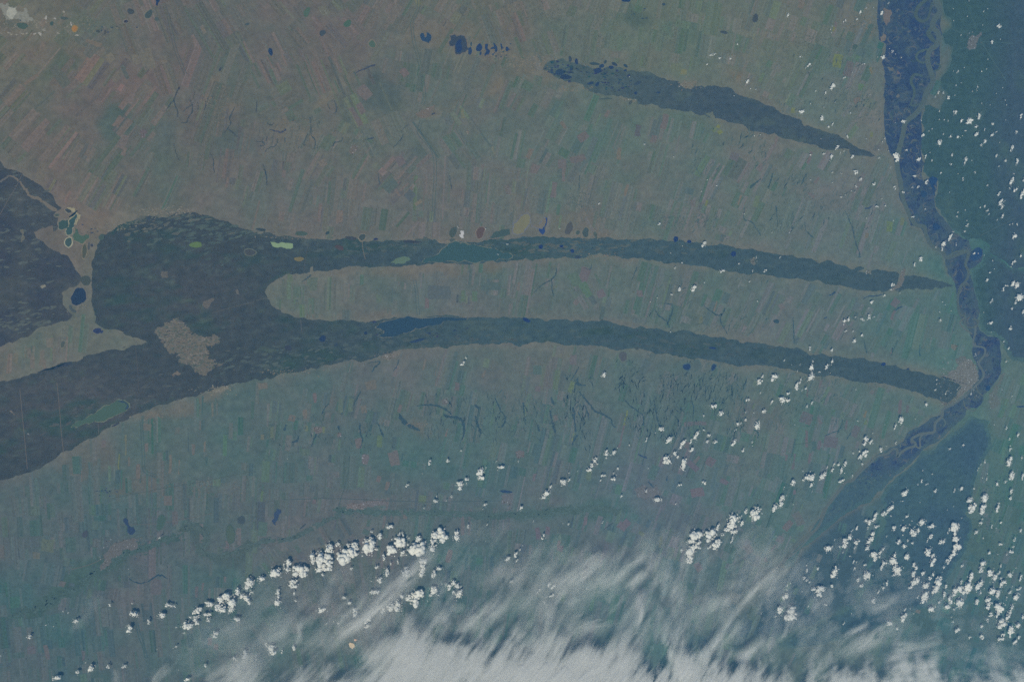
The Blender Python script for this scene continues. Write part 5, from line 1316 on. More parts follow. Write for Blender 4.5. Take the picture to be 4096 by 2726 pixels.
# conspicuous fields read off the photograph: tile, centre, half sizes, tilt, colour
PINK, PALE, YEL, DGR, BRN = (112, 106, 105), (116, 114, 106), (100, 118, 92), (76, 96, 98), (104, 100, 106)
SEEN = [('00', 985, 520, 34, 40, -30, (116, 113, 105)), ('00', 1215, 528, 32, 44, -18, (112, 111, 105)), ('00', 1290, 530, 26, 70, -18, (108, 110, 104)), ('00', 1345, 520, 26, 92, -16, (110, 110, 104)), ('00', 1060, 680, 34, 66, 45, (108, 106, 103)),
        ('00', 1172, 880, 28, 50, 25, (114, 106, 108)), ('00', 382, 410, 22, 40, 8, (112, 105, 102)), ('00', 840, 385, 20, 75, -72, (112, 106, 101)), ('00', 908, 460, 22, 40, 45, (108, 106, 103)), ('00', 280, 715, 14, 76, 55, (112, 104, 101)),
        ('00', 1100, 1270, 30, 60, 25, (108, 103, 106)), ('00', 1115, 1360, 20, 36, 22, (114, 105, 105)), ('00', 800, 1320, 14, 80, 24, (108, 103, 102)), ('00', 1045, 1080, 12, 54, 35, (114, 105, 104)), ('00', 1075, 1095, 14, 50, 35, (112, 103, 103)), ('00', 1820, 265, 18, 40, -25, (114, 112, 106)),
        ('00', 770, 560, 8, 90, 50, (112, 104, 102)), ('00', 1470, 555, 30, 16, -10, (114, 110, 104)), ('00', 1325, 800, 38, 32, 30, (110, 106, 104)), ('00', 370, 1510, 30, 60, 20, (108, 105, 102)), ('00', 1120, 650, 14, 70, -25, (80, 94, 98)), ('00', 540, 680, 110, 40, 55, (84, 96, 97)),
        ('01', 685, 435, 18, 50, -28, (108, 104, 104)), ('01', 1325, 655, 34, 36, -35, (110, 100, 106)), ('01', 600, 1460, 34, 34, -30, (114, 108, 106)), ('01', 975, 830, 44, 60, -40, (108, 102, 107)), ('01', 940, 970, 26, 50, -28, (106, 100, 106)), ('01', 1855, 1015, 14, 44, -4, (112, 116, 100)),
        ('01', 1500, 1440, 16, 84, 50, (106, 102, 106)), ('01', 2130, 1350, 12, 40, -15, (108, 114, 106)), ('01', 895, 1045, 24, 90, -30, (104, 98, 105)), ('01', 1450, 15, 20, 40, -25, (112, 116, 96)), ('01', 1290, 1440, 36, 50, -30, (104, 98, 107)),
        ('02', 160, 1375, 22, 50, 22, (112, 105, 104)), ('02', 960, 1375, 18, 56, 8, (114, 108, 104)), ('02', 1365, 1090, 28, 70, 10, (106, 100, 108)), ('02', 1130, 1170, 26, 50, 5, (84, 88, 104)), ('02', 1270, 1245, 26, 34, 8, (104, 100, 108)), ('02', 640, 1225, 50, 34, -35, (102, 98, 106)), ('02', 590, 1420, 70, 30, -15, (102, 98, 106)),
        ('02', 1850, 1132, 18, 16, 30, (120, 126, 84)), ('02', 1862, 1182, 24, 20, -30, (116, 126, 86)), ('02', 1810, 1160, 20, 16, 40, (100, 118, 92)), ('02', 1540, 645, 26, 24, 5, (120, 122, 98)), ('02', 1470, 600, 46, 36, 5, (100, 113, 102)), ('02', 2225, 1500, 24, 34, 38, (110, 104, 112)), ('02', 460, 1120, 14, 36, -38, (110, 104, 104)), ('02', 205, 1515, 36, 40, 20, (108, 102, 108)), ('02', 855, 1015, 14, 36, 30, (108, 102, 106)), ('02', 1990, 1400, 40, 36, 20, (98, 98, 110)), ('02', 450, 1470, 34, 44, -5, (104, 100, 108)),
        ('03', 625, 545, 38, 60, 8, (110, 124, 88)), ('03', 225, 985, 20, 26, 8, (112, 122, 90)), ('03', 830, 785, 24, 28, 10, (84, 116, 96)), ('03', 928, 635, 16, 30, -12, (116, 112, 102)), ('03', 600, 240, 14, 44, 15, (110, 102, 112)), ('03', 590, 262, 10, 22, 15, (118, 122, 88)), ('03', 300, 40, 24, 40, 20, (112, 106, 106)), ('03', 930, 1205, 16, 24, 5, (108, 118, 92)), ('03', 800, 900, 34, 20, -30, (112, 104, 106)), ('03', 70, 1270, 14, 50, 18, (112, 104, 110)), ('03', 370, 1410, 14, 60, 20, (108, 102, 112)), ('03', 720, 620, 34, 70, 15, (98, 98, 108)),
        ('10', 365, 55, 36, 40, 15, (108, 106, 102)), ('11', 748, 425, 24, 54, 4, (116, 106, 104)), ('11', 230, 430, 26, 44, 8, (110, 104, 104)), ('11', 250, 45, 18, 36, 10, (108, 102, 106)), ('11', 1275, 70, 10, 56, 50, (114, 106, 106)), ('11', 1330, 160, 12, 50, 48, (112, 104, 106)), ('11', 1360, 205, 12, 56, 45, (110, 104, 106)), ('11', 1200, 150, 50, 60, 45, (78, 98, 102)), ('11', 1380, 240, 40, 40, 45, (78, 92, 103)), ('11', 1270, 215, 12, 36, -30, (112, 104, 106)), ('11', 1460, 300, 16, 34, 55, (118, 112, 104)),
        ('11', 1535, 1205, 18, 48, 2, (106, 98, 106)), ('11', 1960, 1140, 26, 46, 0, (84, 110, 100)), ('11', 1855, 1140, 14, 50, 0, (86, 110, 100)), ('11', 1640, 1110, 100, 60, 0, (80, 96, 106)), ('11', 2110, 1050, 90, 36, 0, (76, 98, 104)), ('11', 305, 975, 22, 36, 0, (92, 110, 98)), ('11', 1100, 1165, 24, 36, -4, (88, 108, 102)), ('11', 520, 1030, 36, 60, 5, (86, 104, 102)),
        ('12', 375, 190, 26, 70, 8, (106, 100, 108)), ('12', 465, 50, 12, 60, 4, (110, 104, 110)), ('12', 1025, 190, 10, 56, 18, (118, 108, 104)), ('12', 2040, 280, 9, 50, 18, (120, 108, 104)), ('12', 2195, 290, 24, 50, 15, (96, 114, 100)), ('12', 1745, 305, 12, 28, 15, (112, 122, 88)), ('12', 1620, 310, 24, 28, 5, (104, 102, 110)), ('12', 645, 950, 44, 62, 18, (104, 98, 110)), ('12', 660, 1080, 36, 70, -30, (82, 112, 100)), ('12', 560, 990, 44, 60, -30, (84, 108, 102)), ('12', 800, 1120, 34, 34, -20, (106, 100, 112)), ('12', 575, 1195, 22, 26, 35, (110, 104, 110)), ('12', 1147, 1118, 24, 28, -4, (106, 102, 112)), ('12', 1825, 1230, 10, 50, 14, (112, 108, 106)), ('12', 1690, 1360, 12, 40, 12, (102, 112, 102)), ('12', 130, 130, 10, 50, 5, (106, 108, 108)), ('12', 60, 1050, 12, 40, 5, (112, 106, 106)),
        ('13', 1088, 520, 26, 46, 4, (96, 120, 94)), ('13', 1200, 475, 16, 34, 8, (102, 114, 98)), ('13', 885, 595, 14, 24, 10, (112, 108, 104)), ('13', 120, 1235, 24, 28, -25, (108, 104, 112)), ('13', 440, 105, 14, 34, 40, (108, 102, 110)), ('13', 1140, 1200, 34, 40, 35, (100, 100, 114)), ('13', 390, 235, 14, 34, -60, (106, 102, 110)), ('13', 1125, 1310, 12, 44, 25, (104, 100, 112)),
        ('20', 450, 45, 32, 44, -3, (112, 110, 107)), ('20', 375, 185, 22, 36 * 2, 4, (108, 106, 104)), ('20', 400, 240, 46, 12, 85, (110, 104, 103)), ('20', 290, 220, 20, 54, -3, (110, 106, 105)), ('20', 140, 185, 18, 46, 0, (108, 108, 102)), ('20', 485, 160, 14, 68, 2, (104, 104, 104)), ('20', 262, 140, 18, 46, -8, (104, 104, 104)), ('20', 928, 950, 22, 30, 2, (108, 100, 106)), ('20', 1508, 1455, 36, 44, 0, (104, 102, 106)), ('20', 1240, 1195, 16, 66, 0, (108, 102, 104)), ('20', 1732, 1000, 14, 46, 0, (108, 104, 106)), ('20', 1520, 1130, 11, 80, 2, (112, 106, 105)),
        ('20', 1835, 975, 8, 50, 2, (116, 110, 106)), ('20', 1605, 1155, 7, 66, 2, (114, 108, 106)), ('20', 1310, 980, 14, 40, 2, (108, 104, 106)), ('20', 1128, 960, 7, 90, 0, (112, 114, 98)), ('20', 1065, 1110, 6, 70, 3, (112, 120, 88)), ('20', 1320, 800, 36, 30, 10, (104, 104, 104)), ('20', 1905, 640, 8, 60, 0, (112, 110, 106)), ('20', 1950, 640, 7, 56, 0, (112, 108, 106)), ('20', 1660, 640, 10, 70, 0, (108, 106, 104)), ('20', 1152, 1110, 10, 40, 0, (104, 104, 104)), ('20', 732, 1240, 5, 50, 2, (112, 104, 104)),
        ('21', 60, 430, 40, 30, -5, (112, 106, 104)), ('21', 1030, 425, 48, 38, -8, (108, 104, 104)), ('21', 437, 682, 16, 40, 4, (116, 108, 106)), ('21', 527, 540, 12, 46, -3, (112, 98, 106)), ('21', 968, 640, 26, 34, -10, (110, 106, 106)), ('21', 320, 720, 28, 30, 10, (110, 104, 104)), ('21', 920, 945, 28, 44, -8, (108, 102, 108)), ('21', 1235, 1080, 66, 44, 75, (108, 104, 110)), ('21', 1510, 240, 10, 50, 12, (114, 108, 106)), ('21', 1105, 930, 22, 52, 6, (90, 114, 96)), ('21', 850, 600, 24, 60, 4, (92, 110, 104)), ('21', 760, 610, 20, 60, 2, (94, 110, 104)),
        ('21', 1175, 1325, 16, 40, 14, (112, 106, 108)), ('21', 1100, 1265, 18, 26, 14, (108, 102, 108)), ('21', 1490, 1445, 32, 32, 5, (96, 116, 100)), ('21', 55, 1420, 10, 50, 4, (88, 114, 94)), ('21', 518, 1468, 18, 18, 10, (108, 100, 110)), ('21', 1285, 630, 14, 34, 20, (110, 102, 108)), ('21', 1620, 280, 8, 56, 12, (112, 106, 106)), ('21', 455, 815, 14, 26, 0, (106, 116, 98)), ('21', 605, 825, 12, 26, 4, (108, 118, 96)), ('21', 145, 850, 18, 48, 0, (96, 110, 100)), ('21', 60, 890, 18, 26, 0, (108, 110, 102)), ('21', 2040, 325, 10, 34, 20, (112, 106, 106)), ('21', 1800, 440, 22, 36, 8, (102, 98, 108)), ('21', 1710, 850, 6, 36, 14, (112, 104, 108)),
        ('22', 550, 200, 26, 44, 4, (104, 102, 112)), ('22', 530, 440, 20, 50, 14, (98, 118, 96)), ('22', 1020, 720, 6, 68, 14, (110, 124, 88)), ('22', 225, 290, 36, 36, 0, (78, 102, 106)), ('22', 1640, 775, 16, 100, 88, (100, 100, 112)), ('22', 235, 460, 24, 26, 10, (102, 98, 110)), ('22', 200, 1250, 12, 34, 14, (106, 102, 114)), ('22', 1660, 1385, 36, 60, 80, (108, 100, 114)), ('22', 1780, 1110, 34, 40, 30, (104, 98, 112)), ('22', 1660, 1090, 14, 36, 40, (106, 104, 112)), ('22', 1620, 1150, 24, 60, -50, (98, 96, 114)), ('22', 690, 1230, 22, 50, 12, (92, 114, 106)), ('22', 1900, 1290, 40, 22, 30, (102, 98, 114)), ('22', 985, 880, 10, 110, 14, (104, 100, 112)), ('22', 545, 890, 6, 36, 14, (108, 120, 92)), ('22', 1570, 960, 20, 30, 10, (104, 102, 112)),
        ('23', 935, 490, 18, 20, 30, (104, 106, 114)), ('23', 1185, 620, 12, 60, 10, (104, 98, 112)), ('23', 875, 685, 5, 34, 18, (118, 110, 102)), ('23', 862, 680, 4, 30, 18, (112, 108, 104)), ('23', 875, 760, 14, 22, 6, (96, 116, 98)), ('23', 345, 870, 12, 40, 2, (106, 98, 112)), ('23', 340, 720, 50, 50, 20, (96, 98, 112)), ('23', 785, 840, 30, 50, 20, (96, 98, 112)), ('23', 560, 930, 60, 50, 10, (98, 98, 114)), ('23', 455, 960, 14, 44, 8, (104, 98, 114)), ('23', 375, 1080, 10, 46, 10, (106, 100, 114)), ('23', 160, 1075, 10, 24, 8, (106, 100, 114)), ('23', 230, 1110, 14, 70, 10, (98, 98, 112)), ('23', 345, 940, 10, 44, 2, (104, 98, 112)), ('23', 410, 970, 22, 46, 0, (68, 98, 108)), ('23', 240, 1382, 12, 20, 10, (108, 100, 114)), ('23', 700, 780, 10, 40, 10, (100, 98, 112)), ('23', 355, 500, 8, 34, 6, (106, 100, 112)), ('23', 460, 740, 10, 36, -30, (104, 102, 114)), ('23', 730, 210, 46, 30, 0, (90, 102, 110)), ('23', 1735, 205, 50, 30, -20, (98, 102, 110)), ('23', 475, 410, 9, 40, 25, (104, 100, 112)), ('23', 1110, 120, 10, 30, 15, (106, 102, 112)), ('23', 1250, 640, 12, 34, 12, (98, 98, 112)),
        ('30', 432, 345, 58, 60, 5, (94, 108, 102)), ('30', 280, 1280, 36, 34, -5, (98, 98, 110)), ('30', 415, 1300, 16, 64, -12, (104, 100, 108)), ('30', 1400, 720, 44, 66, 0, (98, 98, 108)), ('30', 1815, 715, 10, 34, 8, (108, 102, 110)), ('30', 1565, 100, 26, 60, 0, (98, 98, 106)), ('30', 2035, 340, 18, 32, 0, (106, 100, 108)), ('30', 1760, 760, 14, 50, 2, (100, 98, 108)), ('30', 1880, 1205, 16, 34, -4, (104, 98, 108)), ('30', 1935, 1250, 18, 24, -5, (106, 100, 108)), ('30', 745, 1330, 14, 44, -4, (98, 98, 108)), ('30', 2130, 220, 8, 30, 3, (112, 106, 110)), ('30', 330, 435, 30, 28, 5, (102, 106, 104)), ('30', 560, 690, 26, 24, 20, (102, 100, 106)), ('30', 2020, 650, 8, 28, 2, (106, 102, 110)), ('30', 0, 400, 34, 60, 0, (98, 99, 104)),
        ('31', 1730, 440, 18, 56, 14, (108, 102, 110)), ('31', 1338, 88, 16, 20, 0, (110, 104, 108)), ('31', 1850, 170, 80, 16, 88, (104, 102, 110)), ('31', 60, 200, 40, 60, 5, (78, 104, 104)), ('31', 985, 225, 30, 26, 20, (76, 100, 106)),
        ('32', 660, 130, 16, 34, 5, (108, 100, 114)), ('32', 230, 235, 50, 20, 80, (102, 96, 114)), ('32', 320, 210, 20, 34, 10, (104, 98, 114)), ('32', 990, 175, 40, 34, 40, (106, 100, 114)), ('32', 1160, 240, 28, 16, 30, (102, 116, 104)), ('32', 1670, 540, 30, 40, -30, (112, 108, 118)), ('32', 420, 330, 10, 30, 8, (110, 102, 110)), ('32', 1030, 140, 34, 26, 40, (104, 98, 114)), ('32', 430, 370, 24, 24, 8, (106, 100, 112)), ('32', 2120, 375, 40, 28, 60, (102, 102, 112)), ('32', 1330, 310, 10, 50, 10, (102, 114, 106)), ('32', 2270, 470, 14, 24, 0, (102, 98, 112)),
        ('33', 180, 170, 26, 50, 40, (106, 102, 112)), ('33', 270, 110, 60, 40, 60, (98, 104, 112)), ('33', 50, 370, 8, 34, 40, (106, 100, 114)), ('33', 1345, 932, 18, 16, 20, (116, 110, 112)), ('33', 1970, 150, 14, 50, 10, (88, 102, 114)), ('33', 110, 290, 30, 30, 30, (98, 100, 114)), ('33', 2040, 1400, 30, 20, 20, (84, 108, 114))]
for t, x, y, hw, hl, an, c in SEEN:
    q = T(t, [(x, y)])[0]
    ca, sa = math.cos(math.radians(an)), math.sin(math.radians(an))
    hw, hl = hw * KT, hl * KT
    FIELDS.append(([(q[0] + ca * a - sa * b, q[1] + sa * a + ca * b) for a, b in ((-hw, -hl), (hw, -hl), (hw, hl), (-hw, hl))], A_(*c) * .6 + base_srgb(*q) * .4 + A_(0, .5, 1), 1e9, -1))
FIELDS.sort(key=lambda f: -f[2])
rest = MB()
for i, (q, c, ar, zi) in enumerate(FIELDS):
    one = i < 300
    mb = MB() if one else rest
    z = 0.003 + LEVEL[zi] * 2e-4 if zi >= 0 else 0.0122 + (i % 12) * 2e-4
    jit = 1.2 if zi >= 0 else 2.2
    q = [(x + rr.uniform(-jit, jit), y + rr.uniform(-jit, jit)) for x, y in q]
    a, b, d, e = (np.array(k) for k in q)
    wpx = np.hypot(*(b - a))
    n = max(1, min(6, int(wpx / 4.5)))
    if zi < 0:
        mb.poly(rough(q, .04, 2, cap=2), z, c)
    else:
        for k in range(n):      # drill strips inside the field
            f0, f1 = k / n, (k + 1) / n
            mb.poly([a + (b - a) * f0, a + (b - a) * f1, e + (d - e) * f1, e + (d - e) * f0], z, c + rr.gauss(0, 2.0) + A_(1, 0, 0) * rr.gauss(0, 1))
    if one:
        mb.build('crop_field', M_FIELD, GROUND)
o = rest.build('small_crop_field', M_FIELD, GROUND)
o['kind'] = 'stuff'
print('FIELDS', len(FIELDS))

# ------------------------------------------------------------------ ravines, wooded gullies, groves
RAV = [  # tile, points, half-width profile (px), label
    ('00', [(1600, 790), (1575, 850), (1555, 900)], [2, 4, 3], 'stem of the forked dark ravine at upper left'),
    ('00', [(1555, 900), (1520, 940), (1495, 975), (1465, 1005)], [3, 3, 2, 1], 'left prong of the forked dark ravine'),
    ('00', [(1555, 900), (1580, 970), (1595, 1010), (1582, 1055)], [3, 3, 3, 1], 'right prong of the forked dark ravine'),
    ('00', [(1700, 890), (1725, 950), (1720, 1010), (1690, 1050), (1670, 1100), (1625, 1100)], [2, 3, 4, 4, 3, 2], 'hooked dark ravine right of the forked one'),
    ('00', [(1720, 940), (1670, 970), (1635, 1010)], [3, 2, 1], 'short side gully of the hooked ravine'),
    ('00', [(1770, 915), (1775, 980)], [2, 3], 'short upright gully beside the hooked ravine'),
    ('00', [(1840, 905), (1845, 950), (1825, 990)], [2, 3, 1], 'thin gully on the pale sandy ridge'),
    ('00', [(2105, 960), (2060, 1050), (2065, 1110), (2010, 1195)], [2, 4, 4, 2], 'long dark ravine cutting the sandy slope'),
    ('00', [(2050, 1160), (2090, 1190), (2130, 1225)], [3, 4, 2], 'lower foot of the sandy slope ravine'),
    ('00', [(1880, 1370), (1910, 1430), (1920, 1550)], [2, 3, 3], 'thin upright gully in dark green fields'),
    ('00', [(1560, 1300), (1580, 1380), (1605, 1440)], [2, 2, 2], 'faint gully left of the dark green fields'),
    ('01', [(10, 900), (5, 960), (0, 1010)], [2, 3, 2], 'short gully at the sandy slope edge'),
    ('01', [(5, 1270), (60, 1270), (70, 1300), (20, 1310)], [2, 3, 3, 2], 'curled gully among pale slopes'),
    ('01', [(190, 1240), (180, 1300), (110, 1330), (80, 1360)], [2, 3, 3, 2], 'bent gully among pale slopes'),
    ('01', [(100, 1110), (140, 1120), (160, 1100)], [2, 3, 2], 'short flat gully among pale slopes'),
    ('01', [(120, 1160), (220, 1185), (270, 1160)], [2, 4, 5], 'dark flat reservoir gully among pale slopes'),
    ('01', [(105, 1225), (90, 1265)], [2, 2], 'tiny gully among pale slopes'),
    ('01', [(260, 1230), (258, 1280)], [3, 2], 'small upright gully among pale slopes'),
    ('01', [(483, 1055), (490, 1110), (492, 1200), (530, 1260), (525, 1330)], [4, 2, 2, 4, 3], 'long thin ravine down the pale slopes'),
    ('01', [(465, 1200), (430, 1280), (440, 1310)], [2, 2, 2], 'faint gully left of the long thin ravine'),
    ('01', [(700, 900), (722, 960), (715, 1000), (690, 1020)], [2, 4, 3, 1], 'hooked ravine beside the sandy stream'),
    ('01', [(640, 930), (660, 975)], [2, 3], 'short gully beside the sandy stream'),
    ('01', [(690, 1310), (705, 1280), (760, 1265), (780, 1230)], [3, 4, 3, 2], 'branched dark gully in the upper middle'),
    ('01', [(980, 1255), (1055, 1232)], [2, 5], 'small dark reservoir on a pale stream'),
    ('01', [(870, 660), (930, 635), (1000, 605), (1030, 595), (1070, 582)], [1, 3, 4, 6, 3], 'dark winding reservoir on the sandy stream'),
    ('01', [(1300, 1180), (1330, 1140), (1370, 1110)], [2, 2, 1], 'thin gully below the crossroads village'),
    ('01', [(1230, 1320), (1290, 1260), (1320, 1205)], [2, 4, 2], 'speckled gully left of the shelter belt'),
    ('01', [(1540, 1035), (1605, 1015)], [3, 4], 'dark reservoir at the crossroads village'),
    ('01', [(65, 1470), (80, 1530), (95, 1568)], [2, 3, 2], 'thin gully in the upper left fields'),
    ('11', [(80, 0), (95, 80), (98, 150)], [2, 4, 2], 'upright dark gully above the massif'),
    ('11', [(1095, 40), (1105, 140)], [3, 2], 'short upright gully left of the diamond fields'),
    ('11', [(490, 950), (465, 975), (410, 1010)], [5, 4, 2], 'dark slanting gully on the steppe tongue'),
    ('11', [(1735, 60), (1750, 180)], [4, 2], 'short upright gully right of the shelter belt'),
    ('12', [(400, 885), (395, 940), (355, 990), (265, 1040), (195, 1110)], [2, 4, 4, 3, 1], 'long slanting gully between the ribbons'),
    ('12', [(355, 990), (360, 1080), (375, 1150)], [3, 3, 2], 'upright branch of the slanting gully'),
    ('12', [(650, 890), (700, 900), (715, 850)], [2, 3, 2], 'small hooked gully under the middle ribbon'),
    ('12', [(1120, 880), (1100, 930), (1070, 1000)], [3, 3, 1], 'gully hanging from the middle ribbon'),
    ('12', [(1285, 1270), (1320, 1320), (1385, 1365), (1410, 1420)], [2, 4, 4, 3], 'long gully falling toward the lower ribbon'),
    ('12', [(1440, 1215), (1440, 1270), (1410, 1340), (1390, 1400)], [2, 4, 6, 3], 'dark ravine beside the long gully'),
    ('12', [(1340, 1200), (1430, 1210)], [2, 3], 'level gully feeding the dark ravine'),
    ('12', [(1910, 1250), (1880, 1300), (1840, 1310), (1760, 1260), (1700, 1210)], [4, 6, 4, 3, 1], 'curved dark ravine right of two pale fields'),
    ('12', [(1880, 1300), (1870, 1370), (1930, 1480)], [3, 3, 2], 'stem of the curved dark ravine'),
    ('12', [(2085, 350), (2080, 450), (2150, 480), (2230, 600)], [3, 4, 3, 2], 'long dark gully above the middle ribbon'),
    ('12', [(605, 60), (600, 200)], [2, 2], 'thin upright gully above the groves'),
    ('13', [(695, 380), (730, 470), (760, 530), (780, 640), (815, 740), (822, 795)], [2, 3, 4, 3, 4, 7], 'long dark valley ending in a pond above the narrow ribbon'),
    ('13', [(865, 355), (905, 350), (940, 330)], [6, 4, 2], 'dark flat reservoir left of the upper river'),
    ('13', [(330, 480), (345, 560), (410, 620)], [2, 3, 5], 'thin gully with a dark end in the right fields'),
    ('13', [(545, 1135), (580, 1120), (605, 1100)], [2, 6, 3], 'dark slanting pool between the ribbons at right'),
    ('13', [(855, 1165), (900, 1140), (960, 1140), (1020, 1125)], [3, 4, 3, 4], 'dark chain of pools between the ribbons at right'),
    ('13', [(1140, 1270), (1170, 1245), (1205, 1235)], [2, 5, 3], 'dark slanting pool above the river city'),
    ('13', [(500, 1345), (525, 1325)], [2, 4], 'tiny dark pool in the right fields'),
    ('21', [(1285, 680), (1300, 720), (1350, 770), (1410, 805), (1470, 830)], [3, 10, 12, 11, 5], 'long curved dark wooded ridge in the lower fields'),
    ('21', [(1440, 610), (1560, 600), (1650, 620), (1710, 650), (1755, 685)], [2, 4, 5, 7, 4], 'dark wooded gully arching above the wide ravine'),
    ('21', [(1680, 690), (1720, 705), (1800, 715), (1845, 740), (1865, 810), (1860, 870), (1840, 920)], [8, 9, 7, 9, 8, 6, 4], 'wide dark ravine bending down in the lower fields'),
    ('21', [(1965, 700), (1985, 780), (2010, 840), (2005, 890)], [6, 8, 6, 4], 'dark upright wooded ravine right of the bending one'),
    ('21', [(2200, 660), (2235, 720), (2210, 790), (2165, 800)], [3, 5, 5, 2], 'bent dark ravine near the gully country'),
    ('21', [(2140, 540), (2170, 600), (2200, 670)], [4, 5, 3], 'wooded gully leading into the bent ravine'),
    ('21', [(1960, 600), (2000, 640)], [6, 5], 'short wooded gully at the ravine head'),
    ('21', [(1000, 300 - 70), (1110, 215), (1060, 270), (1040, 310)], [1, 4, 4, 2], 'dark gully under the rim village'),
    ('21', [(1280, 190), (1265, 250), (1230, 300)], [2, 3, 2], 'slanting gully right of the rim village'),
    ('21', [(940, 480), (905, 540), (875, 610)], [4, 3, 3], 'slanting wooded gully in the striped fields'),
    ('21', [(650, 590), (610, 640), (590, 690)], [3, 4, 2], 'short slanting gully in the striped fields'),
    ('21', [(930, 760), (935, 850), (955, 920), (930, 990)], [4, 4, 4, 2], 'thin upright wooded gully in the lower middle'),
    ('21', [(1090, 760), (1120, 840), (1145, 885)], [3, 5, 4], 'feathered gully in the lower middle fields'),
    ('21', [(740, 790), (745, 830)], [6, 7], 'short thick wooded gully above a village'),
    ('21', [(270, 780), (255, 830)], [5, 6], 'short thick wooded gully at the left fields'),
    ('21', [(380, 880), (370, 920), (320, 940)], [5, 6, 4], 'hooked wooded gully at the left fields'),
    ('21', [(540, 860), (510, 940), (490, 980)], [4, 3, 2], 'thin gully under the grey village'),
    ('22', [(595, 480), (640, 530), (700, 600), (740, 655), (820, 690), (885, 730), (900, 780), (930, 805)], [2, 4, 6, 6, 5, 6, 4, 3], 'longest wooded ravine running down the gully country'),
    ('22', [(545, 620), (560, 720), (570, 840)], [8, 9, 6], 'thick upright wooded ravine in the gully country'),
    ('22', [(590, 660), (620, 720)], [4, 5], 'short wooded gully beside the thick upright ravine'),
    ('22', [(600, 260), (560, 330), (525, 380)], [3, 4, 3], 'slanting wooded gully under the lower ribbon'),
    ('22', [(580, 370), (600, 420), (660, 425)], [6, 7, 4], 'thick hooked wooded gully in the gully country'),
    ('22', [(350, 530), (375, 600)], [5, 6], 'short thick gully left of the gully country'),
    ('22', [(340, 650), (360, 750), (385, 850)], [4, 6, 6], 'upright wooded ravine left of the gully country'),
    ('22', [(100, 580), (110, 680), (120, 780)], [5, 5, 3], 'upright ravine at the left of the gully country'),
    ('22', [(230, 780), (245, 840)], [5, 6], 'short thick gully by the left ravines'),
    ('22', [(650, 600), (680, 680), (690, 740)], [3, 4, 2], 'thin gully parallel to the longest ravine'),
    ('22', [(1010, 560), (1060, 610), (1130, 660), (1175, 700), (1178, 790)], [3, 4, 4, 4, 5], 'thin ravine turning straight down in the gully country'),
    ('22', [(1285, 600), (1295, 700), (1320, 790)], [4, 5, 4], 'upright wooded ravine right of the thin turning one'),
    ('22', [(1610, 540), (1625, 640), (1620, 730)], [4, 4, 2], 'thin upright gully near the scattered clouds'),
    ('22', [(1130, 1045), (1180, 1065), (1210, 1075)], [3, 4, 5], 'dark little reservoir in the lower middle'),
    ('22', [(585, 870), (545, 940), (545, 970)], [6, 5, 4], 'wooded gully at the foot of the gully country'),
    ('22', [(2170, 820), (2205, 850), (2200, 900)], [4, 4, 3], 'bent gully among the scattered clouds'),
    ('22', [(1220, 1290), (1270, 1340)], [5, 3], 'dim gully above the hazy grey town'),
    ('22', [(1380, 1280), (1395, 1240)], [6, 3], 'dim short gully in the lower middle'),
    ('23', [(620, 860), (650, 800), (670, 730)], [2, 3, 2], 'slanting gully in the fields above the hooked bend'),
    ('23', [(505, 880), (580, 850), (640, 830)], [2, 3, 2], 'level gully in the fields above the hooked bend'),
    ('23', [(705, 910), (740, 850)], [3, 3], 'dark slanting gully above the hooked bend'),
    ('23', [(1360, 70), (1360, 170)], [3, 3], 'upright gully above the river city fields'),
    ('23', [(860, 20), (885, 140)], [2, 3], 'thin upright gully above the lower ribbon'),
    ('23', [(1115, 90), (1110, 160)], [3, 2], 'short upright gully above the lower ribbon'),
    ('30', [(1160, 660 - 20), (1200, 670), (1300, 680), (1420, 610), (1500, 640)], [2, 3, 3, 4, 3], 'faint winding stream under the grey lower left town'),
    ('13', [(40, 40), (25, 110), (0, 170)], [6, 5, 4], 'thick wooded gully in the right fields'),
    ('13', [(300, 140), (320, 100), (350, 40)], [3, 4, 3], 'slanting wooded gully near the upper ribbon tip'),
    ('13', [(70, 330), (80, 420), (90, 520)], [4, 3, 2], 'thin upright gully above the middle ribbon'),
    ('13', [(225, 1330), (230, 1450), (235, 1560)], [2, 3, 2], 'thin upright gully above the lower ribbon crossing'),
    ('12', [(2130, 170), (2180, 130), (2230, 90)], [6, 7, 4], 'dark streaky wood under the upper ribbon'),
]
RAVS = []
M_GULLY = land_material('gully_brush', .35, 1.5)
for i, (t, pts, w, lab) in enumerate(RAV):
    q = spline(T(t, pts), 7)
    r2 = random.Random(i)
    q[1:-1] += np.array([[r2.gauss(0, .9), r2.gauss(0, .9)] for _ in q[1:-1]])
    ww = np.interp(np.linspace(0, 1, len(q)), np.linspace(0, 1, len(w)), w) * KT * 2 * 1.35
    ww = np.maximum(ww * np.array([r2.uniform(.4, 1.6) for _ in q]), 1.3)
    c = base_srgb(*q.mean(0)) - (A_(32, 24, 4) if 'pool' in lab or 'reservoir' in lab else A_(27, 18, 7))
    mb = MB()
    mb.strip(q, ww, .026, c)
    k = len(q)
    for e in range(0, k - 1, 2):      # short feathery side gullies
        if r2.random() < .5 and ww.max() > 3:
            a = q[e]
            d = q[min(e + 1, k - 1)] - q[e]
            d = d / (np.hypot(*d) + 1e-6)
            s = r2.choice((-1, 1))
            b = a + np.array([-d[1], d[0]]) * s * r2.uniform(3, 9) + d * r2.uniform(-5, 3)
            mb.strip([a, (a + b) / 2 + r2.uniform(-1, 1), b], [1.8, 1.4, .5], .0255, c + 3)
    tag(mb.build('ravine', M_GULLY), lab, 'ravine', 'dark ravines and gullies', 'structure')

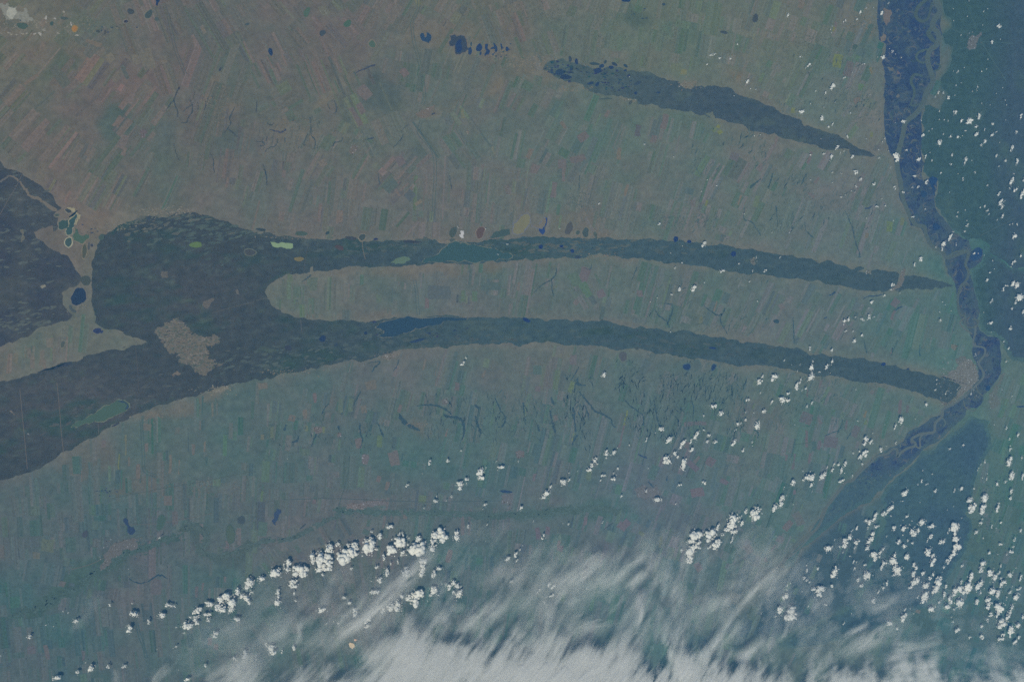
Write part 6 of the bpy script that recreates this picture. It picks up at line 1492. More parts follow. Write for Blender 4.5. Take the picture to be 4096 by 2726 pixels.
rr = random.Random(99)
mb = MB()
for (t, x0, y0, x1, y1, n, an, l0, l1, wd) in (('22', 450, 330, 2100, 900, 900, 5, 5, 22, 2.6), ('22', 0, 480, 700, 1000, 160, 0, 5, 18, 2.6), ('21', 1500, 480, 2294, 950, 200, 0, 5, 18, 2.6), ('13', 0, 40, 420, 560, 130, 32, 6, 22, 2.4), ('03', 100, 400, 900, 1000, 260, 28, 4, 14, 2.2),
                                               ('22', 900, 200, 2000, 480, 260, 38, 4, 12, 2.6), ('23', 0, 280, 700, 800, 170, 28, 5, 16, 2.2), ('12', 1200, 880, 2294, 1460, 170, 28, 5, 18, 2.2), ('00', 1500, 850, 2200, 1200, 70, 15, 4, 12, 1.6),
                                               ('01', 0, 1040, 580, 1340, 120, 20, 4, 12, 1.7), ('01', 640, 1200, 1400, 1450, 60, 35, 4, 12, 1.6), ('02', 1600, 1150, 2294, 1560, 150, 34, 5, 18, 2.4), ('13', 450, 150, 1100, 560, 120, 24, 5, 14, 2.0),
                                               ('03', 780, 850, 1000, 1100, 90, 40, 3, 9, 1.6), ('21', 200, 650, 1250, 1000, 110, 0, 5, 14, 2.6), ('12', 1050, 380, 1850, 560, 120, 22, 4, 12, 2.6)):
    for i in range(n):
        x, y = T(t, [(rr.uniform(x0, x1), rr.uniform(y0, y1))])[0]
        if at(HARD, x, y) > .3 or fbm(x / 90, y / 90, 150 + len(t), 2) < -.25:
            continue
        l, a = rr.uniform(l0, l1), math.radians(an + rr.gauss(0, 22))
        pts = [(x + math.sin(a) * l * k + rr.gauss(0, l * .1), y - math.cos(a) * l * k + rr.gauss(0, l * .1)) for k in (-1, -.5, 0, .5, 1)]
        mb.strip(spline(pts, 2), wd * np.array([.4, .8, 1.1, 1.2, 1.3, 1.2, 1.0, .8, .4]) * rr.uniform(.6, 1.3), .0252, base_srgb(x, y) - A_(14, 8.5, 4) * rr.uniform(.4, 1.3))
o = mb.build('gully_brush', M_GULLY, GROUND)
o['kind'] = 'stuff'

# birch groves: thousands of specks on the steppe
mb = MB()
for (t, x, y, rx, ry, n, an, sz) in (('02', 750, 280, 520, 210, 1300, 20, 2.1), ('02', 1450, 300, 380, 230, 800, 30, 2.1), ('02', 250, 90, 330, 120, 260, 40, 2.3), ('12', 560, 280, 260, 90, 420, 30, 2.2), ('12', 700, 420, 300, 80, 240, 25, 2.0),
                                     ('12', 1500, 470, 330, 90, 420, 28, 2.3), ('03', 420, 400, 220, 150, 420, 20, 2.2), ('03', 800, 260, 160, 150, 260, 20, 1.8), ('03', 700, 900, 180, 140, 200, 40, 2.0), ('22', 1650, 480, 420, 180, 600, 30, 2.1),
                                     ('22', 2000, 1100, 260, 120, 260, 20, 2.3), ('01', 1800, 800, 200, 60, 60, 30, 2.0), ('11', 2000, 380, 230, 90, 160, 20, 2.0), ('03', 520, 500, 420, 400, 300, 25, 2.1), ('13', 350, 300, 500, 300, 420, 30, 2.2),
                                     ('23', 400, 560, 420, 200, 320, 28, 2.1), ('01', 1300, 250, 120, 160, 90, 0, 2.0), ('33', 1950, 250, 260, 320, 300, 25, 2.8), ('23', 2050, 1250, 150, 250, 160, 25, 2.4), ('33', 1900, 900, 300, 200, 160, 25, 2.6),
                                     ('12', 2100, 560, 260, 120, 200, 30, 2.2), ('30', 1200, 450, 900, 250, 300, -60, 2.6), ('32', 500, 40, 900, 60, 260, 80, 2.6), ('31', 1200, 60, 700, 50, 200, 80, 2.4)):
    for i in range(n):
        q = T(t, [(x + rr.gauss(0, .55) * rx, y + rr.gauss(0, .55) * ry)])[0]
        if at(HARD, *q) > .4 or q[1] < -15 or vnoise(q[0] / 40, q[1] / 40, 160) < .36:
            continue
        c = base_srgb(*q) - A_(13, 9, 5) * rr.uniform(.5, 1.4)
        s = sz * rr.uniform(.5, 1.5)
        mb.poly(blob(q[0], q[1], s, s * rr.uniform(.4, .8), an - 90 + rr.gauss(0, 22), 6, .2, i), .0256 + rr.random() * .0006, c)
o = tag(mb.build('birch_groves', M_GULLY), 'thousands of tiny dark birch groves speckling the steppe', 'groves', kind='stuff')
# pale salt and sand specks
mb = MB()
for (t, x, y, rx, ry, n, c, sz) in (('00', 250, 230, 330, 90, 150, (122, 122, 116), 2.4), ('00', 700, 230, 420, 80, 90, (114, 114, 108), 2.2), ('10', 640, 480, 90, 160, 110, (122, 120, 112), 2.0), ('10', 1450, 380, 260, 40, 170, (116, 116, 112), 2.6), ('10', 1050, 520, 160, 40, 60, (112, 114, 108), 2.6),
                                    ('10', 700, 1180, 110, 130, 60, (118, 118, 112), 1.8), ('01', 2200, 490, 110, 50, 60, (120, 118, 110), 1.8), ('02', 130, 560, 190, 90, 160, (120, 118, 112), 2.0), ('02', 1570, 760, 100, 40, 60, (118, 116, 112), 2.0), ('02', 500, 790, 160, 30, 50, (116, 114, 108), 2.2), ('03', 860, 180, 110, 140, 110, (116, 116, 112), 1.8),
                                    ('11', 1750, 650, 120, 30, 40, (122, 120, 114), 2.0), ('11', 450, 610, 420, 20, 50, (116, 114, 110), 2.0), ('12', 700, 600, 160, 20, 60, (118, 114, 110), 2.0), ('12', 800, 790, 160, 25, 60, (112, 112, 110), 2.2), ('20', 1950, 460, 160, 40, 70, (118, 118, 112), 2.2), ('21', 1180, 160, 110, 40, 60, (114, 112, 114), 2.0), ('20', 1350, 700, 140, 40, 60, (110, 110, 108), 2.4),
                                    ('21', 300, 310, 300, 30, 60, (112, 112, 108), 2.2), ('20', 1800, 1330, 420, 80, 90, (104, 108, 108), 2.2), ('21', 1450, 770, 120, 40, 40, (112, 112, 112), 2.0), ('30', 1150, 330, 130, 60, 60, (106, 110, 114), 2.2), ('22', 300, 650, 300, 200, 80, (102, 108, 114), 2.2), ('01', 350, 1150, 320, 120, 120, (112, 110, 106), 2.2), ('00', 1950, 950, 160, 160, 80, (114, 110, 104), 2.2)):
    for i in range(n):
        q = T(t, [(x + rr.gauss(0, .55) * rx, y + rr.gauss(0, .55) * ry)])[0]
        if q[1] < -15:
            continue
        s = sz * rr.uniform(.5, 1.5)
        mb.poly(blob(q[0], q[1], s * 1.5, s * rr.uniform(.4, .8), rr.uniform(-60, 60), 6, .3, i), .0432 + rr.random() * .0012, A_(*c) + rr.gauss(0, 4))
o = tag(mb.build('pale_specks', M_SAND), 'pale salt and sand specks along forest edges and dry lakes', 'sand', kind='stuff')

# ------------------------------------------------------------------ cumulus clouds: tile, then x, y, w, h in tile pixels
CU = {
 '02': '2022 400 20 25 1800 485 50 25 1860 522 25 25 1960 517 18 35 1752 572 22 22 2105 738 32 38 2135 792 14 14 2187 797 14 14 1993 856 8 12 1190 1295 18 22 2175 1220 16 18 2228 1205 10 14 1450 1405 8 14 1053 690 8 8',
 '03': '185 138 30 35 685 192 28 28 795 178 25 22 830 120 25 50 880 70 12 12 945 75 12 14 1025 122 30 40 1080 30 18 20 570 293 12 14 575 235 10 12 562 262 6 10 368 583 34 34 340 610 12 22 292 508 35 15 428 818 16 22 518 838 20 35 680 697 25 20 585 775 35 60 757 648 12 14 855 575 25 15 915 845 12 14 383 930 8 12 502 962 14 22 600 915 10 12 293 1007 44 44 490 1055 32 52 538 1130 28 25 577 1110 20 30 712 1228 25 28 738 1015 18 18 478 1245 12 10 620 1327 25 40 650 1365 12 35 685 1352 14 14 505 1378 28 20 562 1415 24 60 757 1403 32 30 382 1388 22 18 883 1248 16 14 1045 1245 16 20 1025 1275 12 20 992 1340 16 14 993 1415 24 22 1150 1408 50 70 1085 1355 14 14 1098 1502 14 18 577 1540 22 20 655 1557 18 16 785 1545 40 35 1030 510 40 40 985 515 12 12 1085 435 14 14 1115 462 22 25 1145 485 8 8 1198 520 10 8 1215 1095 50 30 1140 1098 10 8 1242 1342 22 22 1350 1435 36 44 1410 1402 20 40 1470 1438 16 30 1660 75 10 12 1665 190 12 14 1935 100 14 20 1785 150 8 10 2070 230 40 35 2008 378 26 42 2080 355 10 10 1732 318 10 20 1800 10 8 8 1968 80 8 8 1925 225 10 10 1965 532 14 10 1755 605 14 14 1700 642 18 30 1660 635 8 12 1683 770 14 25 1730 740 12 10 1875 775 20 25 1872 805 16 20 1835 815 12 14 1675 855 14 8 1525 830 18 30 1572 830 20 30 1498 862 16 25 1622 878 26 38 1910 640 18 18 1960 620 14 14 2105 790 10 12 2045 840 8 10 2128 898 10 10 1915 930 14 16 1990 938 8 8 2138 938 14 14 1540 992 18 20 1675 1008 28 50 1535 1070 8 14 1575 1078 16 18 1613 1080 14 18 1735 1085 24 42 1805 1080 50 60 1888 1040 30 60 1865 1132 32 30 1870 1195 30 45 1770 1170 26 16 1945 1160 18 22 2010 1205 40 30 2050 1180 20 20 2020 1110 30 25 2130 1078 14 10 2260 1040 30 40 2225 1185 22 36 1635 1218 30 30 1575 1195 14 20 1705 1232 35 30 1745 1217 12 12 1385 1212 34 30 1440 1178 14 14 1468 1160 12 20 1372 1078 12 30 1530 1285 44 50 1945 1265 30 45 1910 1300 25 25 2080 1275 12 12 2187 1335 25 60 1650 1385 22 35 1450 1365 14 12 1775 1420 30 40 1760 1465 20 40 1830 1440 14 12 2047 1405 24 36 2125 1440 26 34 2235 1440 26 60 2063 1495 18 16 1637 1470 30 20 1550 1555 18 25 1853 1550 20 28 2200 1555 20 16 1705 1555 10 8',
 '13': '825 105 24 40 792 153 20 28 950 132 26 36 1133 172 28 34 693 233 10 12 655 250 20 20 748 195 14 12 780 210 8 8 580 128 14 10 385 95 16 14 1053 328 18 24 970 345 30 24 880 438 16 16 1023 265 12 10 1120 462 10 16 192 570 10 14 40 570 10 14 108 792 20 20 1415 118 30 36 1310 65 36 22 1210 212 26 24 1345 165 30 30 1295 165 16 20 1408 363 18 18 1300 430 34 20 1747 90 20 32 1970 150 20 26 2070 222 26 34 2190 105 36 60 2220 185 36 36 2280 225 28 80 2165 180 20 20 2290 90 20 50 1627 208 10 12 1768 372 12 16 1708 385 18 24 1692 425 26 22 1905 342 14 24 1943 335 16 30 1963 378 22 26 1978 403 20 16 2095 300 44 50 2098 345 24 40 2098 430 22 50 2053 460 14 20 1787 500 26 30 1783 462 12 14 2165 497 14 16 2190 494 12 20 2232 500 18 24 1757 567 26 24 1660 562 22 16 1635 615 34 50 1575 680 40 50 1563 718 22 34 1505 702 18 26 1690 672 16 24 2210 598 36 52 2275 770 24 40 2212 835 18 40 2190 850 14 50 2012 825 14 20 1848 763 24 30 1880 760 12 14 1943 775 12 16 1365 800 36 48 1318 858 26 30 1965 990 24 46 2140 1045 30 24 2108 1078 24 36 2203 1020 34 60 2232 1045 44 60 2250 1170 72 76 2188 1245 22 30 2220 1205 30 24 2285 1290 25 50 2005 1185 20 40 1992 1378 38 40 2175 1420 30 40 1545 1362 26 34 1540 1285 14 24 1638 1268 10 14 1568 1188 10 10 1588 1215 8 8 930 1190 34 36 905 1245 8 8 1040 1130 30 22 1103 1078 24 20 1120 1035 40 30 1183 1112 10 12 690 1358 34 44 720 1345 26 40 680 1392 18 20 912 1328 34 40 948 1328 20 24 848 1348 34 26 785 1325 14 20 703 1455 26 20 765 1455 16 20 843 1495 26 30 773 1545 30 40 2000 1460 8 8 1935 1285 10 10 2028 895 8 8 2000 935 30 20',
 '23': '570 118 28 38 378 95 22 40 400 205 20 30 395 265 40 60 388 360 50 60 395 320 30 24 517 265 34 50 573 215 18 60 465 300 20 24 290 240 14 20 145 208 16 26 265 298 14 16 213 240 8 8 560 320 10 16 60 360 56 60 295 375 20 40 258 435 36 60 285 400 22 34 340 450 26 34 308 470 16 16 180 498 34 30 140 560 66 50 190 555 40 40 38 578 26 40 400 580 20 40 355 615 26 24 1515 375 16 20 1500 465 24 20 1510 410 12 18 1595 495 14 36 1635 495 10 14 1698 460 14 18 1818 510 16 34 2110 35 18 16 2150 100 20 34 2140 215 20 26 1860 155 20 30 1415 605 30 40 1195 740 34 70 1145 800 18 60 808 742 24 14 240 778 14 12 790 460 10 16 1320 725 8 8 1048 775 8 8 2190 530 14 18 2025 775 12 24 2138 805 20 30 2245 865 24 44 2165 910 18 24 2170 1000 24 34 2175 965 20 20 2280 1075 20 40 2168 1105 54 70 2185 1225 44 80 2280 1240 20 60 1945 1105 18 40 1907 1135 14 16 1883 1180 14 24 1962 1255 16 30 1970 1220 10 12 1920 1255 10 12 2065 1300 28 40 2130 1290 24 24 2183 1375 24 44 1748 962 26 24 1622 1002 28 28 1387 1190 12 16 1473 1215 10 20 1375 1285 20 34 1343 1318 16 20 1420 1315 24 20 1225 1390 44 50 1198 1465 20 14 1108 1500 36 50 1080 1540 30 40 1730 1350 30 30 1845 1352 20 20 1668 1370 14 36 1502 1375 28 30 1365 1472 8 8 1605 1540 8 8 1660 1512 10 10 1815 1445 44 50 1825 1525 50 66 1945 1430 50 80 1925 1530 40 70 2175 1440 26 30 2060 1515 24 60 875 905 44 50 860 940 36 40 928 935 40 36 870 1040 44 56 835 1060 36 50 825 1010 20 30 763 1040 14 30 845 1125 20 40 1010 1005 36 40 1060 968 12 14 940 855 14 12 1150 945 24 20 635 1125 24 44 595 1135 22 40 690 1130 30 50 655 1200 24 70 530 1165 14 30 580 1190 30 40 380 1235 70 60 340 1245 30 34 318 1280 20 34 315 1190 14 20 395 1270 16 20 492 1235 36 60 660 1285 40 30 228 1300 34 50 145 1350 14 26 393 1325 28 40 397 1375 8 20 130 1440 36 50 110 1490 36 50 70 1520 40 60 228 1490 10 12 757 1240 14 26 688 1215 10 14',
 '33': '965 80 36 50 1050 55 40 40 1103 80 20 18 1018 65 16 30 875 130 28 36 918 138 36 44 948 115 24 30 970 178 40 24 895 190 14 24 800 190 24 34 755 210 14 24 735 265 36 44 693 325 44 60 648 350 18 30 668 405 20 16 795 310 34 44 778 365 20 24 600 293 12 20 540 380 60 50 740 442 20 14 935 250 36 44 920 300 40 44 895 330 36 36 890 370 36 44 945 425 50 50 960 465 40 40 1035 370 24 36 1010 405 30 30 1005 440 20 30 1060 262 12 16 1248 82 24 30 1207 120 8 10 1293 128 12 16 1132 195 30 36 1190 160 14 14 1225 195 44 48 1270 155 14 16 1302 228 50 54 1212 250 16 16 1345 215 24 40 1385 135 50 50 1378 155 26 26 1460 172 48 36 1452 265 40 30 1430 310 14 40 1170 315 44 40 1225 345 36 36 1250 298 24 20 1295 325 24 24 1548 310 24 44 1578 305 18 60 1660 200 80 80 1670 240 30 40 1680 295 48 50 1695 365 50 60 1665 415 36 60 1640 455 30 50 1605 495 30 44 1575 535 20 30 1440 395 50 60 1470 430 36 34 1475 490 40 70 1250 445 40 56 1115 480 70 50 1135 430 28 40 1045 505 36 40 1025 545 30 44 1145 555 44 56 1185 570 40 60 1135 605 34 24 1165 598 40 30 1315 515 30 40 1320 555 30 44 1305 600 40 36 1385 600 30 40 1335 655 54 60 1285 690 40 60 1280 720 36 26 1415 700 50 50 1450 630 30 36 1480 590 20 40 1515 690 50 130 1490 750 30 50 1530 640 40 40 1600 700 20 50 1410 810 50 80 1343 808 16 24 1470 905 60 50 1535 855 24 24 1575 800 24 60 1700 730 70 60 1735 680 20 40 1665 775 40 40 1790 720 60 80 1810 630 36 90 1775 760 44 40 1718 850 50 80 1635 835 36 60 1610 885 50 40 1670 920 20 20 1740 520 24 30 1925 525 44 60 1910 560 36 40 1995 590 40 60 2020 640 40 60 1918 680 30 60 1865 720 40 70 1935 735 14 14 1905 770 18 30 2000 770 50 70 1975 820 40 40 2060 785 40 60 2108 690 40 50 2085 640 24 24 2072 580 24 36 2090 530 20 30 2170 600 40 44 2185 395 36 30 2200 355 20 26 2137 430 14 20 2060 420 14 14 1985 410 24 30 2090 330 40 24 2225 545 14 10 2270 630 24 50 2245 735 34 30 2230 800 40 70 2165 765 26 30 2190 715 14 20 2140 820 18 30 1870 850 36 40 1970 880 40 50 2000 860 20 20 2075 905 70 70 2050 960 36 40 2180 895 30 40 2170 930 24 40 2148 975 34 60 2105 1035 70 60 2080 1075 40 50 1995 960 34 36 1965 1015 24 34 2190 1100 50 70 2250 1060 40 44 2110 1130 24 44 2090 1190 50 36 2170 1165 20 36 2245 1180 24 40 2215 1215 30 36 1920 1160 30 44 1915 1080 24 36 1705 1105 40 34 1655 1035 18 18 1645 985 14 20 1805 1170 26 22 1900 155 30 34 1925 108 20 14 1865 230 30 36 1930 280 14 20 2005 175 16 24 2045 190 8 10 2095 140 20 24 2205 290 24 30 2260 215 24 34 2055 20 30 40 1735 100 14 14 1215 995 50 60 1230 918 26 24 1273 912 8 8 1305 958 10 12 1160 1085 20 30 1095 1035 50 40 948 845 30 40 885 620 50 70 805 650 30 36 842 695 26 36 945 610 12 12 1065 680 20 44 1035 685 10 10 1030 730 30 30 600 595 50 60 615 545 30 50 575 705 28 28 485 735 50 50 450 760 60 70 415 725 44 40 345 580 16 50 320 635 30 24 350 655 30 20 375 675 20 20 350 522 20 18 445 540 24 36 770 490 14 34 795 500 14 24 775 555 20 30 865 525 24 30 168 745 14 16 155 800 36 60 200 680 12 20 170 700 14 30 215 955 90 90 110 940 44 80 190 885 16 20 60 980 30 16 358 895 16 30 520 880 24 18 680 1035 12 34 755 950 12 12 990 760 20 30 2285 990 20 50 75 265 10 10 305 755 8 12 285 615 8 12',
 '11': '2055 538 14 16 2255 670 16 20 2170 765 16 20 1810 520 10 24',
 '12': '785 315 24 24 428 535 20 18 1700 205 16 12 1750 95 8 14 1838 145 14 30 1312 490 36 24 1728 675 44 40 1425 750 8 16 1525 690 8 8 1523 845 16 24 1463 885 18 26 1880 915 44 34 2035 845 20 24 2190 790 12 20 2160 915 16 20 2268 912 34 26 2078 400 12 12 2125 1010 24 24 1630 1070 44 50 1503 1080 34 34 1433 1127 24 20 1300 1155 14 14 1725 1018 14 12 2197 1188 20 18 1425 1465 16 16 1242 1187 8 8',
 '21': '1860 230 46 30 1885 180 20 30 280 1080 12 10 1835 1010 24 20 1563 1115 36 40 1720 1100 30 36 1490 1220 14 10 1355 1325 30 24 2012 1200 70 70 2020 1250 50 40 2190 1168 60 34 2155 1110 16 20 1890 1265 36 30 1825 1325 56 60 1885 1310 16 20 1608 1460 36 30 1620 1420 16 20 1750 1420 20 24 1705 1465 12 20 1503 1522 24 16 2050 1505 30 36 2037 1535 14 14',
 '22': '820 330 44 50 2215 395 44 50 2245 345 30 34 2113 550 34 34 2228 500 14 24 1795 622 60 40 1873 675 46 50 1718 695 16 30 2095 670 18 24 2165 668 12 14 2260 655 44 36 2090 733 26 28 2020 775 36 34 2050 770 20 20 2197 780 50 70 2002 830 20 24 1720 830 30 20 1653 875 36 70 1763 880 26 36 1745 930 36 30 1820 930 36 36 1603 925 24 50 1523 955 44 70 1617 1005 34 50 1410 915 54 50 1340 820 50 34 1285 850 8 10 1395 1090 60 70 1465 1030 36 44 1490 1060 30 40 1535 1130 44 100 1585 1020 12 24 1990 930 34 60 2155 920 16 40 2158 968 12 12 2070 1010 20 50 1200 910 20 44 1050 960 14 26 845 1030 44 50 905 1030 50 44 853 1072 28 24 940 990 14 14 745 1090 40 40 715 1140 40 40 690 1180 50 44 762 1130 24 24 820 1237 40 24 793 1272 16 24 908 1272 40 30 947 1172 28 28 905 1215 18 18 935 1230 8 12 585 1190 14 20 512 1270 24 30 455 1300 50 40 510 1210 20 14 305 1390 50 50 345 1332 30 24 295 1425 50 30 1222 1165 14 18 1505 1328 28 26 1480 1332 8 14 1720 1300 36 30 1305 1450 64 36 1205 1370 16 30 985 1420 20 26 1465 1490 24 14 85 1530 36 36 55 1105 14 20',
 '32': '2190 55 80 90 2095 40 26 40 1985 120 90 90 1955 180 70 50 1990 220 50 40 2068 145 30 44 2053 85 14 24 1850 185 30 44 1790 250 80 90 1830 330 70 70 1885 245 30 24 1770 360 30 30 1635 275 90 100 1600 310 60 40 1670 335 44 50 1680 370 30 30 1595 385 80 70 1522 390 24 30 1600 440 60 40 1590 490 50 44 1975 290 14 60 1835 385 14 14 500 152 20 18 455 150 8 14 815 135 16 20 283 268 30 36 95 348 12 12 30 430 34 40 62 390 20 20 40 480 24 30 250 745 20 24 225 770 14 24 335 690 24 50 370 715 30 36 355 800 30 34 308 805 18 16 270 800 8 10 290 855 16 34 422 775 20 14 430 828 12 8 310 875 10 14 5 668 14 20 2235 948 14 18 190 130 10 20 670 735 10 10 880 735 14 18',
 '31': '1195 175 50 40 1035 228 28 20 1100 265 50 44 1035 275 34 30 1005 365 100 120 1020 310 70 50 1080 375 30 24 825 415 150 140 785 440 80 80 870 375 60 80 610 480 110 140 660 385 60 90 600 545 110 50 730 330 36 36 495 460 50 80 400 560 110 90 360 600 50 50 335 690 80 60 340 770 20 40 190 585 90 80 285 535 40 110 250 530 14 50 45 650 60 50 350 840 30 18 185 860 50 60 195 780 36 60 605 600 30 30 1270 295 100 110 1215 395 90 80 1318 415 40 44 1150 455 24 50 1270 490 20 34 1210 495 14 40 1430 355 120 130 1460 290 50 50 1640 270 100 110 1585 345 60 80 1790 290 50 60 1800 240 30 50 1357 275 14 20 1900 175 24 30 2060 305 10 18 1635 540 50 36 1585 615 30 40 1500 520 50 80 1490 590 50 60 1325 590 70 50 1345 550 40 30 1083 540 30 36 1165 580 36 60 850 548 26 26 1100 650 50 44 1035 665 24 14 1060 762 60 40 790 810 40 30 838 855 40 34 600 915 60 44 900 945 50 60 1000 1010 50 60 1000 1065 50 30 1135 930 36 40 1215 900 60 60 1275 875 60 90 1300 790 40 36 1440 815 90 110 1365 815 44 50 1410 790 40 40 1595 760 60 70 1560 800 24 30 1725 722 40 40 1785 690 50 50 1835 715 20 16 1815 780 60 60 1770 770 20 50 1537 843 10 14 2255 470 36 44 2070 150 14 24 2285 670 20 30 140 1285 60 70 95 1240 34 30 228 1297 24 30 345 1255 30 44 5 1350 16 50 140 1055 16 12 730 1045 26 24 630 1045 24 20 695 1030 14 24 1590 600 30 50 1700 690 14 30 1665 690 10 20',
 '30': '1425 275 24 20 2240 690 70 90 2225 730 50 44 2140 760 44 60 2155 800 50 44 2210 825 50 60 2245 850 44 30 1985 825 50 60 2050 840 90 100 2070 870 60 60 2075 925 50 50 1970 905 90 60 2250 770 40 24 1880 875 70 40 1860 968 60 30 1865 1005 34 40 1780 910 50 60 1755 935 50 40 1775 985 30 30 1755 1015 40 60 1705 990 40 24 1680 1050 80 60 1648 1132 20 14 1580 1083 18 18 1920 1143 50 44 2110 1010 60 44 1525 885 40 30 1500 880 36 30 1570 885 30 24 1440 985 56 50 1333 1030 34 34 1200 965 60 50 1235 965 20 20 1150 1090 50 50 1185 862 20 18 670 1018 50 30 268 1145 40 20 265 1165 36 24 235 1170 12 12 415 1055 24 14 480 1070 12 12 565 930 16 20 610 950 20 16 975 880 30 24 1830 1425 34 30 2105 1360 30 40 2200 1320 40 60 1113 1425 36 30 970 1430 30 34 825 1445 60 50 690 1485 34 34 510 1530 60 36 480 1540 20 24 1675 1550 50 30 770 1388 20 18 1585 1250 30 20 1408 1278 18 12 1600 1458 8 8 5 1333 14 16 1550 1268 12 10',
 '20': '255 862 22 14',
}


def ico(sub, seed, amp):
    bm = bmesh.new()
    bmesh.ops.create_icosphere(bm, subdivisions=sub, radius=1)
    v = np.array([x.co[:] for x in bm.verts])
    f = np.array([[q.index for q in p.verts] for p in bm.faces])
    bm.free()
    n = fbm(v[:, 0] * 1.6 + seed * 3.1 + v[:, 2], v[:, 1] * 1.6 + v[:, 2] * 1.3, 200 + seed, 3, .6)
    return v * (1 + amp * n[:, None]), f


PUFF = {s: [ico(s, k, .45) for k in range(6)] for s in (1, 2)}
M_CLOUD = bpy.data.materials.new('cloud_white')
M_CLOUD.use_nodes = True
_n, _l = M_CLOUD.node_tree.nodes, M_CLOUD.node_tree.links
_n.clear()
_out = _n.new('ShaderNodeOutputMaterial')
_d = _n.new('ShaderNodeBsdfDiffuse')
_d.inputs['Color'].default_value = (.95, .935, .89, 1)
_t = _n.new('ShaderNodeBsdfTranslucent')
_t.inputs['Color'].default_value = (.9, .9, .88, 1)
_m1 = _n.new('ShaderNodeMixShader')
_m1.inputs[0].default_value = .12
_tr = _n.new('ShaderNodeBsdfTransparent')
_m2 = _n.new('ShaderNodeMixShader')
_at = _n.new('ShaderNodeAttribute')
_at.attribute_name = 'Col'
_l.new(_d.outputs[0], _m1.inputs[1])
_l.new(_t.outputs[0], _m1.inputs[2])
_l.new(_at.outputs['Fac'], _m2.inputs[0])
_l.new(_tr.outputs[0], _m2.inputs[1])
_l.new(_m1.outputs[0], _m2.inputs[2])
_l.new(_m2.outputs[0], _out.inputs[0])


def cumulus(px, py, w, h, r2):
    """one broken cumulus: many lumps over a flat base; returns V, F, opacity per face"""
    lean = 0.0 if px < 1900 else .28
    big = max(w, h)
    n = int(np.clip(w * h / 8, 5, 95))
    cores = [(r2.uniform(-.3, .3), r2.uniform(-.34, .34)) for _ in range(1 if big < 7 else r2.choice((2, 2, 3, 4)))]
    zb = 1.4 + r2.uniform(-.1, .25)
    VV, FF, AA, CC = [], [], [], []
    for i in range(n):
        frag = r2.random() < (.38 if big > 7 else .2)
        c = r2.choice(cores)
        s = .13 if not frag else .36
        u, v = c[0] + r2.gauss(0, s), c[1] + r2.gauss(0, s)
        if abs(u) > .55 or abs(v) > .55:
            u, v = u * .6, v * .6
        x, y = px + u * w - lean * v * h, py + v * h
        base = math.sqrt(w * h)
        r = base * (r2.uniform(.03, .07) if frag else r2.choice((r2.uniform(.045, .08), r2.uniform(.07, .14))))
        r = max(r, .8 if not frag else .55)
        rk = r * .105 * (1 + max(0, (px - 1000)) / 3000 * .55)
        sub = 2 if r > 5 else 1
        Vp, Fp = r2.choice(PUFF[sub])
        a = r2.uniform(0, 6.28)
        ca, sa = math.cos(a), math.sin(a)
        Vl = np.stack([(Vp[:, 0] * ca - Vp[:, 1] * sa) * rk, (Vp[:, 0] * sa + Vp[:, 1] * ca) * rk, Vp[:, 2] * rk * .72], 1)
        lift = 0 if frag else max(0, .9 - 2.2 * math.hypot(u - c[0], v - c[1])) * base * .1 * .35
        zc = zb + rk * .3 + r2.uniform(0, 1) * lift
        Vl = Vl + P(x, y, zc)
        Vl[:, 2] = np.maximum(Vl[:, 2], zb)
        VV.append(Vl)
        FF.append(Fp)
        AA.append(np.full(len(Fp), r2.uniform(.2, .7) if frag else r2.uniform(.8, 1)))
        CC.append((x, y, r))
    # lumps that touch the biggest connected heap, and the loose rest
    C = np.array(CC)
    near = np.hypot(C[:, None, 0] - C[None, :, 0], C[:, None, 1] - C[None, :, 1]) < .8 * (C[:, None, 2] + C[None, :, 2])
    lab = np.arange(len(C))
    for _ in range(len(C)):
        new = np.where(near, lab[None, :], 999).min(1)
        if (new == lab).all():
            break
        lab = new
    main = max(set(lab), key=lambda k: (C[lab == k, 2] ** 2).sum())
    out = []
    for sel in (lab == main, lab != main):
        v, f, a, n = [], [], [], 0
        for k in np.nonzero(sel)[0]:
            v.append(VV[k])
            f.append(FF[k] + n)
            a.append(AA[k])
            n += len(VV[k])
        out.append((np.concatenate(v), np.concatenate(f), np.concatenate(a)) if v else None)
    return out


CLOUDS = []
for t, s in CU.items():
    v = [float(k) for k in s.split()]
    for i in range(0, len(v), 4):
        q = T(t, [(v[i], v[i + 1])])[0]
        CLOUDS.append((q[0], q[1], v[i + 2] * KT, v[i + 3] * KT))
CLOUDS.sort(key=lambda c: -c[2] * c[3])
items, small = [], ([], [], [], 0)
sv, sf, sa_, sn = [], [], [], 0
for i, (x, y, w, h) in enumerate(CLOUDS):
    heap, loose = cumulus(x, y, w * (1.22 if y > 1900 else 1.05), h * (1.22 if y > 1900 else 1.05), random.Random(int(x * 31 + y * 17)))
    if i < 300:
        V, F, Aa = heap
        o = mesh_obj('cumulus_cloud', V, F, np.repeat(Aa[:, None], 3, 1), M_CLOUD, None, True)
        tag(o, None, 'cloud', 'cumulus clouds')
        if loose:
            V, F, Aa = loose
            mesh_obj('cloud_wisp', V, F, np.repeat(Aa[:, None], 3, 1), M_CLOUD, o, True)['kind'] = 'stuff'
        sz = w * h
        d = 'large' if sz > 1500 else 'medium' if sz > 500 else 'small'
        sh = 'upright' if h > 1.5 * w else 'flat' if w > 1.4 * h else 'round' if i % 2 else 'ragged'
        items.append((o, x, y, sz, f'{d} {sh} white cloud'))
    else:
        for V, F, Aa in filter(None, (heap, loose)):
            sv.append(V)
            sf.append(F + sn)
            sa_.append(Aa)
            sn += len(V)
relabel(items)
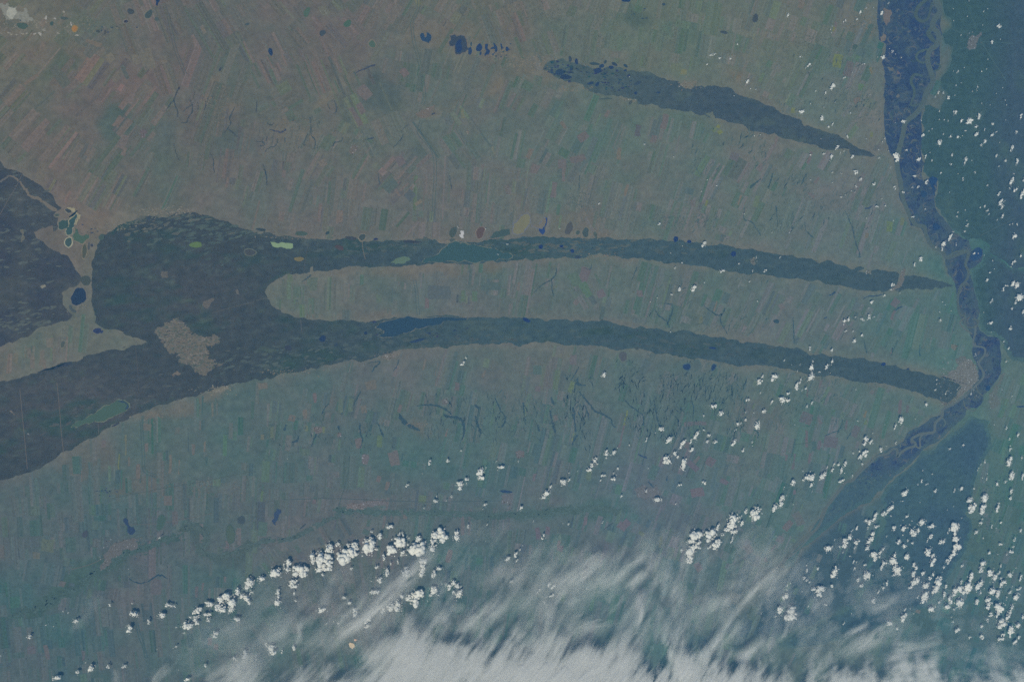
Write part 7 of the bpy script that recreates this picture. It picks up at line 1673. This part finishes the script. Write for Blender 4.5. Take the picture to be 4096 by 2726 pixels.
o = mesh_obj('cloud_scraps', np.concatenate(sv), np.concatenate(sf), np.repeat(np.concatenate(sa_)[:, None], 3, 1), M_CLOUD, None, True)
tag(o, 'hundreds of tiny white cloud scraps scattered between the larger clouds', 'clouds', kind='stuff')
print('CLOUDS', len(CLOUDS), sn)

# ------------------------------------------------------------------ high cirrus: thin bodies of white ice haze, thicker where they look denser
M_ICE = bpy.data.materials.new('ice_cloud')
M_ICE.use_nodes = True
M_ICE.node_tree.nodes.clear()
_o = M_ICE.node_tree.nodes.new('ShaderNodeOutputMaterial')
_v = M_ICE.node_tree.nodes.new('ShaderNodeVolumeScatter')
_v.inputs['Color'].default_value = (1, .995, .96, 1)
_v.inputs['Density'].default_value = 2.4
_v.inputs['Anisotropy'].default_value = -0.3
M_ICE.node_tree.links.new(_v.outputs[0], _o.inputs['Volume'])


def slab(name, PX, PY, TH, z0, label, cat, group=None, kind=None, eps=.012):
    """closed body over a grid of photo points: flat-ish underside, top raised by TH km"""
    ny, nx = TH.shape
    k = (TH[:-1, :-1] > eps) | (TH[1:, :-1] > eps) | (TH[:-1, 1:] > eps) | (TH[1:, 1:] > eps)
    jj, ii = np.nonzero(k)
    a = jj * nx + ii
    Fq = np.stack([a + nx, a + nx + 1, a + 1, a], 1)
    und = .25 * fbm(PX / 160, PY / 160, 301, 2)
    top = P(PX.ravel(), PY.ravel(), (z0 + und + TH + .004).ravel())
    bot = P(PX.ravel(), PY.ravel(), (z0 + und).ravel())
    n = len(top)
    # walls round the rim
    ed = {}
    for q in Fq:
        for e in range(4):
            u, v = int(q[e]), int(q[(e + 1) % 4])
            if (v, u) in ed:
                del ed[(v, u)]
            else:
                ed[(u, v)] = 1
    walls = np.array([[u, u + n, v + n, v] for u, v in ed], int).reshape(-1, 4)
    F = np.concatenate([Fq, Fq[:, ::-1] + n, walls])
    u, inv = np.unique(F, return_inverse=True)
    V = np.concatenate([top, bot])[u]
    o = mesh_obj(name, V, inv.reshape(-1, 4), None, M_ICE, None, True)
    return tag(o, label, cat, group, kind)


def fib(px, py, th, s, lo=230, la=24):
    wx, wy = px + 30 * fbm(px / 260, py / 260, s + 50, 3), py + 30 * fbm(px / 260, py / 260, s + 60, 3)
    c, d = np.cos(th), np.sin(th)
    u, v = wx * c - wy * d, wx * d + wy * c
    return .62 * fbm(u / lo, v / la, s, 4, .55) + .5 * fbm(u / lo * 1.7, v / la * .38, s + 20, 3, .5)


gx = np.arange(380, 4800, 6.0)
gy = np.arange(1960, 3560, 6.0)
BX, BY = np.meshgrid(gx, gy)
EDGE = np.interp(gx, np.array([300, 480, 600, 760, 850, 960, 1050, 1200, 1300, 1400, 1500, 1600, 1700, 1850, 1960, 2080, 2200, 2356, 2450]) * SC,
                 np.array([1560, 1530, 1505, 1480, 1455, 1430, 1412, 1420, 1440, 1455, 1450, 1440, 1470, 1500, 1485, 1480, 1480, 1490, 1490]) * SC)
TT = np.radians(np.interp(gx, [400, 1600, 2600, 3300, 4200], [50, 58, 60, 48, 30]))[None, :] + 0 * BY
fb = fib(BX, BY, TT, 310)
f2 = fib(BX, BY, TT + .12, 340, 190, 62)
core = np.clip((BY - EDGE[None, :] + 95 * f2 + 35 * fb) / 230, 0, 1)
core = core * core * (3 - 2 * core)
amp = np.interp(gx, np.array([300, 700, 900, 1100, 1500, 1800, 2000, 2356]) * SC, [.6, .75, 1.0, 1.3, 1.4, 1.2, .85, .6])[None, :]
veil = .17 * np.exp(-(((BX - 760 * SC) / 520) ** 2 + ((BY - 1480 * SC) / 150) ** 2)) + np.exp(-(((BX - 1150 * SC) / 900) ** 2 + ((BY - 1400 * SC) / 170) ** 2)) * .2 + np.exp(-(((BX - 1500 * SC) / 700) ** 2 + ((BY - 1330 * SC) / 200) ** 2)) * .26 + np.exp(-(((BX - 1950 * SC) / 500) ** 2 + ((BY - 1430 * SC) / 130) ** 2)) * .13
f3 = fib(BX, BY, TT - .08, 370, 110, 11)
TH_ = core * amp * .62 * np.clip(.26 + .8 * fb + 1.1 * f2 + .7 * f3 + .62 * core, .02, 2.4) + .62 * np.clip(veil * (.34 + 1.1 * fb + 1.6 * f2 + .7 * f3), 0, 2)
TH_ *= np.clip((BX - 380) / 500, 0, 1) * np.clip((BY - 1990) / 160, 0, 1) * np.clip((3540 - BY + 60 * f2) / 420, 0, 1) * np.clip((4780 - BX) / 300, 0, 1) * np.where(core > .02, .8 + .5 * core, .62)
slab('cirrus_bank', BX, BY, np.maximum(TH_, 0), 7.0, 'broad milky bank of combed cirrus along the bottom edge', 'cirrus', kind='stuff')

STREAKS = [  # tile, lower-left end, upper-right end, width px, thickness km, label
    ('31', 690, 1210, 1560, 470, 40, .85, 'long white plume of cirrus slanting through the cloud row'),
    ('31', 330, 1230, 450, 1010, 20, .32, 'short faint streak left of the long plume'),
    ('31', 560, 930, 830, 560, 70, .16, 'broad dim veil above and left of the long plume'),
    ('31', 60, 1280, 420, 1060, 90, .2, 'broad dim veil at the lower left of the long plume'),
    ('31', 750, 1100, 960, 780, 24, .22, 'dim narrow streak running beside the long plume'),
    ('31', 560, 1600, 650, 1400, 40, .4, 'short upright streak at the bottom left of the bank'),
    ('31', 300, 1600, 420, 1440, 44, .35, 'stubby streak at the bottom edge, left of the bank'),
    ('31', 1280, 1250, 1400, 990, 40, .4, 'short hooked streak under the long plume'),
    ('31', 1500, 1330, 1720, 1040, 44, .4, 'upright streak rising from the bank near its left shoulder'),
    ('31', 1630, 1060, 1840, 880, 34, .3, 'small feather above the left shoulder of the bank'),
    ('31', 1880, 1130, 2160, 850, 56, .5, 'tall feather rising from the bank beside the small clouds'),
    ('31', 2000, 700, 2290, 480, 60, .16, 'dim veil near the middle of the lower part'),
    ('32', 400, 740, 770, 440, 48, .55, 'broad bright wisp, leftmost of the middle wisps'),
    ('32', 830, 680, 1190, 460, 30, .42, 'slender wisp in the centre of the middle wisps'),
    ('32', 960, 770, 1210, 620, 32, .40, 'curved wisp under the slender one'),
    ('32', 500, 850, 900, 650, 70, .22, 'milky veil below the broad bright wisp'),
    ('32', 0, 700, 270, 500, 60, .24, 'dim wisp on the left of the middle wisps'),
    ('32', 100, 560, 260, 300, 40, .16, 'faint upright wisp above the middle wisps'),
    ('32', 1120, 1080, 1150, 850, 20, .5, 'short bright upright wisp above the bank'),
    ('32', 1030, 1160, 1140, 1050, 18, .4, 'tail of the short upright wisp'),
    ('32', 1450, 590, 1580, 500, 18, .3, 'tiny wisp under the lower middle cloud bank'),
    ('32', 1240, 700, 1420, 600, 26, .26, 'faint slanting wisp under the cloud bank'),
    ('32', 1880, 1110, 2330, 580, 16, .3, 'very long thin thread beside the braided river'),
    ('32', 1700, 1350, 2010, 1040, 44, .45, 'wide feather at the right shoulder of the bank'),
    ('32', 2040, 1380, 2260, 1180, 36, .45, 'feather on the right of the wide one'),
    ('32', 1450, 1000, 2150, 700, 90, .16, 'large dim veil in front of the lower river'),
    ('32', 170, 1310, 360, 920, 44, .45, 'tall feather on the upper edge of the bank, left part'),
    ('32', 540, 1110, 900, 1010, 50, .4, 'flat feather on the upper edge of the bank'),
    ('33', -20, 900, 160, 480, 60, .22, 'dim veil at the end of the braided river'),
    ('33', 640, 1240, 870, 1030, 18, .35, 'slim wisp at the lower right, upper edge of the bank'),
    ('33', 690, 1340, 1070, 1040, 48, .5, 'wide combed wisp at the lower right of the bank'),
    ('33', 900, 920, 1160, 810, 26, .22, 'pale flat wisp over the dark forest'),
    ('33', 80, 1190, 210, 1060, 14, .26, 'small hooked wisp under the lower right clouds'),
    ('33', 380, 900, 560, 790, 40, .15, 'dim patch of veil under small clouds'),
    ('33', 1080, 1380, 1520, 1200, 40, .4, 'low slanting wisp near the right end of the bank'),
    ('30', 1390, 1600, 1500, 1410, 28, .42, 'upright wisp at the bottom edge, far left'),
    ('30', 1600, 1400, 2270, 950, 60, .13, 'long dim veil under the left end of the cloud row'),
    ('30', 1780, 1600, 2290, 1330, 90, .4, 'pale swelling at the left end of the bank'),
    ('30', 1010, 1600, 1050, 1470, 20, .22, 'faint upright wisp at the bottom left'),
    ('30', 640, 1080, 900, 830, 40, .10, 'barely visible veil under the grey lower left town'),
]
for i, (t, x0, y0, x1, y1, wd, hk, lab) in enumerate(STREAKS):
    a, b = (np.array(k) for k in T(t, [(x0, y0), (x1, y1)]))
    L = np.hypot(*(b - a))
    d = (b - a) / L
    nr = np.array([-d[1], d[0]])
    m, k = max(24, int(L / 6)), 25
    tt, ss = np.meshgrid(np.linspace(-.12, 1.12, m), np.linspace(-1.5, 1.5, k), indexing='ij')
    bend = 10 * np.sin(tt * 4 + i) + 8 * fbm(tt * 3, tt * 0 + i, 400)
    PX = a[0] + d[0] * L * tt + nr[0] * (ss * wd + bend)
    PY = a[1] + d[1] * L * tt + nr[1] * (ss * wd + bend)
    th = math.atan2(-d[1], d[0]) + 0 * tt
    f1 = fib(PX, PY, th, 420 + i, 120, 16)
    prof = np.clip(np.sin(np.clip(tt + .1, 0, 1.2) / 1.2 * math.pi), 0, 1) ** .8
    g = np.exp(-(ss * (1.45 + .5 * f1)) ** 2 * 1.25) - np.exp(-1.5 ** 2 * 1.9)
    TH_ = hk * .85 * np.clip(g, 0, 1) * prof * np.clip(.5 + 1.25 * f1, 0, 2.2)
    TH_[:, [0, -1]] = 0
    TH_[[0, -1]] = 0
    slab('cirrus_streak', PX.T, PY.T, TH_.T, 6.2 - .25 * (i % 6) - .3, lab, 'cirrus', 'feathery cirrus streaks', eps=.006)

# ------------------------------------------------------------------ wooded valleys across the lower plain
for pts, wd, n, c, lab in ((T('30', [(60, 1000), (250, 930), (430, 860), (560, 780), (680, 740), (760, 650), (860, 590), (960, 540), (1060, 450), (1130, 400), (1250, 380), (1370, 340), (1480, 290), (1640, 280)]), 17, 620, (68, 95, 101), 'winding dark green wooded valley behind the grey lower left town'),
                           (T('30', [(1640, 200), (1720, 170), (1800, 210), (1850, 300), (1790, 380), (1850, 420), (1930, 460), (2080, 400), (2294, 340)]), 15, 330, (74, 96, 102), 'looping dark green wood right of the grey lower left town'),
                           (T('31', [(720, 30), (900, 30), (1150, 50), (1500, 50), (1750, 60), (2100, 80), (2294, 70)]) + T('32', [(150, 80), (300, 50), (520, 30), (760, 15), (960, 40)]), 13, 620, (72, 99, 105), 'long level dark green valley above the lower clouds'),
                           (T('31', [(0, 330), (120, 300), (300, 290), (450, 220), (640, 120), (780, 60)]), 9, 160, (74, 97, 104), 'thin wooded branch valley left of the hourglass lake')):
    q = spline(pts, 8)
    mb = MB()
    for i in range(n):
        t_ = rr.random() * (len(q) - 1)
        k = int(t_)
        a = q[k] + (q[min(k + 1, len(q) - 1)] - q[k]) * (t_ - k)
        d = q[min(k + 1, len(q) - 1)] - q[max(k - 1, 0)]
        an = math.degrees(math.atan2(d[1], d[0]))
        l = rr.uniform(3, 11)
        j = rr.uniform(-4, 5)
        mb.poly(blob(a[0] + rr.gauss(0, wd * .5), a[1] + rr.gauss(0, wd * .45), l * rr.uniform(.9, 1.6), l * rr.uniform(.35, .7), an + rr.gauss(0, 25), 9, .3, i), .0265 + (i % 60) * 2.5e-4, A_(*c) * .75 + base_srgb(*a) * .25 + j)
    tag(mb.build('valley_wood', M_GULLY), lab, 'wood', kind='stuff')
